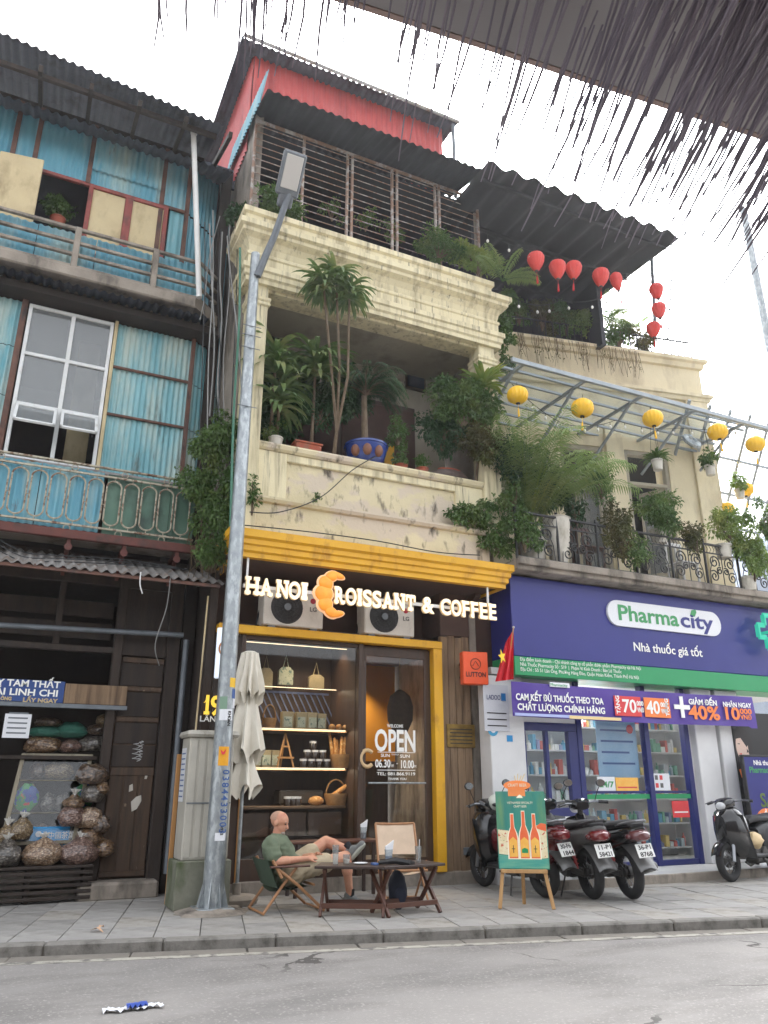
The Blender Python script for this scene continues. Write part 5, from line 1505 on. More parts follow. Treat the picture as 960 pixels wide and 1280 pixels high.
for xx, lab in ((.2, 'blue and green foil pouch at the left in the glass cabinet'), (.86, 'blue, green and red foil pouch at the right in the glass cabinet')):
    c = LM @ V((xx, .13, Hc * .34 + .03))
    tag(obj('foil_pouch', MB().ellipsoid((c.x, c.y, c.z + .14), .14, .05, .17, 14, 8, None, .2, xx), M_pouch[0], None, True), lab, 'pouch')
for c, r_, m_, lab in ((A(8, 1043, 10.98), .1, HB[5], 'small round bag of yellowish mushrooms at the left end of the cabinet foot'), (A(27, 1037, 10.98), .12, HB[5], 'knotted bag of round mushrooms left of the blue carton')):
    bag((c.x, 10.98, c.z), r_, .09, r_ * 1.1, m_, lab, 'mushroom bags below the cabinet')
# stack of bags to the right of the cabinet
st = [(95, 1020, .16, .15, HB[2]), (98, 1003, .12, .09, HB[0]), (117, 1047, .17, .13, HB[0]), (118, 1022, .16, .15, HB[1]), (122, 992, .13, .13, HB[4]), (120, 968, .19, .15, HB[3]), (103, 1060, .14, .10, HB[2]), (132, 1030, .11, .12, HB[3]), (135, 1060, .12, .12, HB[0]), (131, 985, .1, .1, HB[0])]
wn_ = ['pinkish herb bag left of the sack column by the old door', 'small tied bag on top of the pinkish herb bag', 'lowest tan sack in the column by the old door', 'smooth pale sack, second from the bottom of the column by the door', 'grey wrapped bundle in the middle of the column by the door', 'large brown sack at the top of the column by the door', 'small pink bag at the foot of the column by the door', 'brown bag squeezed between the sack column and the door post', 'tan bag at the foot of the door post', 'small tan bag high against the door post']
for (px, py, rx, rz, m_), lab in zip(st, wn_):
    c = A(px, py, 11.0); bag((c.x - .05, 10.98 + .08 * random.random(), c.z), rx, .16, rz, m_, lab, 'sacks piled beside the cabinet', px in (98, 95))
# shelf with sacks above
zsf = A(80, 945, 11.3).z
part('goods_shelf', M_darkwood, LH, (gc0.x - .5, 1.2, 11.2, 11.7, zsf - .05, zsf), b=.006)
part('goods_shelf', M_darkwood, LH, (gc0.x - .5, 1.2, 11.05, 11.7, .42, .5), b=.006)
for k, (px, py, rx, rz, m_, lab) in enumerate(((53, 931, .22, .13, HB[0], 'tan sack at the left of the shelf above the cabinet'), (58, 915, .2, .08, M_sackgreen, 'green sack lying on the tan sack'), (60, 903, .17, .07, HB[3], 'brown sack on top of the left pile'), (88, 933, .14, .10, HB[2], 'reddish sack in the middle of the shelf above the cabinet'), (90, 913, .19, .12, M_sackgreen, 'large green sack in the middle of the shelf pile'), (118, 930, .2, .12, HB[4], 'grey plastic bundle at the right of the shelf pile'), (124, 912, .15, .09, HB[3], 'dark bundle above the grey plastic one'), (134, 900, .15, .09, HB[5], 'yellowish sack at the top right of the shelf pile'))):
    c = A(px, py, 11.42); bag((c.x, 11.42, c.z), rx, .16, rz, m_, lab, 'sacks on the shelf', False)
# shop sign
SS = thing('shop_sign', 'blue herb shop sign with white Vietnamese lettering and brown board on the right', 'sign', (0, 10.95, 2.2))
a, b = A(-60, 866, 10.93), A(80, 866, 10.93); c = A(158, 875, 10.93)
zs0, zs1 = A(80, 879, 10.93).z, A(80, 852, 10.93).z
part('panel', mat('sign_blue', C(36, 66, 128), C(44, 74, 134), rough=.5, scale=2), SS, (a.x, b.x, 10.93, 10.96, zs0, zs1), b=.004)
part('board', M_plank, SS, (b.x + .005, c.x, 10.935, 10.965, zs0, zs1 - .02), b=.004)
part('frame', M_steel, SS, (a.x, c.x + .02, 10.92, 10.97, zs0 - .06, zs0 - .004), b=.004)
for s_, p0, p1, py, sz in (('XAY TAM THẤT', -24, 76, 858.5, .115), ('THÁI LINH CHI', -28, 72, 869.5, .115), ('ÔNG', 0, 14, 876.5, .06), ('LẤY NGAY', 28, 72, 877.5, .07)):
    x0_, x1_ = A(p0, py, 10.925).x, A(p1, py, 10.925).x
    text(s_, sz, M_textwhite if sz > .1 else mat('gold_print', C(190, 170, 130)), SS, Matrix.Translation((x0_, 10.925, A(40, py, 10.925).z)) @ FACE, bold=.003, width=x1_ - x0_)
a, b = A(2, 922, 10.95), A(40, 893, 10.95)
NP = thing('paper_notice', 'white paper notice hanging under the blue herb sign', 'notice', ((a.x + b.x) / 2, 10.95, a.z))
part('sheet', M_pill, NP, (a.x, b.x, 10.95, 10.954, a.z, b.z), b=0)
q = MB()
for k in range(5): q.box(a.x + .04, b.x - .04, 10.946, 10.949, a.z + .05 + k * .06, a.z + .068 + k * .06)
obj('text_rule', q, M_steel, NP)

# ================================================================ hanging sign panels at the cafe
LB = thing('light_box', 'white and pale blue light box sign with round emblem projecting beside the lamp pole', 'sign', (2.5, 10.1, 2.9))
a, b, c, d = A(268, 848, 10.0), A(273, 785, 10.0), A(292, 780, 9.85), A(290, 842, 9.85)
z0_, z1_ = a.z, b.z
Ml = TR(a.x, 10.0, z0_, rz=-35)
obj('box', MB().box(0, .27, -.03, .03, 0, z1_ - z0_, .01, Ml), mat('lightbox_white', C(206, 216, 232), emit=(.75, .85, 1, 1), es=.12, rough=.4), LB)
obj('emblem', MB().tube([Ml @ V((.15 + .1 * math.cos(t), -.034, .38 + .1 * math.sin(t))) for t in [2 * math.pi * k / 20 for k in range(20)]], .012, 6, closed=True), mat('emblem_brown', C(170, 110, 60)), LB, True)
obj('bracket', MB().bar(Ml @ V((.2, .03, .6)), Ml @ V((.2, .3, .6)), .03), M_black, LB)
NB = thing('house_number', 'yellow house number 19 with white street name on the dark panel', 'sign', (2.6, 10.29, 2))
a = A(254, 897, 10.29)
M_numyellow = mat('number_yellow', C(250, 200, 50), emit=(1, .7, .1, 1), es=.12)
p = A(253.5, 893, 10.29); zt9 = A(262, 869, 10.29).z; h9 = zt9 - p.z
obj('digit', MB().prism([(0, .62), (.07, .66), (.13, .76), (.15, 1), (.36, 1), (.36, .16), (.44, .16), (.44, 0), (.04, 0), (.04, .16), (.15, .16), (.15, .64), (0, .58)], -.02, 0, TR(p.x, 10.285, p.z, s=(h9 * .72, 1, h9))), M_numyellow, NB)
text('9', h9 / .715, M_numyellow, NB, Matrix.Translation((p.x + h9 * .36, 10.285, p.z)) @ FACE, bold=.008, ext=.012, width=h9 * .56)
text('LÃN ÔNG', .1, M_textwhite, NB, Matrix.Translation((A(249, 903, 10.29).x, 10.29, A(262, 902, 10.29).z)) @ FACE, bold=.002, width=.5)
# orange box sign
OS = thing('box_sign', 'orange box sign with dark lettering projecting from the wooden pillar', 'sign', (6.2, 9.9, 2.7))
c = A(596, 836, 9.95)
Mo = TR(c.x - .05, 9.95, c.z, rz=-10)
M_or = mat('sign_orange', C(224, 82, 40), C(232, 92, 46), rough=.4, scale=3)
obj('box', MB().box(-.2, .2, -.07, .07, -.24, .24, .012, Mo), M_or, OS)
text('LUTTON', .1, M_textdark, OS, Mo @ Matrix.Translation((-.16, -.074, -.13)) @ FACE, bold=.002, width=.31)
q = MB().tube([Mo @ V((.08 * math.cos(t), -.075, .06 + .08 * math.sin(t))) for t in [2 * math.pi * k / 16 for k in range(16)]], .008, 5, closed=True); q.tube([Mo @ V((-.05, -.075, .03)), Mo @ V((.0, -.075, .1)), Mo @ V((.05, -.075, .03))], .008, 5)
obj('emblem', q, mat('emblem_orange_brown', C(150, 60, 30)), OS)
obj('bracket', MB().bar(Mo @ V((-.1, .07, .1)), Mo @ V((-.1, .36, .1)), .03).bar(Mo @ V((-.1, .07, -.1)), Mo @ V((-.1, .36, -.1)), .03), M_black, OS)
# flag
FL = thing('flag', 'red flag with a yellow star hanging on a slanted staff beside the pharmacy sign', 'flag', (6.7, 9.55, 2.8))
f0, f1 = A(632, 850, 9.66), A(642, 784, 9.45)
obj('staff', MB().tube([A(634, 838, 9.66), f1], .009, 8), M_pine, FL, True)
obj('finial', MB().ellipsoid(f1, .018, .018, .018), M_potwhite, FL, True)
M_flag = mat('flag_red', C(206, 36, 48), C(190, 28, 40), rough=.7, scale=5)
def ff(u, v):
    px = (632 + 10 * u) * (1 - v) + (619 + 23 * u) * v; py = (803 - 16 * u) * (1 - v) + (852 - 3 * u) * v
    return A(px, py, 9.56 + .05 * math.sin(u * 15 + v * 2) * (.3 + .7 * v))
obj('cloth', MB().grid(ff, 20, 10), M_flag, FL, True)
c = A(621, 822, 9.6); q = MB()
sp = [(r_ * math.sin(k * math.pi / 5), r_ * math.cos(k * math.pi / 5)) for k, r_ in enumerate([.11, .045] * 5)]
obj('star', MB().prism([(x * .8, z) for x, z in sp], -.002, .002, TR(c.x + .02, 9.49, c.z, rz=15, ry=-14)), mat('star_yellow', C(246, 206, 40)), FL)
# plaque, meter, pipes on the pillar
PQ = thing('plaque', 'tarnished brass plaque on the wooden pillar', 'plaque', (6.1, 10.27, 1.9))
a, b = A(559, 934, 10.27), A(593, 906, 10.27)
obj('plate', MB().box(a.x, b.x, 10.262, 10.278, a.z, b.z, .004), mat('brass', C(150, 124, 66), C(110, 88, 48), rough=.45, metal=.7, scale=8), PQ)
q = MB()
for k in range(5): q.box(a.x + .05, b.x - .05, 10.259, 10.262, a.z + .05 + k * .05, a.z + .065 + k * .05)
obj('engraving', q, M_textdark, PQ)
a = A(584, 1064, 10.27); tag(obj('socket_box', MB().box(a.x - .06, a.x + .06, 10.24, 10.28, a.z - .05, a.z + .05, .006).box(a.x - .035, a.x + .035, 10.235, 10.242, a.z - .03, a.z + .03, .003), M_steel), 'small grey socket box low on the wooden pillar', 'socket')

# ================================================================ litter
p = G(166, 1262, -.08)
LT = thing('litter', 'crumpled blue and white plastic wrapper lying on the road', 'litter', (p.x, p.y, -.083))
obj('white_film', MB().grid(lambda u, v: V((p.x - .19 + .38 * u, p.y - .035 + .07 * v + .02 * math.sin(u * 17), -.080 + .022 * abs(math.sin(u * 23 + v * 5)))), 18, 5), M_pill, LT, True)
obj('blue_film', MB().grid(lambda u, v: V((p.x - .04 + .13 * u, p.y - .03 + .08 * v, -.070 + .026 * abs(math.sin(u * 13 + v * 7)))), 8, 5), mat('film_blue', C(64, 88, 170), rough=.4), LT, True)
p = G(251, 1180, -.08); tag(obj('litter', MB().ellipsoid((p.x, p.y, -.06), .03, .03, .025, 10, 7, None, .5), M_pill, None, True), 'small white paper ball in the gutter below the lamp pole', 'litter')
p = G(918, 1157, -.08); tag(obj('litter', MB().grid(lambda u, v: V((p.x - .13 + .26 * u, p.y - .06 + .12 * v, -.076 + .006 * math.sin(u * 5))), 6, 2), mat('paper_pink', C(226, 160, 196)), None, True), 'pink paper sheet lying in the gutter at the right', 'litter')
q = MB(); p = G(112, 1163, .01); leaf(q, p, V((.8, -.5, .1)).normalized(), V((0, 0, 1)), .16, .07); leaf(q, p + V((.08, 0, .01)), V((.5, .7, .2)).normalized(), V((0, 0, 1)), .1, .05)
tag(obj('dead_leaf', q, mat('dry_leaf', C(196, 160, 130)), recalc=False), 'dry pale brown leaf lying on the pavement slabs', 'leaf')
# ================================================================ goods in the cafe window
M_wicker = mat('wicker', C(170, 128, 78), C(140, 100, 58), rough=.7, scale=14, bump=.6, bscale=60)
M_bread = mat('bread_crust', C(206, 150, 84), C(178, 118, 60), rough=.7, scale=12, stain=C(226, 190, 130), sscale=(30, 30, 30), slo=.55, shi=.62)
M_jar = mat('jar_dark', C(52, 44, 40), rough=.2, coat=.6)
M_kraft = mat('kraft', C(176, 160, 124), C(160, 146, 112), rough=.7, scale=9)
M_card = mat('printed_card', C(196, 196, 172), C(170, 178, 156), rough=.6, scale=14, stain=C(110, 130, 120), sscale=(20, 20, 20), slo=.56, shi=.6)
def shz(i): return SH[i] + .002
def basket(px0, px1, i, h, label, n, tall, handle=False, Y=10.75):
    a, b = A(px0, 955, Y).x, A(px1, 955, Y).x
    r = (b - a) / 2; cx = (a + b) / 2; z = shz(i)
    t = thing('bread_basket', label, 'basket', (cx, Y, z), group='wicker baskets in the shop window')
    obj('basket', MB().lathe([(r * .8, 0), (r * .9, h * .5), (r, h), (r * .97, h + .015), (r * .9, h), (r * .75, .02)], 22, TR(cx, Y, z), 11, .02), M_wicker, t, True)
    for k in range(n):
        x = cx + (k / max(1, n - 1) - .5) * r * 1.3
        p = V((x, Y + random.uniform(-.03, .05), z + .03)); d = V(((k / max(1, n - 1) - .3) * .55, .05, 1)).normalized()
        L = tall * random.uniform(.75, 1)
        obj('baguette', MB().capsule(p, p + d * L,   .034, .022, 8, 3), M_bread, t, True)
    if handle: obj('handle', MB().tube([(cx + r * .9 * math.cos(a_), Y, z + h + .2 * math.sin(a_)) for a_ in [math.pi * k / 12 for k in range(13)]], .01, 6), M_wicker, t, True)
basket(413, 441, 3, .17, 'basket of upright baguettes on the middle window shelf', 9, .46)
basket(407, 434, 4, .14, 'handled basket with two long baguettes on the lower window shelf', 0, .3, True)
for k, (p0, p1) in enumerate((((415, 995), (448, 972)), ((424, 1001), (450, 980)))):
    a, b = A(*p0, 10.72), A(*p1, 10.7); tag(obj('baguette', MB().capsule(a, b, .035, .025, 8, 3), M_bread, None, True), ('upper', 'lower')[k] + ' of two long baguettes sticking out of the handled basket', 'bread', 'long baguettes')
basket(325, 343, 2, .12, 'small basket with tall handle on the upper window shelf', 0, .3, True)
# jars
def jar(x, Y, z, label, group):
    t = thing('jar', label, 'jar', (x, Y, z), group=group)
    obj('glass_body', MB().lathe([(0, 0), (.05, 0), (.052, .02), (.052, .085), (.045, .095)], 12, TR(x, Y, z)), M_jar, t, True)
    obj('lid', MB().lathe([(.05, .09), (.052, .118), (0, .12)], 12, TR(x, Y, z)), M_pill, t, True)
x0_ = A(379, 955, 10.75).x
for row, (n, dx) in enumerate(((4, 0), (3, .06), (1, .15))):
    for k in range(n): jar(x0_ + dx + k * .118, 10.75 + .02 * row, shz(3) + row * .122, ('leftmost', 'second', 'third', 'rightmost')[k] + ' small dark jar in the bottom row of the jar pyramid' if row == 0 else (('left', 'middle', 'right')[k] + ' small dark jar in the middle row of the jar pyramid' if row == 1 else 'single small dark jar on top of the jar pyramid'), 'jar pyramid')
for k in range(3): jar(A(359 + k * 6.5, 1003, 10.75).x, 10.75, shz(4), ('left', 'middle', 'right')[k] + ' small jar of the trio on the lower window shelf', 'jar trio')
# small easel, boxes, bread
t = thing('display_easel', 'miniature wooden easel on the middle window shelf', 'easel', (A(356, 955, 10.75).x, 10.75, shz(3)))
x = A(356, 955, 10.75).x; z = shz(3)
obj('leg', MB().bar((x - .12, 10.72, z), (x, 10.78, z + .46), .02), M_pine, t); obj('leg', MB().bar((x + .12, 10.72, z), (x, 10.78, z + .46), .02), M_pine, t); obj('leg', MB().bar((x, 10.95, z), (x, 10.79, z + .42), .02), M_pine, t); obj('ledge', MB().bar((x - .12, 10.72, z + .13), (x + .12, 10.72, z + .13), .025), M_pine, t); obj('ledge', MB().bar((x - .06, 10.75, z + .28), (x + .06, 10.75, z + .28), .02), M_pine, t)
for k, (px, i, w_, h_) in enumerate(((360, 2, .17, .24), (377, 2, .16, .24), (391, 2, .17, .24), (402, 2, .15, .23), (321, 3, .17, .23), (333, 3, .17, .23), (344, 3, .13, .23))):
    x = A(px, 900 if i == 2 else 950, 10.8).x
    t = thing('gift_box', ['box with a printed label, leftmost on the upper window shelf', 'printed box, second from the left on the upper window shelf', 'printed box, third from the left on the upper window shelf', 'printed box, rightmost of the row on the upper window shelf', 'printed box at the left of the middle shelf group', 'printed box in the centre of the middle shelf group', 'narrow printed box beside the miniature easel'][k], 'box', (x, 10.85, shz(i)), group='printed boxes on the window shelves')
    obj('box', MB().box(x - w_ / 2, x + w_ / 2, 10.8, 10.9, shz(i), shz(i) + h_, .004), M_kraft, t)
    obj('label_print', MB().box(x - w_ * .36, x + w_ * .36, 10.796, 10.8, shz(i) + .03, shz(i) + h_ * .72), M_card, t)
c = A(395, 1000, 10.78); tag(obj('bread_loaf', MB().ellipsoid((c.x, 10.78, shz(4) + .06), .11, .1, .065, 16, 10, None, .1), M_bread, None, True), 'round bread loaf on the lower window shelf', 'bread')
c = A(415, 905, 10.78)
for k in range(3): tag(obj('bread_roll', MB().ellipsoid((c.x + k * .11, 10.78, shz(2) + .045), .05, .05, .045, 12, 8, None, .15, k), M_bread, None, True), ('left', 'middle', 'right')[k] + ' one of three bread rolls on the upper window shelf', 'bread', 'bread rolls')
# long trays and crusty things on the cabinet top
tray = thing('serving_tray', 'dark glass cover lying on the lower window shelf', 'tray', (A(375, 1000, 10.95).x, 10.98, shz(4)))
obj('cover', MB().box(A(350, 1000, 10.9).x, A(405, 1000, 10.9).x, 10.93, 11.2, shz(4) + .01, shz(4) + .2, .02), mat('tray_dark', C(84, 78, 72), rough=.25), tray)
# cloth bags and hats hanging at the top
for k, (px, py, w_, h_, m_) in enumerate(((395, 852, .24, .2, M_kraft), (357, 845, .22, .26, M_card), (332, 848, .2, .3, M_kraft), (437, 850, .18, .36, M_crois))):
    c = A(px, py, 11.15)
    lab = ['beige tote bag hanging in the middle of the window', 'printed tote bag hanging left of the beige one', 'tan cloth bag hanging at the left of the window', 'orange cloth hanging at the right of the window'][k]
    t = thing('hanging_bag', lab, 'bag', (c.x, 11.15, c.z - h_ / 2))
    obj('bag', MB().prism([(-w_ / 2, -h_ / 2), (w_ / 2, -h_ / 2), (w_ / 2, h_ * .3), (w_ * .25, h_ / 2), (-w_ * .25, h_ / 2), (-w_ / 2, h_ * .3)], -.03, .03, TR(c.x, 11.15, c.z)), m_ if k < 3 else mat('orange_cloth', C(200, 120, 30)), t)
    obj('strap', MB().tube([(c.x - w_ * .2, 11.15, c.z + h_ * .45), (c.x, 11.15, c.z + h_ * .5 + .18), (c.x + w_ * .2, 11.15, c.z + h_ * .45)], .006, 5), m_ if k < 3 else M_kraft, t)
# slanting blue bars put in to imitate a reflection in the glass
q = MB()
for k in range(14):
    x = xw0 + .2 + k * (xw1 - xw0 - .3) / 14
    q.box(x, x + .018, 11.3, 11.31, SH[2] + .05, SH[1] - .04, 0, Matrix.Translation((x, 0, SH[1])) @ Matrix.Rotation(R(-28), 4, 'Y') @ Matrix.Translation((-x, 0, -SH[1])))
q.box(xw0 + .1, xw1 - .06, 11.29, 11.31, SH[1] - .06, SH[1] - .03)
tag(obj('reflected_stripes', q, mat('reflection_blue', C(70, 84, 120), C(110, 120, 150), rough=.6, scale=9), None), 'blue grey slanting stripes imitating a tarpaulin reflection in the shop window', 'decoration')
# pendant behind the door
c = A(500, 875, 11.2)
t = thing('pendant_lamp', 'dark woven pendant shade hanging behind the glass door', 'lamp', (c.x, 11.2, c.z - .3))
obj('shade', MB().lathe([(.12, -.42), (.2, -.25), (.21, -.05), (.16, .12), (.06, .2), (.02, .22)], 20, TR(c.x, 11.2, c.z - .06)), mat('shade_dark', C(62, 50, 40), C(78, 62, 48), rough=.8, scale=20), t, True)
obj('cord', MB().tube([(c.x, 11.2, c.z + .15), (c.x, 11.2, zl1)], .008, 6), M_kraft, t)

# ================================================================ tables and chairs on the pavement
M_tabwood = mat('table_wood', C(92, 58, 44), C(74, 46, 36), rough=.45, scale=4, stretch=(.5, 3, 3))
M_tabdark = mat('table_dark', C(52, 40, 36), C(64, 48, 42), rough=.4, scale=4)
M_chairwood = mat('chair_wood', C(176, 130, 90), C(152, 108, 74), rough=.5, scale=5, stretch=(3, 3, .6))
M_canvas2 = mat('chair_canvas', C(214, 192, 168), C(198, 176, 152), rough=.85, scale=6)
M_clear = glass('tumbler_glass', (.86, .88, .88, 1), refl=1.6, body=.12)
def folding_table(p0, p1, depth, h, label):
    """p0, p1: the front feet on the pavement"""
    d = (p1 - p0); W = d.length; ang = math.degrees(math.atan2(d.y, d.x))
    t = thing('folding_table', label, 'table', tuple(p0), ang, 'low folding tables before the cafe')
    for k in range(5):
        y = k * depth / 5
        obj('top_slat', MB().box(-.05, W + .05, y + .004, y + depth / 5 - .004, h - .028, h, .005), M_tabdark, t, world=False)
    for x in (.02, W - .02):
        obj('leg', MB().bar((x, .02, 0), (x, depth - .04, h - .028), .03, .045, .004), M_tabwood, t, world=False)
        obj('leg', MB().bar((x + (.03 if x < .5 else -.03), depth - .03, 0), (x + (.03 if x < .5 else -.03), .04, h - .028), .03, .045, .004), M_tabwood, t, world=False)
    obj('stretcher', MB().bar((.02, .08, .1), (W - .02, .08, .1), .03, .05, .004), M_tabwood, t, world=False)
    obj('stretcher', MB().bar((.04, depth - .08, .1), (W - .04, depth - .08, .1), .03, .05, .004), M_tabwood, t, world=False)
    return TR(*p0, rz=ang), W
TH = .49
TA, WA = folding_table(G(397, 1147), G(481, 1148), .46, TH, 'left low folding table in front of the seated man')
TB, WB2 = folding_table(G(486, 1148), G(554, 1141), .46, TH, 'right low folding table beside the empty chair')
# higher table by the window
tp0, tp1 = A(362, 1049, 9.85), A(476, 1049, 9.85)
t = thing('side_table', 'brown topped narrow table against the shop window behind the man', 'table', ((tp0.x + tp1.x) / 2, 10.0, 0))
zt3 = tp1.z
obj('top', MB().box(tp0.x, tp1.x, 9.8, 10.2, zt3 - .03, zt3, .006), M_tabwood, t)
for x in (tp0.x + .08, tp1.x - .12):
    for y in (9.84, 10.14): obj('leg', MB().box(x, x + .04, y, y + .04, 0, zt3 - .03, .004), M_tabdark, t)
def tumbler(p, h, r, label, fill=None, straw=False, napkin=False, group=None):
    t = thing('drinking_glass', label, 'glass', tuple(p), group=group)
    obj('glass', MB().lathe([(0, 0), (r * .8, 0), (r, h), (r * .93, h), (r * .74, .012), (0, .012)], 18), M_clear, t, True, world=False)
    if fill: obj('drink', MB().lathe([(0, .014), (r * .74, .012), (r * .86, h * .55), (0, h * .55)], 16), fill, t, True, world=False)
    if straw: obj('straw', MB().tube([(0, 0, .02), (r * .5, 0, h + .07)], .004, 6), M_pill, t, world=False)
    if napkin:
        obj('napkin', MB().prism([(-r * .8, h * .5), (r * .8, h * .4), (r * 1.3, h + .09), (r * .3, h + .06), (-r * .9, h + .03)], -.012, .012), M_pill, t, world=False)
M_milk = mat('milky_drink', C(214, 206, 196), rough=.4)
tumbler(TA @ V((.16, .12, TH)), .2, .036, 'tall pale drink in a glass at the left end of the left folding table', M_milk)
tumbler(TA @ V((.27, .2, TH)), .1, .04, 'low glass beside the tall pale drink', M_milk)
tumbler(TB @ V((.14, .22, TH)), .15, .045, 'patterned cup with a folded napkin on the right folding table', mat('cup_blue', C(110, 126, 150)), napkin=True)
tumbler(TB @ V((.52, .2, TH)), .17, .038, 'tall glass with a straw at the right end of the right folding table', None, straw=True)
tumbler(V((tp1.x - .22, 9.92, zt3)), .15, .045, 'cup with a folded napkin on the table by the window', mat('cup_grey', C(120, 126, 136)), napkin=True)
t = thing('plate', 'white plate of food on the right folding table', 'plate', tuple(TB @ V((.36, .22, TH))))
obj('dish', MB().lathe([(0, .0), (.06, 0), (.1, .018), (.097, .02), (.05, .006), (0, .006)], 22), M_pill, t, True, world=False)
obj('food', MB().ellipsoid((0, 0, .02), .05, .045, .022, 12, 8, None, .5), M_bread, t, True, world=False)
t = thing('plate', 'small white saucer on the left folding table', 'plate', tuple(TA @ V((.42, .25, TH))))
obj('dish', MB().lathe([(0, .0), (.05, 0), (.08, .014), (.077, .016), (.04, .005), (0, .005)], 20), M_pill, t, True, world=False)
q = MB(); P_ = [TA @ V((.62, .2, TH + .02)), TA @ V((.8, .25, TH + .04)), TA @ V((.95, .22, TH + .02)), TA @ V((1.0, .3, TH + .015))]
q.tube(P_, [.02, .035, .03, .015], 8); tag(obj('black_strap', q, M_black, None, True), 'black strap lying across the gap of the two folding tables', 'strap')
p = TA @ V((.55, .2, TH)); tag(obj('cigarette_pack', MB().box(-.03, .03, -.045, .045, 0, .022, .003, TA @ TR(.58, .17, TH, rz=25)), M_stb), 'small blue packet on the left folding table', 'packet')
# empty chair
def camp_chair(name_label, M, canvas, back=True):
    t = thing('folding_chair', name_label, 'chair', tuple(M.translation), math.degrees(M.to_euler().z))
    W = .5
    for x in (-W / 2, W / 2):
        obj('leg', MB().tube([(x, -.26, .015), (x, .2, .42)], .014, 8), M_chairwood, t, True, world=False)
        obj('leg', MB().tube([(x * .94, .26, .015), (x * .94, -.05, .3), (x * .94, -.24, .46)], .014, 8), M_chairwood, t, True, world=False)
        obj('back_post', MB().tube([(x, .12, .3), (x, .34, .85)], .014, 8), M_chairwood, t, True, world=False)
    obj('cross_bar', MB().tube([(-W / 2, -.26, .02), (W / 2, -.26, .02)], .012, 8), M_chairwood, t, True, world=False)
    obj('cross_bar', MB().tube([(-W / 2, .26, .02), (W / 2, .26, .02)], .012, 8), M_chairwood, t, True, world=False)
    obj('seat', MB().grid(lambda u, v: V((-W / 2 + W * u, -.24 + .48 * v, .36 - .05 * math.sin(math.pi * u) - .05 * v)), 10, 8).grid(lambda u, v: V((-W / 2 + W * u, -.24 + .48 * v, .366 - .05 * math.sin(math.pi * u) - .05 * v)), 10, 8), canvas, t, True, world=False, recalc=False)
    obj('seat_rail', MB().tube([(-W / 2, -.24, .36), (W / 2, -.24, .36)], .014, 8), M_chairwood, t, True, world=False)
    obj('backrest', MB().grid(lambda u, v: V((-W / 2 + W * u, .2 + .14 * v + .04 * math.sin(math.pi * u), .5 + .35 * v)), 10, 6).grid(lambda u, v: V((-W / 2 + W * u, .206 + .14 * v + .04 * math.sin(math.pi * u), .5 + .35 * v)), 10, 6), canvas, t, True, world=False, recalc=False)
    obj('back_rail', MB().tube([(-W / 2, .34, .85), (0, .38, .84), (W / 2, .34, .85)], .014, 8), M_chairwood, t, True, world=False)
    return t
pc = G(515, 1127)
camp_chair('empty folding chair with pale canvas seat behind the right folding table', TR(pc.x - .12, pc.y + .02, 0, rz=-12), M_canvas2)
# dark bag hanging at the gap between the tables
p = TA @ V((.80, .62, 0))
t = thing('backpack', 'dark navy bag standing under the tables beside the man', 'bag', tuple(p))
obj('body', MB().ellipsoid((0, 0, .2), .11, .09, .2, 16, 10, None, .15, 4), mat('bag_navy', C(30, 36, 52), C(38, 44, 60), rough=.8, scale=9), t, True, world=False)
obj('pocket', MB().ellipsoid((0, -.07, .14), .08, .04, .1, 14, 8), mat('bag_navy_pocket', C(36, 42, 60), rough=.8), t, True, world=False)

# ================================================================ easel with beer poster
M_easel = mat('easel_wood', C(190, 150, 100), C(170, 130, 84), rough=.6, scale=4, stretch=(4, 4, .5))
fl, fr_ = G(625, 1136), G(692.5, 1137)
dv = (fr_ - fl); dv.z = 0; WE = dv.length; ang = math.degrees(math.atan2(dv.y, dv.x))
EZ = thing('easel', 'pale wooden easel holding a green beer poster before the motorbikes', 'easel', tuple(fl), ang)
hB = .40; hT = hB + .84
obj('leg', MB().bar((0, 0, 0), (.06, .08, hB + .05), .04, .04, .004), M_easel, EZ, world=False)
obj('leg', MB().bar((WE, 0, 0), (WE - .08, .08, hB + .05), .04, .04, .004), M_easel, EZ, world=False)
obj('leg', MB().bar((WE * .5, .42, 0), (WE * .48, .16, hB + .4), .04, .04, .004), M_easel, EZ, world=False)
obj('ledge', MB().box(.03, WE - .04, .02, .1, hB - .04, hB, .005), M_easel, EZ, world=False)
PO = thing('poster', 'green beer poster with three orange bottles leaning on the wooden easel', 'poster', tuple(fl + V((0, 0, hB))), ang)
M_teal = mat('poster_teal', C(44, 120, 112), C(60, 140, 124), rough=.3, scale=2.2, stretch=(3, 1, .4), stain=C(110, 150, 100), sscale=(6, 6, .8), slo=.5, shi=.75)
M_pop = mat('poster_pattern', C(232, 222, 190), C(222, 204, 160), rough=.4, scale=20, stain=C(196, 90, 60), sscale=(26, 26, 26), slo=.58, shi=.6, stain2=C(90, 110, 90), s2scale=(32, 32, 32), s2lo=.64, s2hi=.66)
M_bot = mat('poster_bottle', C(226, 96, 56), C(236, 120, 70), rough=.35, scale=5)
M_lab = mat('poster_label', C(244, 196, 96), C(238, 170, 70), rough=.35, scale=12)
M_cream3 = mat('poster_cream', C(246, 240, 214), rough=.4)
bw0, bw1, bh = -.0, WE - .02, .84
Mt = TR(.01, .05, 0, rx=-7)
obj('board', MB().box(bw0, bw1, 0, .02, 0, bh, .004, Mt), M_teal, PO, world=False)
def flat(name, poly, m_, d): obj(name, MB().prism(poly, -d, 0, Mt), m_, PO, world=False)
wP = bw1 - bw0
flat('pattern', [(.01, .16), (wP * .34, .14), (wP * .34, .4), (.01, .42)], M_pop, .002)
flat('pattern', [(wP * .68, .1), (wP - .01, .12), (wP - .01, .44), (wP * .86, .48), (wP * .7, .44)], M_pop, .002)
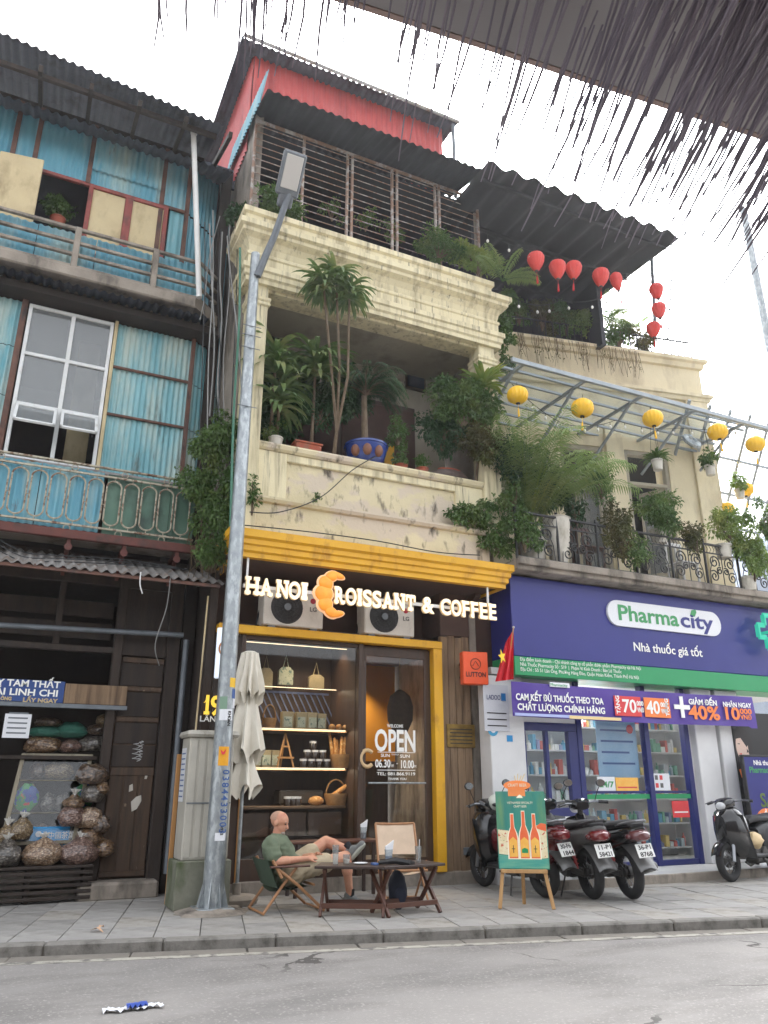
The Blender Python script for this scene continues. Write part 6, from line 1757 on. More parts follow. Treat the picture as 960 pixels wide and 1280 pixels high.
flat('orange_arc', [(wP * .74, .44), (wP - .01, .40), (wP - .01, .48), (wP * .88, .49)], M_bot, .003)
flat('lower_band', [(.01, .01), (wP - .01, .01), (wP - .01, .11), (wP * .5, .13), (.01, .15)], mat('poster_sea', C(60, 150, 140), C(120, 180, 150), rough=.3, scale=5, stretch=(.6, 1, 4)), .0025)
for k, (f_, h_) in enumerate(((.31, .47), (.535, .50), (.745, .47))):
    cx = wP * f_; w_ = .05
    prof = [(-1, 0), (1, 0), (1, .45), (.85, .55), (.38, .7), (.32, 1.0), (-.32, 1.0), (-.38, .7), (-.85, .55), (-1, .45)]
    flat('bottle_glow', [(cx + x * (w_ + .014), .105 + z * (h_ + .02)) for x, z in prof], M_cream3, .0035)
    flat('bottle', [(cx + x * w_, .115 + z * h_) for x, z in prof], M_bot, .005)
    flat('bottle_label', [(cx - w_ * .92, .13), (cx + w_ * .92, .13), (cx + w_ * .92, .3), (cx, .34), (cx - w_ * .92, .3)], M_lab, .0065)
    if k == 1: flat('bottle_mark', [(cx - .035, .17), (cx + .035, .17), (cx + .035, .21), (cx, .225), (cx - .035, .21)], M_sgreen, .008)
    else: obj('bottle_mark', MB().box(cx - .004, cx + .004, -.008, 0, .17, .25, 0, Mt).box(cx - .02, cx + .02, -.0085, 0, .21, .217, 0, Mt), M_textdark, PO, world=False)
text('VIETNAMESE SPECIALTY', .035, M_cream3, PO, Mt @ Matrix.Translation((wP * .23, -.003, .70)) @ FACE, width=wP * .52, world=False)
text('CRAFT BEER', .035, M_cream3, PO, Mt @ Matrix.Translation((wP * .36, -.003, .66)) @ FACE, width=wP * .26, world=False)
flat('mountain_mark', [(wP * .42, .765), (wP * .56, .765), (wP * .535, .79), (wP * .49, .805), (wP * .45, .785)], M_cream3, .003)
TS = thing('topper_sign', 'small orange oval sign on top of the beer poster', 'sign', tuple(fl + V((0, 0, hT))), ang)
el = [(wP * .47 + .16 * math.cos(a), .06 + .055 * math.sin(a)) for a in [2 * math.pi * k / 24 for k in range(24)]]
obj('oval', MB().prism(el, .14, .155), mat('topper_orange', C(250, 140, 70), C(252, 150, 84), rough=.5, scale=5), TS, world=False)
obj('stem', MB().box(wP * .47 - .11, wP * .47 + .09, .145, .155, -.06, .02), mat('topper_foot', C(246, 150, 86)), TS, world=False)
for k in range(4): obj('spray', MB().tube([(wP * .45 + k * .02, .148, .1), (wP * .43 + k * .04, .148, .17 + .02 * (k % 2))], .005, 5), mat('spray_straw%d' % k, C(216, 190, 130)), TS, world=False)
text('CRAFT BEER', .05, M_cream3, TS, Matrix.Translation((wP * .47 - .11, .136, .045)) @ FACE, width=.22, world=False)

# ================================================================ motorbikes
M_tyre = mat('tyre', C(34, 34, 35), C(46, 45, 45), rough=.85, scale=14, bump=.2, bscale=60)
M_rim = mat('rim_metal', C(140, 142, 146), rough=.3, metal=.8)
M_bkplastic = mat('black_plastic', C(28, 28, 30), C(38, 38, 40), rough=.4, scale=8, rvar=.15)
M_gloss = mat('gloss_black', C(22, 22, 24), rough=.18, coat=.6)
M_greyp = mat('grey_panel', C(84, 84, 84), C(98, 97, 95), rough=.35, scale=4, coat=.3)
M_redbody = mat('maroon_paint', C(84, 18, 24), C(96, 22, 28), rough=.2, coat=.8, scale=2)
M_seat = mat('seat_vinyl', C(36, 35, 37), rough=.55, bump=.15, bscale=80)
M_tail = mat('tail_lens', C(104, 18, 24), rough=.12, coat=.8)
M_tailclear = mat('tail_lens_dark', C(92, 48, 50), rough=.12, coat=.8)
M_platew = mat('plate_white', C(226, 226, 222), rough=.4)
M_engine = mat('engine_metal', C(86, 84, 82), C(66, 64, 62), rough=.45, metal=.5, scale=9)
M_redspring = mat('red_spring', C(160, 40, 40), rough=.4)
M_mirror = mat('mirror', C(220, 224, 226), rough=.05, metal=1.0)

def loft(mb, secs, n=14, p=2.6):
    """sections (x, zc, half width, half height[, yc]) joined along x, rounded boxes"""
    vs, fs = [], []
    for s in secs:
        x, zc, hw, hh = s[:4]; yc = s[4] if len(s) > 4 else 0
        for k in range(n):
            a = 2 * math.pi * k / n + .001
            c, s_ = math.cos(a), math.sin(a)
            vs.append((x, yc + hw * math.copysign(abs(c) ** (2 / p), c), zc + hh * math.copysign(abs(s_) ** (2 / p), s_)))
    m = len(secs)
    for i in range(m - 1):
        for k in range(n): fs.append((i * n + k, i * n + (k + 1) % n, (i + 1) * n + (k + 1) % n, (i + 1) * n + k))
    fs.append(tuple(range(n))[::-1]); fs.append(tuple(range((m - 1) * n, m * n)))
    return mb.add(vs, fs)

def wheel(t, x, r, w, name='wheel'):
    ring = [(x + (r - w) * math.cos(a), 0, r + (r - w) * math.sin(a)) for a in [2 * math.pi * k / 32 for k in range(32)]]
    wh = obj(name, MB().tube(ring, w, 10, closed=True), M_tyre, t, True, world=False)
    rr = r - w * 1.7
    q = MB().tube([(x + rr * math.cos(a), 0, r + rr * math.sin(a)) for a in [2 * math.pi * k / 28 for k in range(28)]], .014, 6, closed=True)
    obj('rim', q, M_rim, wh, True, world=False)
    q = MB().lathe([(0, -.06), (.05, -.06), (.05, -.03), (.035, -.03), (.035, .03), (.05, .03), (.05, .06), (0, .06)], 14, TR(x, 0, r, rx=90))
    obj('hub', q, M_engine, wh, True, world=False)
    q = MB()
    for k in range(14):
        a = 2 * math.pi * k / 14; s = .03 if k % 2 else -.03
        q.tube([(x + .045 * math.cos(a + .4), s, r + .045 * math.sin(a + .4)), (x + rr * math.cos(a), 0, r + rr * math.sin(a))], .0028, 4)
    obj('spokes', q, M_rim, wh, world=False)
    obj('brake_drum', MB().lathe([(0, -.02), (.075, -.02), (.075, .02), (0, .02)], 20, TR(x, 0, r, rx=90)), M_engine, wh, True, world=False)
    return wh

def motorbike(loc, rz, label, body, side, tail, plate, group, rail=M_rim, red_spring=False, mirror=True, seatm=None, lean=0, apron=False):
    t = thing('motorbike', label, 'motorbike', loc, rz, group)
    t.rotation_euler[0] = R(lean)
    t.scale = (1.06, 1.06, 1.06)
    r = .285
    if apron: r = .25
    wheel(t, 0, r, .058); wheel(t, 1.22, r, .05)
    O = lambda n, mb, m, sm=True, par=None: obj(n, mb, m, par or t, sm, world=False)
    for s in (-1, 1):
        O('fork_leg', MB().tube([(1.22, s * .09, r), (1.08, s * .08, .72)], .024, 8), M_rim)
        O('swing_arm', MB().bar((0, s * .1, r), (.5, s * .09, .36), .03, .045, .005), M_engine, False)
        O('shock_absorber', MB().tube([(.04, s * .13, .33), (.16, s * .12, .66)], .016, 8).tube([(.04 + .12 * k / 40, s * .13 + .026 * math.cos(k), .36 + .28 * k / 40 + .026 * math.sin(k) * .3) for k in range(40)], .006, 5), M_redspring if red_spring else M_engine)
    O('front_fender', MB().grid(lambda u, v: V((1.22 + (r + .03) * math.cos(R(20 + 150 * u)), -.075 + .15 * v, r + (r + .03) * math.sin(R(20 + 150 * u)) - .02 * (2 * v - 1) ** 2)), 14, 4), body)
    # tail body, seat, under body, leg shield, handle cowl
    O('tail_cowl', loft(MB(), [(-.40, .74, .07, .04), (-.34, .735, .12, .075), (-.15, .69, .155, .105), (.1, .64, .165, .13), (.35, .60, .155, .14), (.52, .55, .12, .12)]), side)
    O('seat', loft(MB(), [(-.36, .80, .08, .02), (-.28, .82, .13, .04), (.0, .80, .155, .05), (.25, .775, .15, .05), (.48, .775, .11, .055), (.6, .74, .06, .04)]), seatm or M_seat)
    O('under_body', loft(MB(), [(.40, .50, .11, .12), (.7, .50, .09, .12), (.92, .62, .095, .15), (1.04, .80, .09, .10)]), side)
    O('leg_shield', MB().grid(lambda u, v: V((.86 + .16 * v + .10 * (1 - (2 * u - 1) ** 2), -.23 + .46 * u, .30 + .56 * v - .03 * (2 * u - 1) ** 2)), 12, 8).grid(lambda u, v: V((.875 + .16 * v + .10 * (1 - (2 * u - 1) ** 2), -.23 + .46 * u, .30 + .56 * v - .03 * (2 * u - 1) ** 2)), 12, 8), body)
    O('handle_cowl', loft(MB(), [(.93, .98, .09, .05), (1.0, 1.0, .14, .07), (1.08, .985, .13, .075), (1.15, .95, .08, .06)]), body)
    O('headlight', MB().ellipsoid((1.14, 0, .955), .04, .08, .055), M_clearlens)
    O('steering_column', MB().tube([(1.08, 0, .72), (1.02, 0, .96)], .035, 8), M_engine)
    O('handlebar', MB().tube([(.90, -.35, 1.0), (.98, -.2, 1.02), (1.02, 0, 1.0), (.98, .2, 1.02), (.90, .35, 1.0)], .013, 8), M_rim)
    for s in (-1, 1):
        O('grip', MB().tube([(.90, s * .35, 1.0), (.955, s * .24, 1.015)], .02, 8), M_bkplastic)
        O('brake_lever', MB().tube([(.98, s * .22, 1.02), (.98, s * .34, 1.0)], .007, 5), M_rim)
        if mirror:
            O('mirror_stem', MB().tube([(.97, s * .2, 1.03), (.97, s * .25, 1.14), (.95, s * .28, 1.2)], .006, 6), M_black)
            mi = O('mirror', MB().ellipsoid((.945, s * .30, 1.24), .02, .065, .048), M_bkplastic)
            O('mirror_glass', MB().lathe([(0, 0), (.05, 0), (.05, .003)], 16, TR(.926, s * .30, 1.24, ry=-90) @ TR(s=(.8, 1.15, 1))), M_mirror, True, mi)
    if apron:
        O('apron', loft(MB(), [(.84, .60, .15, .28), (.92, .60, .22, .34), (1.04, .63, .22, .33), (1.15, .66, .17, .27), (1.24, .68, .08, .16)]), body)
        O('footboard', MB().box(.42, .9, -.17, .17, .27, .33, .02), M_bkplastic)
        O('side_body', loft(MB(), [(-.32, .60, .06, .08), (-.2, .55, .15, .17), (.1, .52, .19, .22), (.36, .5, .18, .22), (.46, .46, .12, .16)]), side)
    # engine and exhaust
    O('engine', MB().box(.34, .66, -.1, .1, .2, .42, .03).ellipsoid((.74, 0, .34), .12, .08, .075, 14, 8).lathe([(0, -.13), (.1, -.13), (.11, -.1), (.11, .1), (.1, .13), (0, .13)], 18, TR(.44, 0, .31, rx=90)), M_engine)
    O('chain_case', MB().bar((0, .08, r), (.42, .08, .31), .025, .1, .01), M_engine, False)
    O('exhaust', MB().tube([(.7, -.06, .22), (.5, -.12, .17), (.25, -.15, .22), (.2, -.155, .235), (-.28, -.17, .36), (-.3, -.17, .365)], [.016, .018, .022, .045, .052, .03], 12), M_greyp)
    O('foot_rest', MB().tube([(.5, -.26, .27), (.5, .26, .27)], .012, 8), M_bkplastic)
    O('kick_stand', MB().tube([(.48, .1, .22), (.36, .24, .01)], .011, 6).tube([(.36, .24, .012), (.3, .26, .012)], .012, 6), M_engine)
    # rear: fender, plate, tail light, rail
    fe = O('rear_fender', MB().grid(lambda u, v: V((-.06 - .42 * u, -.105 + .21 * v, .63 - .02 * u - .24 * u * u - .03 * (2 * v - 1) ** 2)), 10, 6).grid(lambda u, v: V((-.05 - .42 * u, -.105 + .21 * v, .62 - .02 * u - .24 * u * u - .03 * (2 * v - 1) ** 2)), 10, 6), M_greyp if not red_spring else M_greyp)
    pm = TR(-.445, 0, .545, ry=24)
    pl_ = O('number_plate', MB().box(-.004, .004, -.1, .1, -.075, .075, .003, pm), M_platew, False)
    pt = pm @ Matrix.Translation((-.006, 0, 0)) @ Matrix.Rotation(R(-90), 4, 'Z') @ FACE
    for s_, yy in ((plate[0], .012), (plate[1], -.062)):
        text(s_, .066, M_textdark, pl_, pt @ Matrix.Translation((-.075, yy, 0)), width=.15, bold=.0015, ext=.0006, world=False)
    O('tail_light', loft(MB(), [(-.47, .69, .06, .035), (-.44, .695, .10, .055), (-.36, .70, .125, .07), (-.30, .69, .11, .06)]), tail)
    for s in (-1, 1): O('indicator', MB().ellipsoid((-.33, s * .125, .69), .06, .025, .03, 10, 8), M_tailclear)
    O('grab_rail', MB().tube([(-.1, -.13, .80), (-.34, -.12, .84), (-.43, -.05, .855), (-.43, .05, .855), (-.34, .12, .84), (-.1, .13, .80)], .014, 8), rail)
    return t
M_clearlens = mat('clear_lens', C(214, 216, 218), rough=.1, coat=.6)
gp = 'motorbikes parked side by side before the pharmacy'
b1 = G(701, 1126); b2 = G(762, 1128); b3 = G(812, 1128)
motorbike((b1.x, b1.y + .28, 0), 93, 'maroon motorbike partly hidden behind the beer poster easel', M_gloss, M_redbody, M_tail, ('30-F6', '1844'), gp, lean=-4, apron=True)
motorbike((b2.x, b2.y + .28, 0), 76, 'grey sided motorbike in the middle of the row with plate 58421', M_gloss, M_greyp, M_tail, ('11-P1', '58421'), gp, red_spring=True, rail=M_bkplastic, lean=-4)
motorbike((b3.x, b3.y + .28, 0), 77, 'black motorbike with silver grab rail, right end of the row of three', M_gloss, M_gloss, M_tailclear, ('36-P1', '8768'), gp, red_spring=True, lean=-4)
b4 = G(926, 1103)
motorbike((b4.x + 1.19, b4.y + .30, 0), 180 + 10, 'black scooter facing left at the right edge of the pavement', M_gloss, M_bkplastic, M_tail, ('29-H1', '4075'), None, mirror=False, seatm=M_seat, lean=4, apron=True)
# helmet on the red bike
t = thing('helmet', 'white helmet hanging on the maroon motorbike behind the poster', 'helmet', (b1.x - .02, b1.y + 1.25, 1.02))
obj('shell', MB().ellipsoid((0, 0, .06), .12, .14, .11, 16, 10), mat('helmet_white', C(214, 220, 210), rough=.3), t, True, world=False)
obj('visor', MB().ellipsoid((-.04, -.09, .03), .09, .07, .03, 14, 8), M_bkplastic, t, True, world=False)
# beige cloth on the scooter footwell
tag(obj('folded_raincoat', MB().ellipsoid((b4.x + .40, b4.y + .02, .54), .14, .12, .11, 16, 10, None, .25, 2), mat('raincoat_beige', C(206, 182, 140), rough=.7), None, True), 'beige bundle tucked in the footwell of the black scooter', 'bundle')
# blue stand sign and dark poster at the right edge
SD = thing('stand_sign', 'tall navy promotional stand sign at the right edge by the scooter', 'sign', (11.6, 9.5, .12))
a, b = A(941, 1030, 9.5), A(1000, 946, 9.5)
zz0, zz1 = .5, A(945, 946, 9.5).z
part('panel', M_navy, SD, (a.x, a.x + 1.0, 9.5, 9.53, zz0, zz1), b=.004)
part('frame', M_black, SD, (a.x - .03, a.x, 9.48, 9.55, .12, zz1 + .03), (a.x, a.x + 1, 9.485, 9.545, zz1, zz1 + .03), b=.004)
text('Nhà thuốc', .11, M_textwhite, SD, Matrix.Translation((a.x + .22, 9.496, zz1 - .13)) @ FACE, bold=.002)
text('Pharmacity', .13, M_pgreen, SD, Matrix.Translation((a.x + .1, 9.496, zz1 - .25)) @ FACE, bold=.003)
text('SALE', .3, M_leafl, SD, Matrix.Translation((a.x + .25, 9.496, zz1 - .78)) @ FACE, bold=.006)
text('VỀ ĐÂY', .15, M_textwhite, SD, Matrix.Translation((a.x + .2, 9.496, zz1 - .98)) @ FACE, bold=.004)
obj('orange_patch', MB().lathe([(0, 0), (.3, 0), (.3, .004)], 20, TR(a.x + .35, 9.5, zz0 + .15, rx=90)), M_orange, SD)
WP = thing('poster', 'dark poster of a dark haired woman with bottles on the pier at the right', 'poster', (12.2, 9.8, .6))
wx = A(921, 950, 9.82).x
part('sheet', mat('poster_black', C(24, 22, 24), rough=.4), WP, (wx + .0, wx + 1.2, 9.82, 9.84, .5, 2.5), b=0)
zf = A(935, 930, 9.8).z
def wflat(n, poly, m_, d): obj(n, MB().prism(poly, 9.82 - d, 9.82, TR(wx, 0, 0)), m_, WP)
M_skinp = mat('poster_skin', C(216, 188, 172), rough=.5)
wflat('face', [(.14 + .14 * math.cos(a) * (1 if math.cos(a) > 0 else .8), zf - .05 + .22 * math.sin(a)) for a in [2 * math.pi * k / 20 for k in range(20)]], M_skinp, .002)
wflat('neck', [(.16, zf - .45), (.4, zf - .38), (.34, zf - .1), (.2, zf - .2)], M_skinp, .0015)
wflat('hair', [(.0, zf + .0), (.03, zf + .2), (.18, zf + .3), (.36, zf + .22), (.42, zf - .05), (.36, zf - .3), (.28, zf - .05), (.16, zf + .1), (.04, zf + .08)], mat('poster_hair', C(30, 24, 24), rough=.5), .004)
wflat('ear', [(.27, zf - .06), (.31, zf - .02), (.31, zf - .12)], M_skinp, .005)
wflat('eye', [(.06, zf - .0), (.12, zf + .01), (.12, zf - .01)], M_textdark, .004); wflat('lips', [(.08, zf - .16), (.15, zf - .15), (.12, zf - .18)], M_redp, .004)
wflat('scarf', [(.02, zf - .42), (.34, zf - .34), (.36, zf - .44), (.06, zf - .55)], M_orange, .005)
for k in range(3): wflat('bottle', [(.1 + k * .1, zf - 1.0), (.17 + k * .1, zf - 1.0), (.17 + k * .1, zf - .78), (.15 + k * .1, zf - .7), (.12 + k * .1, zf - .7), (.1 + k * .1, zf - .78)], mat('bottle_print%d' % k, C(150, 190, 205)), .004)
# pharmacy stock
cols = [C(206, 110, 100), C(110, 170, 200), C(232, 232, 228), C(130, 180, 156), C(226, 200, 130), C(150, 156, 190), C(212, 216, 220), C(224, 226, 226), C(190, 206, 214)]
MP_ = [mat('product_%d' % k, c_, rough=.5) for k, c_ in enumerate(cols)]
SHV = thing('product_shelf', 'white pharmacy shelving full of small products behind the glass doors', 'shelving', (9.3, 11.4, .12))
for k in range(6):
    z = .25 + k * .4
    part('shelf', M_pwhite, SHV, (8.0, 11.5, 11.2, 11.55, z, z + .025), b=0)
part('back', M_pwhite, SHV, (8.0, 11.5, 11.55, 11.58, .12, 2.7), b=0)
pm_ = []
for k in range(6):
    z = .276 + k * .4; x = 8.02
    while x < 11.4:
        w_ = random.uniform(.06, .11); h_ = random.uniform(.08, .26)
        rr = random.random()
        q = MB().box(x, x + w_ - .008, 11.22, 11.36, z, z + h_, .004) if rr < .6 else MB().lathe([(0, 0), (w_ * .42, 0), (w_ * .42, h_ * .7), (w_ * .15, h_ * .8), (w_ * .15, h_), (0, h_)], 10, TR(x + w_ / 2, 11.28, z))
        obj('product_box', q, random.choice(MP_), SHV)
        x += w_
t = thing('wall_poster', 'pale blue medical poster hanging inside the pharmacy glass door', 'poster', (8.9, 10.1, 1.6))
a, b = A(750, 972, 10.08), A(793, 900, 10.08)
part('sheet', mat('poster_paleblue', C(130, 170, 206), C(160, 190, 216), rough=.4, scale=2), t, (a.x, b.x, 10.08, 10.09, a.z, b.z + .3), b=0)
q = MB()
for k in range(5): q.box(a.x + .08, b.x - .08 - .1 * (k % 2), 10.076, 10.08, a.z + .2 + k * .17, a.z + .23 + k * .17)
obj('print_line', q, M_stb, t); obj('round_mark', MB().lathe([(0, 0), (.07, 0), (.07, .004)], 18, TR(b.x - .13, 10.078, a.z + .75, rx=90)), M_redp, t)
for k, (p0, p1, y0, y1, m_, lab) in enumerate(((748, 768, 990, 971, M_pill, 'white 24/7 sticker low on the pharmacy door'), (771, 797, 991, 972, M_lab, 'food coloured leaflet beside the 24/7 sticker'), (812, 836, 988, 967, M_pill, 'white chart sticker with red squares on the right glass door'), (842, 860, 1022, 1001, M_redp, 'red notice low on the right glass door'))):
    a, b = A(p0, y0, 9.99), A(p1, y1, 9.99)
    t = thing('door_sticker', lab, 'sticker', (a.x, 9.99, a.z))
    part('sheet', m_, t, (a.x, b.x, 9.988, 9.996, a.z, b.z), b=0)
    if k == 0: text('24/7', .12, M_pgreen, t, Matrix.Translation((a.x + .03, 9.985, a.z + .07)) @ FACE, bold=.003, width=b.x - a.x - .06)
    elif k == 2:
        for i in range(3):
            for j in range(2): obj('print_square', MB().box(a.x + .04 + i * .1, a.x + .1 + i * .1, 9.985, 9.988, a.z + .04 + j * .12, a.z + .11 + j * .12), M_redp if (i + j) % 2 else M_greyp, t)
    else: obj('text_rule', MB().box(a.x + .03, b.x - .03, 9.985, 9.988, a.z + .07, a.z + .09), M_textwhite if k == 3 else M_redp, t)
# ================================================================ plants
def pot(mb, c, r, h, flare=1.25):
    return mb.lathe([(0, 0), (r, 0), (r * flare * .97, h * .85), (r * flare * 1.06, h * .86), (r * flare * 1.06, h), (r * flare * .9, h), (r * flare * .88, h * .9), (0, h * .9)], 18, Matrix.Translation(c))

def plant(name, label, base, foliage, stem=None, potm=None, pr=.12, ph=.2, leafm=None, group=None, cat='plant', stemm=None, flare=1.25):
    t = thing(name, label, cat, tuple(base), group=group)
    if potm: obj('pot', pot(MB(), base, pr, ph, flare), potm, t, True); obj('soil', MB().lathe([(0, 0), (pr * flare * .88, 0), (pr * flare * .5, .02), (0, .03)], 14, Matrix.Translation(V(base) + V((0, 0, ph * .9)))), M_soil, t, True)
    if foliage and foliage.f: obj('foliage', foliage, leafm or M_leaf, t, recalc=False)
    if stem and stem.f: obj('stem', stem, stemm or M_bark, t, True)
    return t

# --- cafe balcony
BYc = 9.95
zc_ = 5.9
# tall dracaena with two heads
f, s = MB(), MB()
b0_ = A(410, 545, 10.15); b0_.z = 5.0
for hp, n in (((404, 352), 46), ((437, 362), 40), ((420, 340), 26)):
    h = A(*hp, 9.25)
    s.tube([b0_ + V((.1 * random.random(), 0, .3)), V((b0_.x, 9.8, 6.3)), b0_.lerp(h, .6) + V((.06, -.15, 0)), h], [.028, .026, .022, .018], 8)
    rosette(f, h, n + 14, .5, .062, .8, 1.9, -.5); rosette(f, h - V((0, 0, .12)), n // 2, .46, .055, .4, 2.2, -.9)
plant('potted_dracaena', 'tallest dracaena on the cafe balcony, its two heads reaching the entablature', b0_, f, s, M_terra, .16, .3, M_strap, 'dracaenas on the cafe balcony')
for hp, n, L, lab in (((345, 440), 75, .66, 'dracaena with drooping leaves at the left column of the cafe balcony'), ((395, 445), 100, .7, 'broad drooping dracaena in the middle left of the cafe balcony'), ((350, 485), 60, .6, 'low dracaena under the left one on the cafe balcony')):
    f, s = MB(), MB()
    h = A(*hp, 9.85); b_ = V((h.x + .05, 10.1, 5.0))
    s.tube([b_ + V((0, 0, .2)), h], [.03, .02], 8)
    for dz_ in (0, -.14, -.28): rosette(f, h + V((0, 0, dz_)), n // 3, L, .085, .9 + dz_, 1.9, -.2)
    plant('potted_dracaena', lab, b_, f, s, M_terra, .15, .28, M_strap, 'dracaenas on the cafe balcony')
for c, rx, rz, n, lab, m_ in (((348, 508), .5, .46, 1500, 'dark bush filling the left corner of the cafe balcony', M_leafd), ((398, 505), .45, .4, 1300, 'dark bush behind the terracotta planter on the cafe balcony', M_leafd), ((430, 485), .42, .42, 1000, 'dark leafy shrub left of the fern on the cafe balcony', M_leafd)):
    f, s = MB(), MB(); h = A(*c, 10.12)
    bush(f, h, rx, .2, rz, n, .11, 12, .4, .4, s)
    plant('balcony_shrub', lab, V((h.x, 10.12, 4.5)), f, s, M_terra, .16, 1.1, m_, 'shrubs on the cafe balcony')
# fern palm over the blue pot
f, s = MB(), MB(); c = A(455, 495, 9.95)
for k in range(60):
    a = random.uniform(0, 2 * math.pi); frond(f, s, c + V((0, -.05, random.uniform(-.02, .12))), V((math.cos(a), .6 * math.sin(a), random.uniform(.5, 1.5))), random.uniform(.6, .95), .15, 30, 3.0, .014)
bp = A(459, 576, 9.9); bp.z = 5.885
t = plant('potted_fern_palm', 'weeping fern palm standing in the blue glazed pot on the balcony coping', V((bp.x, 9.98, 6.0)), f, s, None, leafm=M_leafd, stemm=M_bark)
q = MB().tube([(bp.x, 9.98, 6.0), (c.x, 9.95, c.z)], [.06, .045], 9); obj('trunk', q, M_bark, t, True)
BP = thing('blue_pot', 'large blue glazed pot with brown medallions on the balcony coping', 'pot', (bp.x, 9.93, 5.885))
obj('bowl', MB().lathe([(0, 0), (.2, 0), (.27, .08), (.31, .2), (.33, .3), (.345, .31), (.345, .34), (.31, .34), (.29, .3), (0, .28)], 30, TR(bp.x, 9.95, 5.885)), mat('blue_glaze', C(30, 52, 120), C(42, 68, 140), rough=.25, coat=.5, scale=4), BP, True)
for da in (-32, 4, 40):
    a = math.atan2(-9.95, -bp.x) + R(da); obj('medallion', MB().ellipsoid((bp.x + .295 * math.cos(a), 9.95 + .295 * math.sin(a), 6.06), .07, .07, .095, 14, 8), mat('medallion_brown%d' % da, C(120, 78, 56), rough=.5), BP, True)
# right-hand mass
for c, rx, rz, n, lab, m_, L in (((578, 505), .5, .44, 2000, 'broad mixed shrub in front of the right column of the cafe balcony', M_leaf, .1), ((552, 540), .4, .36, 1000, 'dark lower shrub at the right of the cafe balcony', M_leafd, .1), ((602, 550), .36, .42, 1000, 'brownish hanging shrub at the right end of the cafe balcony', M_leafb, .09), ((497, 540), .18, .28, 260, 'small leafy plant right of the blue pot', M_leaf, .08)):
    f, s = MB(), MB(); h = A(*c, 9.62 if c[0] > 560 else 9.88)
    bush(f, h, rx, .26, rz, n, L, 16, .3, .42, s)
    plant('balcony_shrub', lab, V((h.x, 10.08, 4.5)), f, s, M_terra, .16, 1.3, m_, 'shrubs on the cafe balcony')
f, s = MB(), MB(); h = A(604, 482, 9.55)
rosette(f, h, 44, .5, .08, 1.3, 1.0, .1); s.tube([(h.x, 9.9, 5.9), h], [.03, .02], 7)
plant('potted_dracaena', 'broad leaved dracaena rising at the right column of the cafe balcony', V((h.x, 9.9, 5.6)), f, s, M_terra, .12, .25, M_leafl, 'dracaenas on the cafe balcony')
# pots on the coping
def lone_pot(px, r, h, m_, lab, flare=1.15, Y=9.9): 
    x = A(px, 560, Y).x; t = thing('flower_pot', lab, 'pot', (x, Y, 5.892), group='pots on the balcony coping')
    obj('pot', pot(MB(), (x, Y, 5.892), r, h, flare), m_, t, True)
    f = MB(); bush(f, (x, Y, 5.892 + h + .1), .14, .1, .14, 70, .08, 5); obj('foliage', f, M_leaf, t, recalc=False)
lone_pot(344, .09, .17, M_potwhite, 'white pot at the left end of the balcony coping')
x = A(384, 555, 9.9).x; t = thing('planter_box', 'terracotta planter box on the balcony coping left of the blue pot', 'planter', (x, 9.9, 5.892))
obj('box', MB().box(x - .2, x + .2, 9.82, 10.0, 5.892, 6.06, .012).box(x - .22, x + .22, 9.8, 10.02, 6.03, 6.065, .01), M_terra, t)
lone_pot(501, .09, .11, M_terra, 'terracotta pot right of the blue pot on the coping'); lone_pot(527, .09, .12, M_terra, 'terracotta pot beside the brown jar on the coping')
c = A(565, 590, 9.9); t = thing('stone_jar', 'big dark brown bowl lying on the right of the balcony coping', 'jar', (c.x, 9.95, 5.892))
obj('bowl', MB().ellipsoid((c.x, 9.98, 6.0), .34, .16, .12, 22, 12, None, .1), mat('jar_brown', C(96, 82, 76), C(78, 66, 62), rough=.6, scale=6, stretch=(4, 1, 1)), t, True)
obj('rim', MB().tube([(c.x + .2 * math.cos(a), 9.98 + .09 * math.sin(a), 6.1) for a in [2 * math.pi * k / 16 for k in range(16)]], .02, 6, closed=True), M_terra, t, True)
# shrubs spilling over the corner of the yellow cornice
for c, rx, rz, n, lab in (((592, 640), .38, .24, 700, 'bushy creeper hanging at the right end of the cafe parapet'), ((622, 668), .34, .30, 600, 'creeper spilling over the right corner of the yellow cornice')):
    f, s = MB(), MB(); h = A(*c, 9.62); bush(f, h, rx, .16, rz, n, .085, 12, .5, .42, s)
    plant('creeper', lab, V((h.x, 9.62, h.z - rz)), f, s, leafm=M_leaf, cat='creeper', group='creepers on the cafe front')
f, s = MB(), MB(); h = A(316, 622, 9.66); bush(f, h, .1, .06, .26, 90, .09, 5, .3, .4, s); plant('creeper', 'sparse sprig growing from the left parapet pier behind the pole', V((h.x, 9.66, h.z - .26)), f, s, leafm=M_leaf, cat='creeper', group='creepers on the cafe front')
f, s = MB(), MB(); h = A(396, 622, 9.7); bush(f, h, .06, .03, .06, 22, .06, 3); plant('creeper', 'tiny weed rooted in the cafe parapet wall', h, f, None, leafm=M_leaf, cat='creeper', group='creepers on the cafe front')
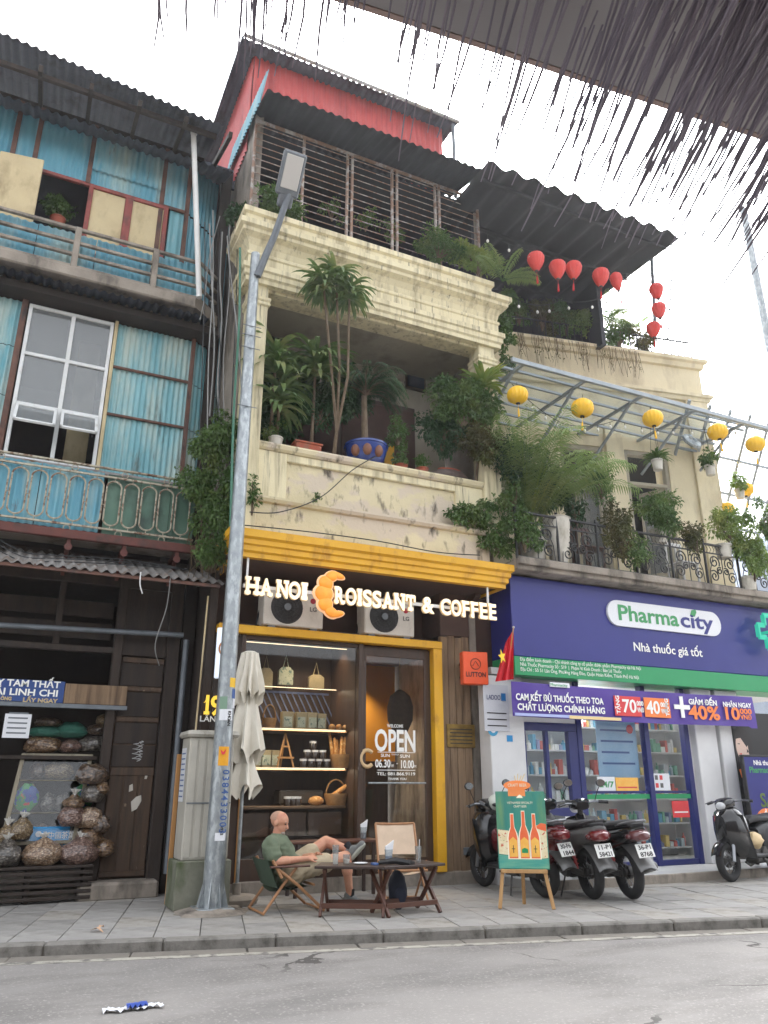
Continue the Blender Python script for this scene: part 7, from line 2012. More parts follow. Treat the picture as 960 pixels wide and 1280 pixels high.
# creeper between the houses
f, s = MB(), MB()
for c, rx, rz, n in (((262, 555), .42, .34, 900), ((290, 545), .3, .3, 600), ((262, 605), .4, .42, 900), ((280, 640), .34, .44, 800), ((265, 685), .26, .3, 350)):
    h = A(*c, 9.95); bush(f, h, rx, .24, rz, n, .09, 10, .5, .42)
q0 = A(268, 715, 10.25)
for k in range(16):
    a = q0 + V((random.uniform(-.18, .18), random.uniform(-.1, .1), 0)); b = A(random.uniform(245, 300), random.uniform(530, 600), 10.2)
    s.tube([a, a.lerp(b, .4) + rdir() * .12, a.lerp(b, .7) + rdir() * .12, b], [.012, .01, .008, .004], 5)
plant('creeper', 'dense tangled creeper climbing between the blue house and the cafe house', q0, f, s, leafm=M_leaf, cat='creeper')
f, s = MB(), MB(); q0 = A(268, 700, 10.22)
for k in range(60):
    a = A(random.uniform(238, 296), random.uniform(640, 690), 10.2); s.tube([a, a + V((random.uniform(-.08, .08), 0, -.2)), a + V((random.uniform(-.1, .1), 0, -random.uniform(.3, .55)))], .004, 4)
plant('dry_creeper', 'dry hanging roots below the tangled creeper', q0 - V((0, 0, .3)), None, s, cat='creeper', stemm=mat('dry_root', C(110, 92, 66), C(84, 72, 54), rough=.9, scale=6))
f, s = MB(), MB(); h = A(296, 270, 10.0); bush(f, h, .2, .16, .26, 420, .08, 8, .5, .42, s); plant('creeper', 'dark bush hanging at the left corner of the roof terrace', h - V((0, 0, .26)), f, s, leafm=M_leafd, cat='creeper')
# window plant on the blue house
f, s = MB(), MB(); h = A(74, 265, 11.05); bush(f, h, .22, .14, .22, 260, .1, 8, .1, .4, s); plant('window_plant', 'green plant growing in the open dark window of the blue house', V((h.x, 11.05, h.z - .25)), f, s, M_terra, .09, .12, M_leaf)
# --- roof terrace of the cafe house
for c, rx, rz, n, lab, m_ in (((352, 255), .5, .24, 800, 'bush on the left of the roof kerb behind the street lamp head', M_leaf), ((548, 308), .46, .26, 800, 'light green bush on the right part of the roof kerb', M_leaf), ((596, 326), .5, .3, 1000, 'leafy bush at the right end of the roof kerb', M_leafl)):
    f, s = MB(), MB(); h = A(*c, 9.6); bush(f, h, rx, .2, rz, n, .085, 12, .1, .45, s); plant('terrace_shrub', lab, V((h.x, 9.76, 9.64)), f, s, M_terra, .1, .12, m_, 'shrubs along the roof kerb')
for px, py, lab in ((415, 262, 'thin plant in a small pot left on the grilled terrace'), (457, 275, 'plant in the larger terracotta pot in the middle of the grilled terrace'), (492, 290, 'small plant in a pot right of the middle on the grilled terrace')):
    f, s = MB(), MB(); h = A(px, py, 10.2); bush(f, h, .2, .15, .25, 150, .07, 6, .1, .4, s); x = h.x
    plant('terrace_plant', lab, V((x, 10.15, 9.6)), f, s, M_terra, .12 if px == 457 else .08, .3, M_leaf, 'pots on the grilled terrace')
f, s = MB(), MB(); h = A(628, 352, 9.4)
for a in (.1, .5, -.3, 2.2, 1.2, 2.8): frond(f, s, h, V((math.cos(a), -.3, abs(math.sin(a)) + .5)), .75, .2, 22, 1.4, .03)
plant('terrace_palm', 'young palm leaning out beside the right end of the cream cornice', h - V((0, 0, .02)), f, s, leafm=M_palm, stemm=M_leaf)
f, s = MB(), MB()
for py in (375, 400, 425, 450): 
    h = A(632, py, 9.75); bush(f, h, .16, .14, .22, 190, .08, 6, .4, .45)
plant('creeper', 'green creeper hanging down the right end of the cafe entablature', A(634, 462, 9.75), f, None, leafm=M_leaf, cat='creeper')
# --- pharmacy terrace greenery
PT = 'planting along the pharmacy terrace'
for k, (px, py, rx, rz, n, m_) in enumerate(((648, 388, .44, .36, 1000, M_leaf), (676, 392, .5, .44, 1100, M_leafb), (706, 398, .5, .44, 1100, M_leaf), (738, 405, .5, .44, 1100, M_leafl), (772, 416, .5, .42, 1000, M_leaf), (804, 428, .4, .3, 600, M_leafb))):
    f, s = MB(), MB(); h = AP(px, py, .1); h = MP @ h; bush(f, h, rx, .2, rz, n, .08, 9, .4, .4, s)
    plant('terrace_shrub', ['leafy shrub next to the cafe cornice on the pharmacy terrace', 'brownish trailing shrub on the pharmacy terrace below the first red lantern', 'green trailing shrub below the two close red lanterns', 'light green shrub in the middle of the pharmacy terrace', 'green shrub below the dark awning end on the pharmacy terrace', 'brownish shrub at the right end of the pharmacy terrace'][k], MP @ V((AP(px, py, .1).x, .1, zp + .002)), f, s, leafm=m_, group=PT)
for px, py, lab in ((760, 388, 'feathery palm on the pharmacy terrace under the red lanterns'), (795, 400, 'feathery palm at the open end of the pharmacy terrace')):
    f, s = MB(), MB(); h = MP @ AP(px, py + 10, .4)
    for k in range(12):
        a = random.uniform(0, 6.28); frond(f, s, h, V((math.cos(a), math.sin(a), random.uniform(.7, 1.6))), .7, .17, 24, 1.3, .016)
    plant('terrace_palm', lab, V((h.x, h.y, zp - .1)), f, s, M_terra, .1, .2, M_palm, PT, stemm=M_leaf)
f, s = MB(), MB()
for k in range(120):
    px = random.uniform(645, 800); a = MP @ AP(px, 415 + (px - 645) * .16, -.16); s.tube([a, a + V((random.uniform(-.05, .05), -.02, -.2)), a + V((random.uniform(-.12, .12), -.02, -random.uniform(.3, .7)))], .004, 4)
    if k % 2 == 0: leaf(f, a + V((0, -.03, -random.uniform(.1, .5))), rdir(), V((0, -1, 0)), .07, .03)
plant('hanging_vine', 'thin dry vines trailing down the pharmacy terrace parapet', MP @ AP(720, 450, -.16), f, s, leafm=M_leafb, cat='vine')
# --- pharmacy balcony
f, s = MB(), MB(); h0 = V((A(668, 640, 9.6).x, 9.75, 5.0))
for k in range(34):
    a = random.uniform(0, 6.28); frond(f, s, h0 + V((.15 * math.cos(a), .1 * math.sin(a), .3)), V((.75 * math.cos(a) + .15, .6 * math.sin(a) - .15, random.uniform(1.0, 2.6))), random.uniform(1.6, 2.3), .42, 40, 1.8, .026)
plant('areca_palm', 'large arching areca palm at the left end of the pharmacy balcony', V((h0.x, 9.75, 4.6)), f, s, M_potwhite, .2, .45, M_palm, stemm=M_leafl)
BB = 'plants on the pharmacy balcony'
for k, (px, py, Y, rx, rz, n, m_, pz) in enumerate(((640, 575, 9.55, .36, .5, 900, M_leafd, None), (676, 600, 9.6, .5, .46, 1200, M_leafd, None), (640, 625, 9.5, .34, .3, 520, M_leaf, None), (828, 638, 9.42, .5, .32, 1300, M_leaf, None), (775, 665, 9.42, .36, .45, 800, M_leafb, None), (795, 690, 9.38, .24, .24, 300, M_leaf, None), (908, 655, 9.35, .46, .36, 900, M_leafl, None), (938, 690, 9.3, .5, .56, 1400, M_leafl, None), (720, 640, 9.5, .22, .26, 260, M_leafd, None), (655, 668, 9.42, .3, .3, 420, M_leaf, None), (750, 600, 9.6, .3, .36, 420, M_leaf, None), (870, 672, 9.4, .3, .3, 420, M_leafb, None), (955, 650, 9.3, .4, .4, 600, M_leaf, None))):
    f, s = MB(), MB(); h = A(px, py, Y); bush(f, h, rx, .22, rz, n, .085, 12, .35, .42, s)
    lab = ['tall dark shrub at the left corner of the pharmacy balcony', 'dense dark shrub under the areca palm', 'shrub spilling over the left end of the balcony railing', 'round grey green bush in the pot on the balcony railing', 'straggly brownish vine over the balcony railing centre', 'trailing vine at the foot of the balcony railing', 'bright green bush on the right of the balcony railing', 'bright green vine curtain at the right end of the balcony', 'dark plant behind the railing right of the areca palm', 'low shrub over the left end of the iron railing', 'airy shrub before the first open balcony door', 'brownish trailing plant on the railing left of the bright green bush', 'dark green bush above the vine curtain at the right edge'][k]
    plant('balcony_shrub', lab, V((h.x, Y + .15, max(4.62, h.z - rz - .25))), f, s, M_potwhite if k in (3, 6, 7) else None, .12, .25, m_, BB)
def hanging(px, py, Y, lab, ztop, m_=M_leaf, fern=True):
    h = A(px, py, Y); f, s = MB(), MB()
    if fern:
        for k in range(70):
            a = random.uniform(0, 6.28); strap(f, h, V((math.cos(a), math.sin(a), random.uniform(.3, 1.5))), random.uniform(.25, .36), .035, 1.6)
    else: bush(f, h + V((0, 0, .12)), .22, .18, .18, 260, .08, 8, .3)
    for k in range(3):
        a = k * 2.09; s.tube([h + V((.11 * math.cos(a), .11 * math.sin(a), -.02)), V((h.x, h.y, ztop))], .004, 4)
    plant('hanging_plant', lab, h - V((0, 0, .2)), f, s, M_potwhite, .08, .2, m_, 'hanging pots under the canopy', stemm=M_cabledark)
hanging(821, 575, 9.5, 'fern in a white hanging pot before the balcony door', zt_); hanging(887, 582, 9.7, 'sparse hanging plant in a grey pot under the lattice', zt_, M_leaf, False); hanging(924, 612, 10.2, 'hanging pot with yellow lantern beside it at the right', zt_, M_leafl, False)
t = thing('wall_urn', 'white urn shaped pot on the balcony beside the areca palm', 'pot', (A(692, 610, 9.6).x, 9.6, 4.6))
obj('urn', MB().lathe([(0, 0), (.1, 0), (.14, .1), (.2, .5), (.22, .8), (.24, .82), (.2, .84), (0, .8)], 18, TR(A(692, 610, 9.6).x, 9.6, 4.6)), M_potwhite, t, True)
# balcony furniture behind the railing
for k, px in enumerate((700, 735, 850)):
    x = A(px, 660, 9.8).x
    t = thing('balcony_chair', ('dark', 'brown backed', 'white')[k] + ' chair behind the balcony railing ' + ('below the urn', 'near the open door', 'before the right pilaster')[k], 'chair', (x, 9.85, 4.6))
    m_ = (M_black, M_tabwood, M_white)[k]
    for sx in (-.2, .16):
        for sy in (-.18, .16): obj('leg', MB().box(x + sx, x + sx + .035, 9.85 + sy, 9.885 + sy, 4.6, 5.05, .003), m_, t)
    obj('seat', MB().box(x - .21, x + .21, 9.65, 10.06, 5.05, 5.09, .01), m_, t)
    for j in range(4): obj('back_slat', MB().box(x - .2 + j * .12, x - .16 + j * .12, 10.02, 10.05, 5.09, 5.5, .004), m_, t)
    obj('back_rail', MB().box(x - .21, x + .21, 10.01, 10.06, 5.45, 5.53, .008), m_, t)
# fan lamp under the canopy
c = A(864, 552, 10.2); t = thing('wall_fan', 'grey industrial wall fan under the canopy at the corner of the house', 'fan', (c.x, 10.3, c.z))
obj('cage', MB().tube([(c.x + .2 * math.cos(a), 10.2 + .05 * math.sin(a), c.z + .12 * math.sin(a)) for a in [2 * math.pi * k / 20 for k in range(20)]], .008, 5, closed=True).lathe([(.03, .0), (.1, .06), (.2, .04), (.22, .0), (.2, -.02), (.1, .03)], 20, TR(c.x, 10.2, c.z, rx=60)), M_galv, t, True)
obj('motor', MB().ellipsoid((c.x, 10.26, c.z + .1), .08, .1, .08), M_galv, t, True); obj('arm', MB().tube([(c.x, 10.26, c.z + .1), (c.x, 10.5, c.z + .15)], .02, 6), M_galv, t)

# ================================================================ lanterns and festoon
M_lred = mat('lantern_red', C(198, 52, 48), C(216, 70, 60), rough=.6, scale=6)
M_lyel = mat('lantern_yellow', C(240, 184, 30), C(248, 198, 50), rough=.55, scale=6)
M_tass = mat('tassel_red', C(190, 40, 44), rough=.8)
def lantern_proto(kind):
    t = thing('paper_lantern', '-', 'lantern', (0, 0, 0))
    if kind == 'red':
        prof = [(.03, -.18), (.05, -.16), (.10, -.08), (.14, .02), (.15, .09), (.13, .15), (.07, .19), (.03, .2)]; m_ = M_lred
    else:
        prof = [(.04, -.15), (.09, -.14), (.16, -.08), (.18, .0), (.16, .08), (.09, .14), (.04, .15)]; m_ = M_lyel
    obj('shade', MB().lathe(prof, 48, None, 16, .035), m_, t, True, world=False)
    obj('cap', MB().lathe([(.035, prof[-1][1] - .005), (.035, prof[-1][1] + .02), (0, prof[-1][1] + .02)], 12), M_tabdark if kind == 'red' else M_black, t, True, world=False)
    obj('base_ring', MB().lathe([(0, prof[0][1] - .02), (.035, prof[0][1] - .02), (.035, prof[0][1] + .005)], 12), M_black if kind != 'red' else M_tabdark, t, True, world=False)
    q = MB().tube([(0, 0, prof[0][1] - .02), (0, 0, prof[0][1] - .1)], .004, 4).lathe([(.0, prof[0][1] - .1), (.012, prof[0][1] - .11), (.02, prof[0][1] - .26), (0, prof[0][1] - .26)], 8)
    obj('tassel', q, M_tass if kind == 'red' else M_lyel, t, True, world=False)
    obj('hook', MB().tube([(0, 0, prof[-1][1] + .02), (0, 0, prof[-1][1] + .1)], .004, 4), M_cabledark, t, world=False)
    return t
RLab = ['leftmost red lantern hanging under the dark awning', 'second red lantern from the left under the dark awning', 'third red lantern from the left under the dark awning', 'fourth red lantern from the left under the dark awning', 'narrow fifth red lantern under the dark awning', 'top red lantern of the three beside the thin post', 'middle red lantern of the three beside the thin post', 'lowest, faded red lantern of the three beside the thin post']
RP = [(670, 328, 9.1, 1), (697, 338, 9.1, 1), (717, 339, 9.1, .98), (751, 348, 9.1, 1.02), (771, 353, 9.1, (.75, .75, 1.05)), (821, 365, 9.1, .9), (824, 389, 9.1, .9), (817, 413, 9.3, .9)]
proto = lantern_proto('red'); pk = kids(proto)
for k, (px, py, Y, s_) in enumerate(RP):
    c = A(px, py, Y)
    sc = s_ if isinstance(s_, tuple) else (s_,) * 3
    if k == 0: o = proto; o.location = c
    else: o = clone(proto, c, random.uniform(0, 20), tree=pk)
    o.scale = sc; o['label'] = RLab[k]; o['group'] = 'red paper lanterns'
    if k: o.rotation_euler = (R(random.uniform(-5, 5)), R(random.uniform(-5, 5)), random.random())
YLab = ['leftmost yellow lantern beside the areca palm', 'second yellow lantern from the left under the canopy', 'third yellow lantern from the left, above the hanging fern', 'fourth yellow lantern from the left, beside the wall fan', 'fifth yellow lantern at the right edge under the canopy', 'yellow lantern above the hanging pot at the far right', 'lowest yellow lantern above the bright green bush']
YP = [(647, 494, 9.2, .95), (728, 510, 9.2, 1.05), (816, 523, 9.2, 1), (897, 540, 9.2, 1.02), (944, 555, 9.2, 1), (931, 612, 10.4, .98), (907, 637, 10.4, 1.0)]
proto = lantern_proto('yellow'); pk = kids(proto)
for k, (px, py, Y, s_) in enumerate(YP):
    c = A(px, py, Y)
    if k == 0: o = proto; o.location = c
    else: o = clone(proto, c, random.uniform(0, 20), tree=pk)
    o.scale = (s_,) * 3; o['label'] = YLab[k]; o['group'] = 'yellow paper lanterns'
    if k: o.rotation_euler = (R(random.uniform(-6, 6)), R(random.uniform(-6, 6)), random.random())
M_bulb = mat('bulb', C(230, 228, 220), rough=.1)
def festoon(label, pts, nb, sag=.1, drop=.1):
    P = [V(p) for p in pts]; path = []
    for i in range(len(P) - 1):
        for k in range(8):
            u = k / 8; path.append(P[i].lerp(P[i + 1], u) - V((0, 0, sag * 4 * u * (1 - u))))
    path.append(P[-1])
    t = thing('string_lights', label, 'lights', tuple(P[0]))
    obj('cord', MB().tube(path, .006, 5), M_cabledark, t)
    for k in range(nb):
        p = path[int((k + .5) / nb * (len(path) - 1))]
        b_ = obj('bulb', MB().ellipsoid(p - V((0, 0, drop + .04)), .024, .024, .034, 10, 8), M_bulb, t, True)
        obj('socket', MB().tube([p, p - V((0, 0, drop)), p - V((0, 0, drop + .03))], [.005, .005, .014], 6), M_cabledark, b_)
festoon('festoon of small bulbs running along the red lanterns', [A(600, 288, 9.1), A(670, 315, 9.1), A(752, 336, 9.1), A(830, 345, 9.1)], 8, .05)
festoon('lower festoon of bulbs before the dark terrace', [A(640, 370, 9.3), A(700, 375, 9.3), A(775, 360, 9.3)], 6, .15)
festoon('festoon of bulbs under the canopy behind the yellow lanterns', [A(640, 480, 9.5), A(705, 530, 9.6), A(770, 525, 9.6), A(850, 535, 9.6), A(955, 530, 9.6)], 16, .08, .05)
a, b = A(828, 318, 9.05), A(851, 445, 9.4)
PO2 = thing('terrace_post', 'thin grey post at the outer end of the pharmacy terrace', 'post', (b.x, 9.3, zp))
obj('post', MB().tube([(b.x - .2, 9.75, zp - .05), (b.x - .2, 9.6, a.z + .4)], .036, 8), M_steel, PO2)
q = MB()
for k in range(8): q.ellipsoid(V((b.x + .05, 9.35 + .05 * k, a.z - .2 * k)), .03, .02, .03, 6, 5)
obj('clip', q, M_cabledark, PO2)
# ================================================================ cables
def cable(label, pts, r=.012, m_=M_cable, sub=6):
    P = [V(p) for p in pts]; path = []
    for i in range(len(P) - 1):
        p0, p1, p2, p3 = P[max(0, i - 1)], P[i], P[i + 1], P[min(len(P) - 1, i + 2)]
        for k in range(sub):
            u = k / sub; path.append(.5 * ((2 * p1) + (p2 - p0) * u + (2 * p0 - 5 * p1 + 4 * p2 - p3) * u * u + (3 * p1 - p0 - 3 * p2 + p3) * u ** 3))
    path.append(P[-1])
    tag(obj('cable', MB().tube(path, r, 6), m_, None, True), label, 'cable', 'cables along the houses')
cable('pale cable hanging nearest the white drainpipe between the houses', [A(262, 280, 10.1), A(264, 340, 10.1), A(268, 430, 10.1), A(262, 520, 10.1)])
cable('pale cable curving beside the terrace bush between the houses', [A(278, 290, 10.0), A(275, 350, 10.0), A(277, 400, 10.0), A(272, 480, 10.0), A(276, 530, 10.0)])
cable('grey cable slanting from the terrace bush to the left column', [A(284, 295, 9.95), A(288, 340, 9.95), A(297, 420, 9.8), A(303, 500, 9.7)])
cable('green tinted cable running straight down the left column of the cafe house', [A(300, 310, 9.65), A(299, 400, 9.65), A(292, 520, 9.65), A(288, 660, 9.6)], .018, mat('cable_green', C(70, 120, 100)))
cable('thin cable crossing from the blue house to the downpipe', [A(275, 270, 10.0), A(262, 320, 10.1), A(256, 370, 10.2), A(250, 400, 10.3)], .008)
cable('black cable sagging along the lower cafe parapet to the right', [A(312, 640, 9.62), A(350, 640, 9.62), A(400, 622, 9.62), A(440, 588, 9.62), A(470, 570, 9.68)], .008, M_cabledark)
cable('black cable lying along the top of the yellow cornice', [A(290, 655, 9.45), A(380, 664, 9.45), A(470, 676, 9.45), A(545, 690, 9.45), A(600, 694, 9.45)], .008, M_cabledark)
cable('loose white cable hanging from the corrugated awning over the old door', [A(213, 722, 9.98), A(208, 760, 10.2), A(194, 805, 10.4), A(199, 832, 10.6)], .007)
cable('short white cable with a plug hanging from the corrugated awning', [A(176, 715, 9.98), A(175, 730, 9.98), A(178, 742, 9.98)], .008, M_white)
cable('thin white wire down the dark panel left of the house number', [A(260, 745, 10.26), A(255, 800, 10.26), A(244, 918, 10.26)], .012, M_pale)
for k in range(3): cable(['uppermost', 'middle', 'lowest'][k] + ' of three black wires under the left balcony beam', [A(-5, 672 + k * 7, 10.3), A(30, 690 + k * 6, 10.3), A(70, 694 + k * 4, 10.3), A(160, 700 + k * 3, 10.3), A(235, 712, 10.3)], .007, M_cabledark)
for k in range(0, 14, 3):
    x0, x1 = 258 + random.uniform(0, 44), 252 + random.uniform(0, 46)
    cable('%s cable in the tangle between the blue house and the cafe, %s' % (('black', 'grey')[k % 2], ('farthest left', 'second from the left', 'third from the left', 'fourth from the left', 'fifth from the left', 'sixth from the left', 'seventh from the left', 'seventh from the right', 'sixth from the right', 'fifth from the right', 'fourth from the right', 'third from the right', 'second from the right', 'farthest right')[k]), [A(256 + k * 3.4, 262 + random.uniform(0, 30), 10.0), A(256 + k * 3.2 + random.uniform(-4, 4), 360, 9.95), A(252 + k * 3.2 + random.uniform(-5, 5), 450, 9.92), A(250 + k * 3.2 + random.uniform(-4, 4), 545 + random.uniform(0, 60), 9.95)], random.uniform(.006, .010), (M_cabledark, M_cable)[k % 2])
# dark round dish on the balcony wall
c = A(346, 412, 10.9); t = thing('wall_dish', 'dark round dish fixed high on the balcony wall at the left', 'dish', (c.x, 10.95, c.z))
obj('dish', MB().lathe([(0, .02), (.15, .03), (.27, .09), (.28, .1), (.27, .08), (.15, 0), (0, -.01)], 26, TR(c.x, 11.0, c.z, rx=90)), M_bkplastic, t, True); obj('arm', MB().tube([(c.x, 11.0, c.z), (c.x - .1, 11.2, c.z)], .02, 6), M_steel, t)
# ================================================================ the seated man
def remesh(name, mb, m_, parent, vox, it=6, sm=.6, crease=0.0):
    me = mb.mesh(name, m_)
    o = bpy.data.objects.new(name, me); col.objects.link(o)
    r = o.modifiers.new('r', 'REMESH'); r.mode = 'VOXEL'; r.voxel_size = vox; r.use_smooth_shade = True
    s = o.modifiers.new('s', 'SMOOTH'); s.factor = sm; s.iterations = it
    dg = bpy.context.evaluated_depsgraph_get()
    me2 = bpy.data.meshes.new_from_object(o.evaluated_get(dg))
    bpy.data.objects.remove(o)
    if crease:                                  # cloth folds
        for v in me2.vertices:
            p = v.co; v.co = p + v.normal * crease * (1 - 2.2 * abs(mnoise.noise(V((p.x * 9 + p.z * 6, p.y * 7, p.z * 13 - p.x * 5)))))
    me2.materials.clear(); me2.materials.append(m_)
    me2.polygons.foreach_set('use_smooth', [True] * len(me2.polygons))
    me2.name = name
    return obj(name, me2, None, parent)
M_skin = mat('skin', C(202, 150, 122), C(188, 134, 108), rough=.55, scale=9, sub=.08, stain=C(180, 112, 92), sscale=(7, 7, 7), slo=.52, shi=.72)
M_shirt = mat('green_tshirt', C(108, 118, 96), C(92, 104, 84), rough=.9, scale=8, bump=.25, bscale=14)
M_shorts = mat('beige_shorts', C(182, 168, 142), C(164, 150, 124), rough=.9, scale=8, bump=.3, bscale=14)
M_shoe = mat('grey_shoe', C(96, 98, 98), C(120, 122, 120), rough=.7, scale=14)
M_sole = mat('shoe_sole', C(170, 172, 160), rough=.8)
M_sock = mat('black_sock', C(30, 30, 34), rough=.9)
M_chairgreen = mat('chair_green_canvas', C(58, 74, 58), rough=.9)
M_hair = mat('grey_stubble', C(184, 146, 124), C(170, 134, 114), rough=.9, scale=60)
M_beard = mat('grey_beard', C(168, 156, 146), C(140, 126, 114), rough=.95, scale=50)
YM = 9.05
hip_c = A(361, 1089, YM); ch = A(347, 1062, YM); nk = A(345, 1046, YM); hd = A(349, 1029, YM)
MAN = thing('person', 'bald man in green t-shirt and beige shorts sitting cross-legged on a folding chair', 'person', (hip_c.x, YM, 0))
sR, sL = A(338, 1056, YM - .17), A(347, 1055, YM + .17)
eR, eL = A(345, 1077, YM - .25), A(366, 1075, YM + .22)
wR, wL = A(384, 1073, YM - .20), A(390, 1069, YM - .08)
hR, hL = hip_c + V((0, -.09, -.01)), hip_c + V((0, .09, -.01))
kR, fR = A(432, 1071, YM - .14), V((A(438, 1124, YM - .12).x, YM - .12, .085))
kL, fL = A(407, 1052, YM + .14), A(437, 1062, YM - .12)
b = MB()
b.capsule(hip_c, ch, .125, .135); b.capsule(ch, nk - V((0, 0, .04)), .13, .07); b.capsule(nk - V((.0, 0, .03)), hd - V((.0, 0, .04)), .058, .055)
b.capsule(sR, sL, .07, .07)
for s_, e_, w_ in ((sR, eR, wR), (sL, eL, wL)):
    b.capsule(s_, e_, .062, .05); b.capsule(e_, e_.lerp(w_, .35), .05, .047); b.capsule(e_.lerp(w_, .3), w_, .043, .028)
for h_, k_, f_ in ((hR, kR, fR), (hL, kL, fL)):
    b.capsule(h_, k_, .094, .066); b.capsule(k_, k_.lerp(f_, .35), .064, .064); b.capsule(k_.lerp(f_, .3), f_, .056, .036)
# head, looking right and down
hr = Matrix.Rotation(R(-38), 3, 'Z') @ Matrix.Rotation(R(14), 3, 'Y')
H = lambda x, y, z: hd + hr @ V((x, y, z))
b.ellipsoid(H(-.005, 0, .035), .105, .08, .092, 22, 14, hr); b.ellipsoid(H(.028, 0, -.03), .068, .062, .085, 18, 12, hr)
b.ellipsoid(H(.06, 0, -.085), .032, .035, .028, 12, 8); b.capsule(H(.094, 0, .015), H(.108, 0, -.025), .011, .017, 8, 3)
b.capsule(H(.082, -.035, .03), H(.082, .035, .03), .014, .014, 8, 3)
b.capsule(H(.086, -.02, -.058), H(.086, .02, -.058), .009, .009, 8, 3)
for s_ in (-1, 1): b.ellipsoid(H(-.012, s_ * .083, .0), .024, .01, .036, 10, 8, hr)
# hands: palm, four fingers with a bend, thumb from the side of the palm
def hand(w, d, n, curl=.6):
    d = d.normalized(); n = (n - d * n.dot(d)).normalized(); s_ = d.cross(n)
    pe = w + d * .085
    for o_ in (-.026, -.009, .009, .026): b.capsule(w + d * .01 + s_ * o_ * .6, pe + s_ * o_, .017, .014, 8, 3)
    for o_, L in ((-.031, .062), (-.0105, .076), (.0105, .08), (.031, .07)):
        p0 = pe + s_ * o_; p1 = p0 + (d - n * .25 * curl).normalized() * L * .55; p2 = p1 + (d * .6 - n * curl).normalized() * L * .5
        b.capsule(p0, p1, .0095, .0088, 8, 3); b.capsule(p1, p2, .0088, .0075, 8, 3)
    t0 = w + d * .03 + s_ * .03; t1 = t0 + (d * .6 + s_ * .8).normalized() * .045; b.capsule(t0, t1, .013, .011, 8, 3); b.capsule(t1, t1 + (d + s_ * .1 - n * .2).normalized() * .032, .0105, .0085, 8, 3)
hand(wR, V((1, .28, .1)), V((0, -.6, .8)), .7); hand(wL, V((1, -.35, .0)), V((0, .5, .8)), .9)
remesh('body', b, M_skin, MAN, .0062, 5, .5)
# clothes
q = MB()
q.capsule(hip_c + V((.0, 0, -.02)), ch, .17, .17); q.capsule(ch, ch.lerp(nk, .55), .17, .105); q.capsule(sR, sL, .092, .092); q.capsule(hip_c + V((.06, 0, .03)), ch + V((.05, 0, -.05)), .13, .12)
q.capsule(hip_c + V((-.03, -.05, -.02)), hip_c + V((-.03, .05, -.02)), .14, .14)
for s_, e_ in ((sR, eR), (sL, eL)): q.capsule(s_, s_.lerp(e_, .66), .084, .082)
remesh('t_shirt', q, M_shirt, MAN, .011, 4, crease=.012)
q = MB(); q.capsule(hR, hL, .15, .15)
for h_, k_ in ((hR, kR), (hL, kL)): q.capsule(h_, h_.lerp(k_, .62), .112, .10)
remesh('shorts', q, M_shorts, MAN, .011, 4, crease=.012)
# shoes
def shoe(f_, d, up, nm):
    d = d.normalized(); up = (up - d * up.dot(d)).normalized()
    q = MB(); q.capsule(f_ - d * .05 - up * .03, f_ + d * .15 - up * .05, .043, .038); q.capsule(f_ - d * .03 + up * .02, f_ + d * .05 - up * .02, .045, .04)
    remesh('shoe', q, M_shoe, MAN, .008, 3)
    s_ = d.cross(up)
    M = Matrix(((d.x, s_.x, up.x, f_.x), (d.y, s_.y, up.y, f_.y), (d.z, s_.z, up.z, f_.z), (0, 0, 0, 1)))
    obj('shoe_sole', MB().lathe([(0, -.088), (.9, -.088), (1, -.078), (1, -.068), (.9, -.06), (0, -.06)], 24, M @ Matrix.Translation((.05, 0, 0)) @ Matrix.Diagonal((.135, .045, 1, 1))), M_sole, MAN, True)
    obj('sock', MB().tube([f_ + up * .01, f_ + up * .09], [.042, .043], 12), M_sock, MAN, True)
shoe(fR + V((0, 0, .015)), V((1, -.35, -.05)), V((0, 0, 1)), 0)
dL = (fL - kL).normalized()
shoe(fL + dL * .02, V((.45, -.55, .7)), -dL, 1)
# face and hair details
for s_ in (-1, 1):
    obj('eye', MB().ellipsoid(H(.085, s_ * .032, .012), .009, .013, .008, 10, 8), M_textdark, MAN, True)
    obj('eyebrow', MB().capsule(H(.094, s_ * .015, .036), H(.086, s_ * .05, .034), .004, .004, 6, 2), M_beard, MAN, True)
obj('beard', MB().ellipsoid(H(.062, 0, -.092), .036, .04, .03, 14, 10, None, .1).ellipsoid(H(.095, 0, -.047), .012, .026, .008, 10, 8), M_beard, MAN, True)
def hairfn(u, v):
    t_ = R(4 + 92 * v); a = R(95 + 170 * u)
    return H(-.012, 0, .035) + hr @ V((.108 * math.sin(t_) * math.cos(a), .083 * math.sin(t_) * math.sin(a), .094 * math.cos(t_)))
obj('stubble_hair', MB().grid(hairfn, 24, 10), M_hair, MAN, True)
obj('mouth', MB().capsule(H(.095, -.016, -.06), H(.095, .016, -.06), .003, .003, 6, 2), mat('lips', C(150, 92, 84)), MAN)
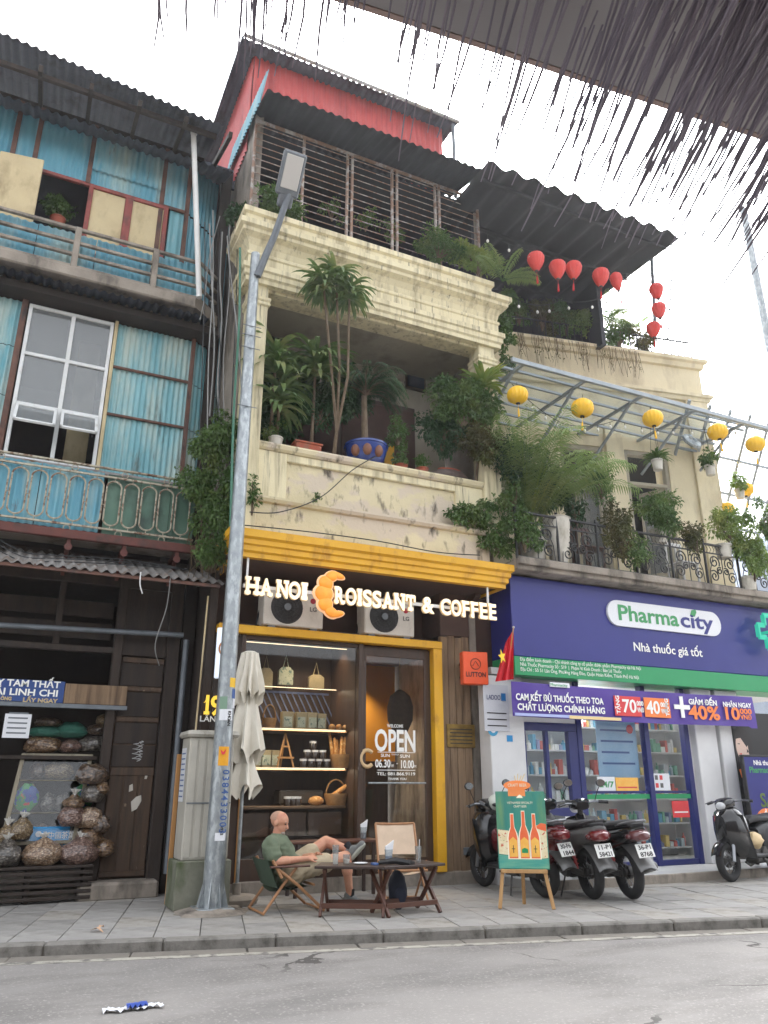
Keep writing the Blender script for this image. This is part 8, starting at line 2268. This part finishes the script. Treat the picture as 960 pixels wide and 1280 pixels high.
# his chair
cx = hip_c.x - .02
t = thing('folding_chair', 'brown folding chair with flat armrests carrying the seated man', 'chair', (cx, YM, 0))
za = A(350, 1085, YM - .29).z
for s_ in (-1, 1):
    y = YM + s_ * .30
    obj('leg', MB().tube([(cx + .34, y, .015), (cx + .02, y, za * .62), (cx - .22, y, za)], .016, 8), M_chairwood, t, True)
    obj('leg', MB().tube([(cx - .34, y - s_ * .035, .015), (cx - .14, y - s_ * .035, za * .6), (cx + .02, y - s_ * .035, za)], .016, 8), M_chairwood, t, True)
    obj('back_post', MB().tube([(cx - .16, y, za - .1), (cx - .27, y, za + .08)], .016, 8), M_chairwood, t, True)
    obj('armrest', MB().box(cx - .30, cx + .16, y - .026, y + .026, za, za + .022, .008), M_tabwood, t)
for x, z in ((cx + .34, .016), (cx - .34, .016)): obj('cross_bar', MB().tube([(x, YM - .28, z), (x, YM + .28, z)], .013, 8), M_chairwood, t, True)
sz = hip_c.z - .15
obj('seat', MB().grid(lambda u, v: V((cx - .2 + .42 * u, YM - .27 + .54 * v, sz - .03 * math.sin(math.pi * v) + .03 * u)), 8, 8).grid(lambda u, v: V((cx - .2 + .42 * u, YM - .27 + .54 * v, sz - .01 - .03 * math.sin(math.pi * v) + .03 * u)), 8, 8), M_chairgreen, t, True, recalc=False)
obj('seat_rail', MB().tube([(cx + .22, YM - .28, sz + .03), (cx + .22, YM + .28, sz + .03)], .014, 8), M_chairwood, t, True)
obj('backrest', MB().grid(lambda u, v: V((cx - .20 - .12 * v - .03 * math.sin(math.pi * u), YM - .30 + .6 * u, sz + .02 + (za + .06 - sz) * v)), 8, 6).grid(lambda u, v: V((cx - .208 - .12 * v - .03 * math.sin(math.pi * u), YM - .30 + .6 * u, sz + .02 + (za + .06 - sz) * v)), 8, 6), M_chairgreen, t, True, recalc=False)
# ================================================================ thatched shelter the photographer sits under
M_thatch = mat('dry_thatch', C(98, 94, 106), C(122, 116, 126), rough=.9, scale=3)
M_panel = mat('shelter_panel', C(132, 130, 132), C(120, 118, 120), rough=.7, scale=1.5)
TS_ = thing('thatched_shelter', 'grey roof panel with fraying dark thatch strands overhanging the view at the top', 'shelter', (1.0, -1.2, 0))
zP = 2.95
def PZ(px, py, z=zP):
    d = ray(px, py); return CAM + d * ((z - CAMH) / d.z)
e0, e1 = PZ(400, -14), PZ(1100, 216)
dirE = (e1 - e0).normalized(); back = V((dirE.y, -dirE.x, 0))
if back.y > 0: back = -back
c0, c1 = e0 + back * 2.6 - dirE * .2, e1 + back * 2.6 + dirE * 1.2
e1x = e1 + dirE * 1.2
def slabq(a, b, c, d, z0, z1):
    return MB().add([V((p.x, p.y, z)) for z in (z0, z1) for p in (a, b, c, d)], [(0, 1, 2, 3), (7, 6, 5, 4), (0, 4, 5, 1), (1, 5, 6, 2), (2, 6, 7, 3), (3, 7, 4, 0)])
obj('roof_panel', slabq(e0, e1x, c1, c0, zP, zP + .05), M_panel, TS_)
obj('edge_strip', MB().bar(e0 + V((0, 0, .025)) - back * .008, e1x + V((0, 0, .025)) - back * .008, .014, .056), mat('edge_orange', C(140, 122, 116), rough=.6), TS_)
dirS = ray(200, 1500).normalized()
q = MB()
def strand(px, py, dist, L, w):
    p = CAM + ray(px, py).normalized() * dist
    d = (dirS + rdir() * .075).normalized()
    m = p + d * L * .5 + rdir() * L * .025
    e = p + d * L + rdir() * L * .05
    q.tube([p, m, e], [w, w * .9, w * .45], 5, cap=False)
random.seed(21)
# long loose strands: (mean pixel column, how many, root rows, length range)
for px, n, ylo, yhi, llo, lhi in ((230, 8, -60, -30, .08, .16), (300, 16, -60, -25, .09, .20), (350, 20, -60, -25, .10, .22), (430, 16, -60, -30, .09, .19), (520, 14, -60, -30, .14, .30), (570, 12, -60, -20, .22, .38), (640, 16, -50, 0, .22, .38), (690, 26, -40, 20, .24, .40), (750, 34, -30, 40, .24, .40), (810, 44, -20, 60, .24, .40), (870, 54, 0, 80, .28, .44), (930, 64, 20, 110, .26, .42), (990, 64, 40, 140, .26, .42), (1060, 50, 60, 170, .26, .42)):
    for k in range(int(n * (.6 if px < 600 else .36))):
        strand(px + random.uniform(-34, 34), random.uniform(ylo, yhi), random.uniform(1.7, 2.0), random.uniform(llo, lhi), random.uniform(.0021, .0034))
# the dense mat towards the right
for k in range(480):
    px = random.uniform(800, 1150); py = random.uniform(-160, 160)
    if py > (px - 900) * .66 - 20: continue
    strand(px + 40, py - 60, random.uniform(1.6, 1.72), random.uniform(.16, .34), random.uniform(.0022, .0042))
o = obj('thatch_strands', q, M_thatch, TS_, recalc=False); o['kind'] = 'stuff'
a, b = PZ(250, -160, 2.9), PZ(1250, 60, 2.9)
obj('batten', MB().tube([a, b], .02, 8), M_bark, TS_, True)
for p in (c0 + V((.4, .3, 0)), c1 + V((-.4, .3, 0))): obj('post', MB().box(p.x - .05, p.x + .05, p.y - .05, p.y + .05, 0, zP, .006), M_darkwood, TS_)
obj('unseen_wall', MB().box(-9, 13, -3.2, -3.0, -.2, 5.2), M_interior, TS_)  # unseen wall put in for the shop glass to reflect
obj('terrace_floor', MB().box(-9, 13, -3.0, -.2, -.2, -.005), M_concrete, TS_)

# ================================================================ thin air volume added to imitate veiling lens glare
hz_ = bpy.data.materials.new('glare_volume')
hz_.use_nodes = True
hn = hz_.node_tree
hn.nodes.clear()
ho = hn.nodes.new('ShaderNodeOutputMaterial')
hv = hn.nodes.new('ShaderNodeVolumePrincipled')
hv.inputs['Color'].default_value = (.93, .96, 1, 1)
hv.inputs['Density'].default_value = .0009
hv.inputs['Anisotropy'].default_value = .5
hn.links.new(hv.outputs[0], ho.inputs['Volume'])
o = obj('glare_haze', MB().box(-61, 61, -61, 61, -1.6, 19), hz_)
o['kind'] = 'stuff'
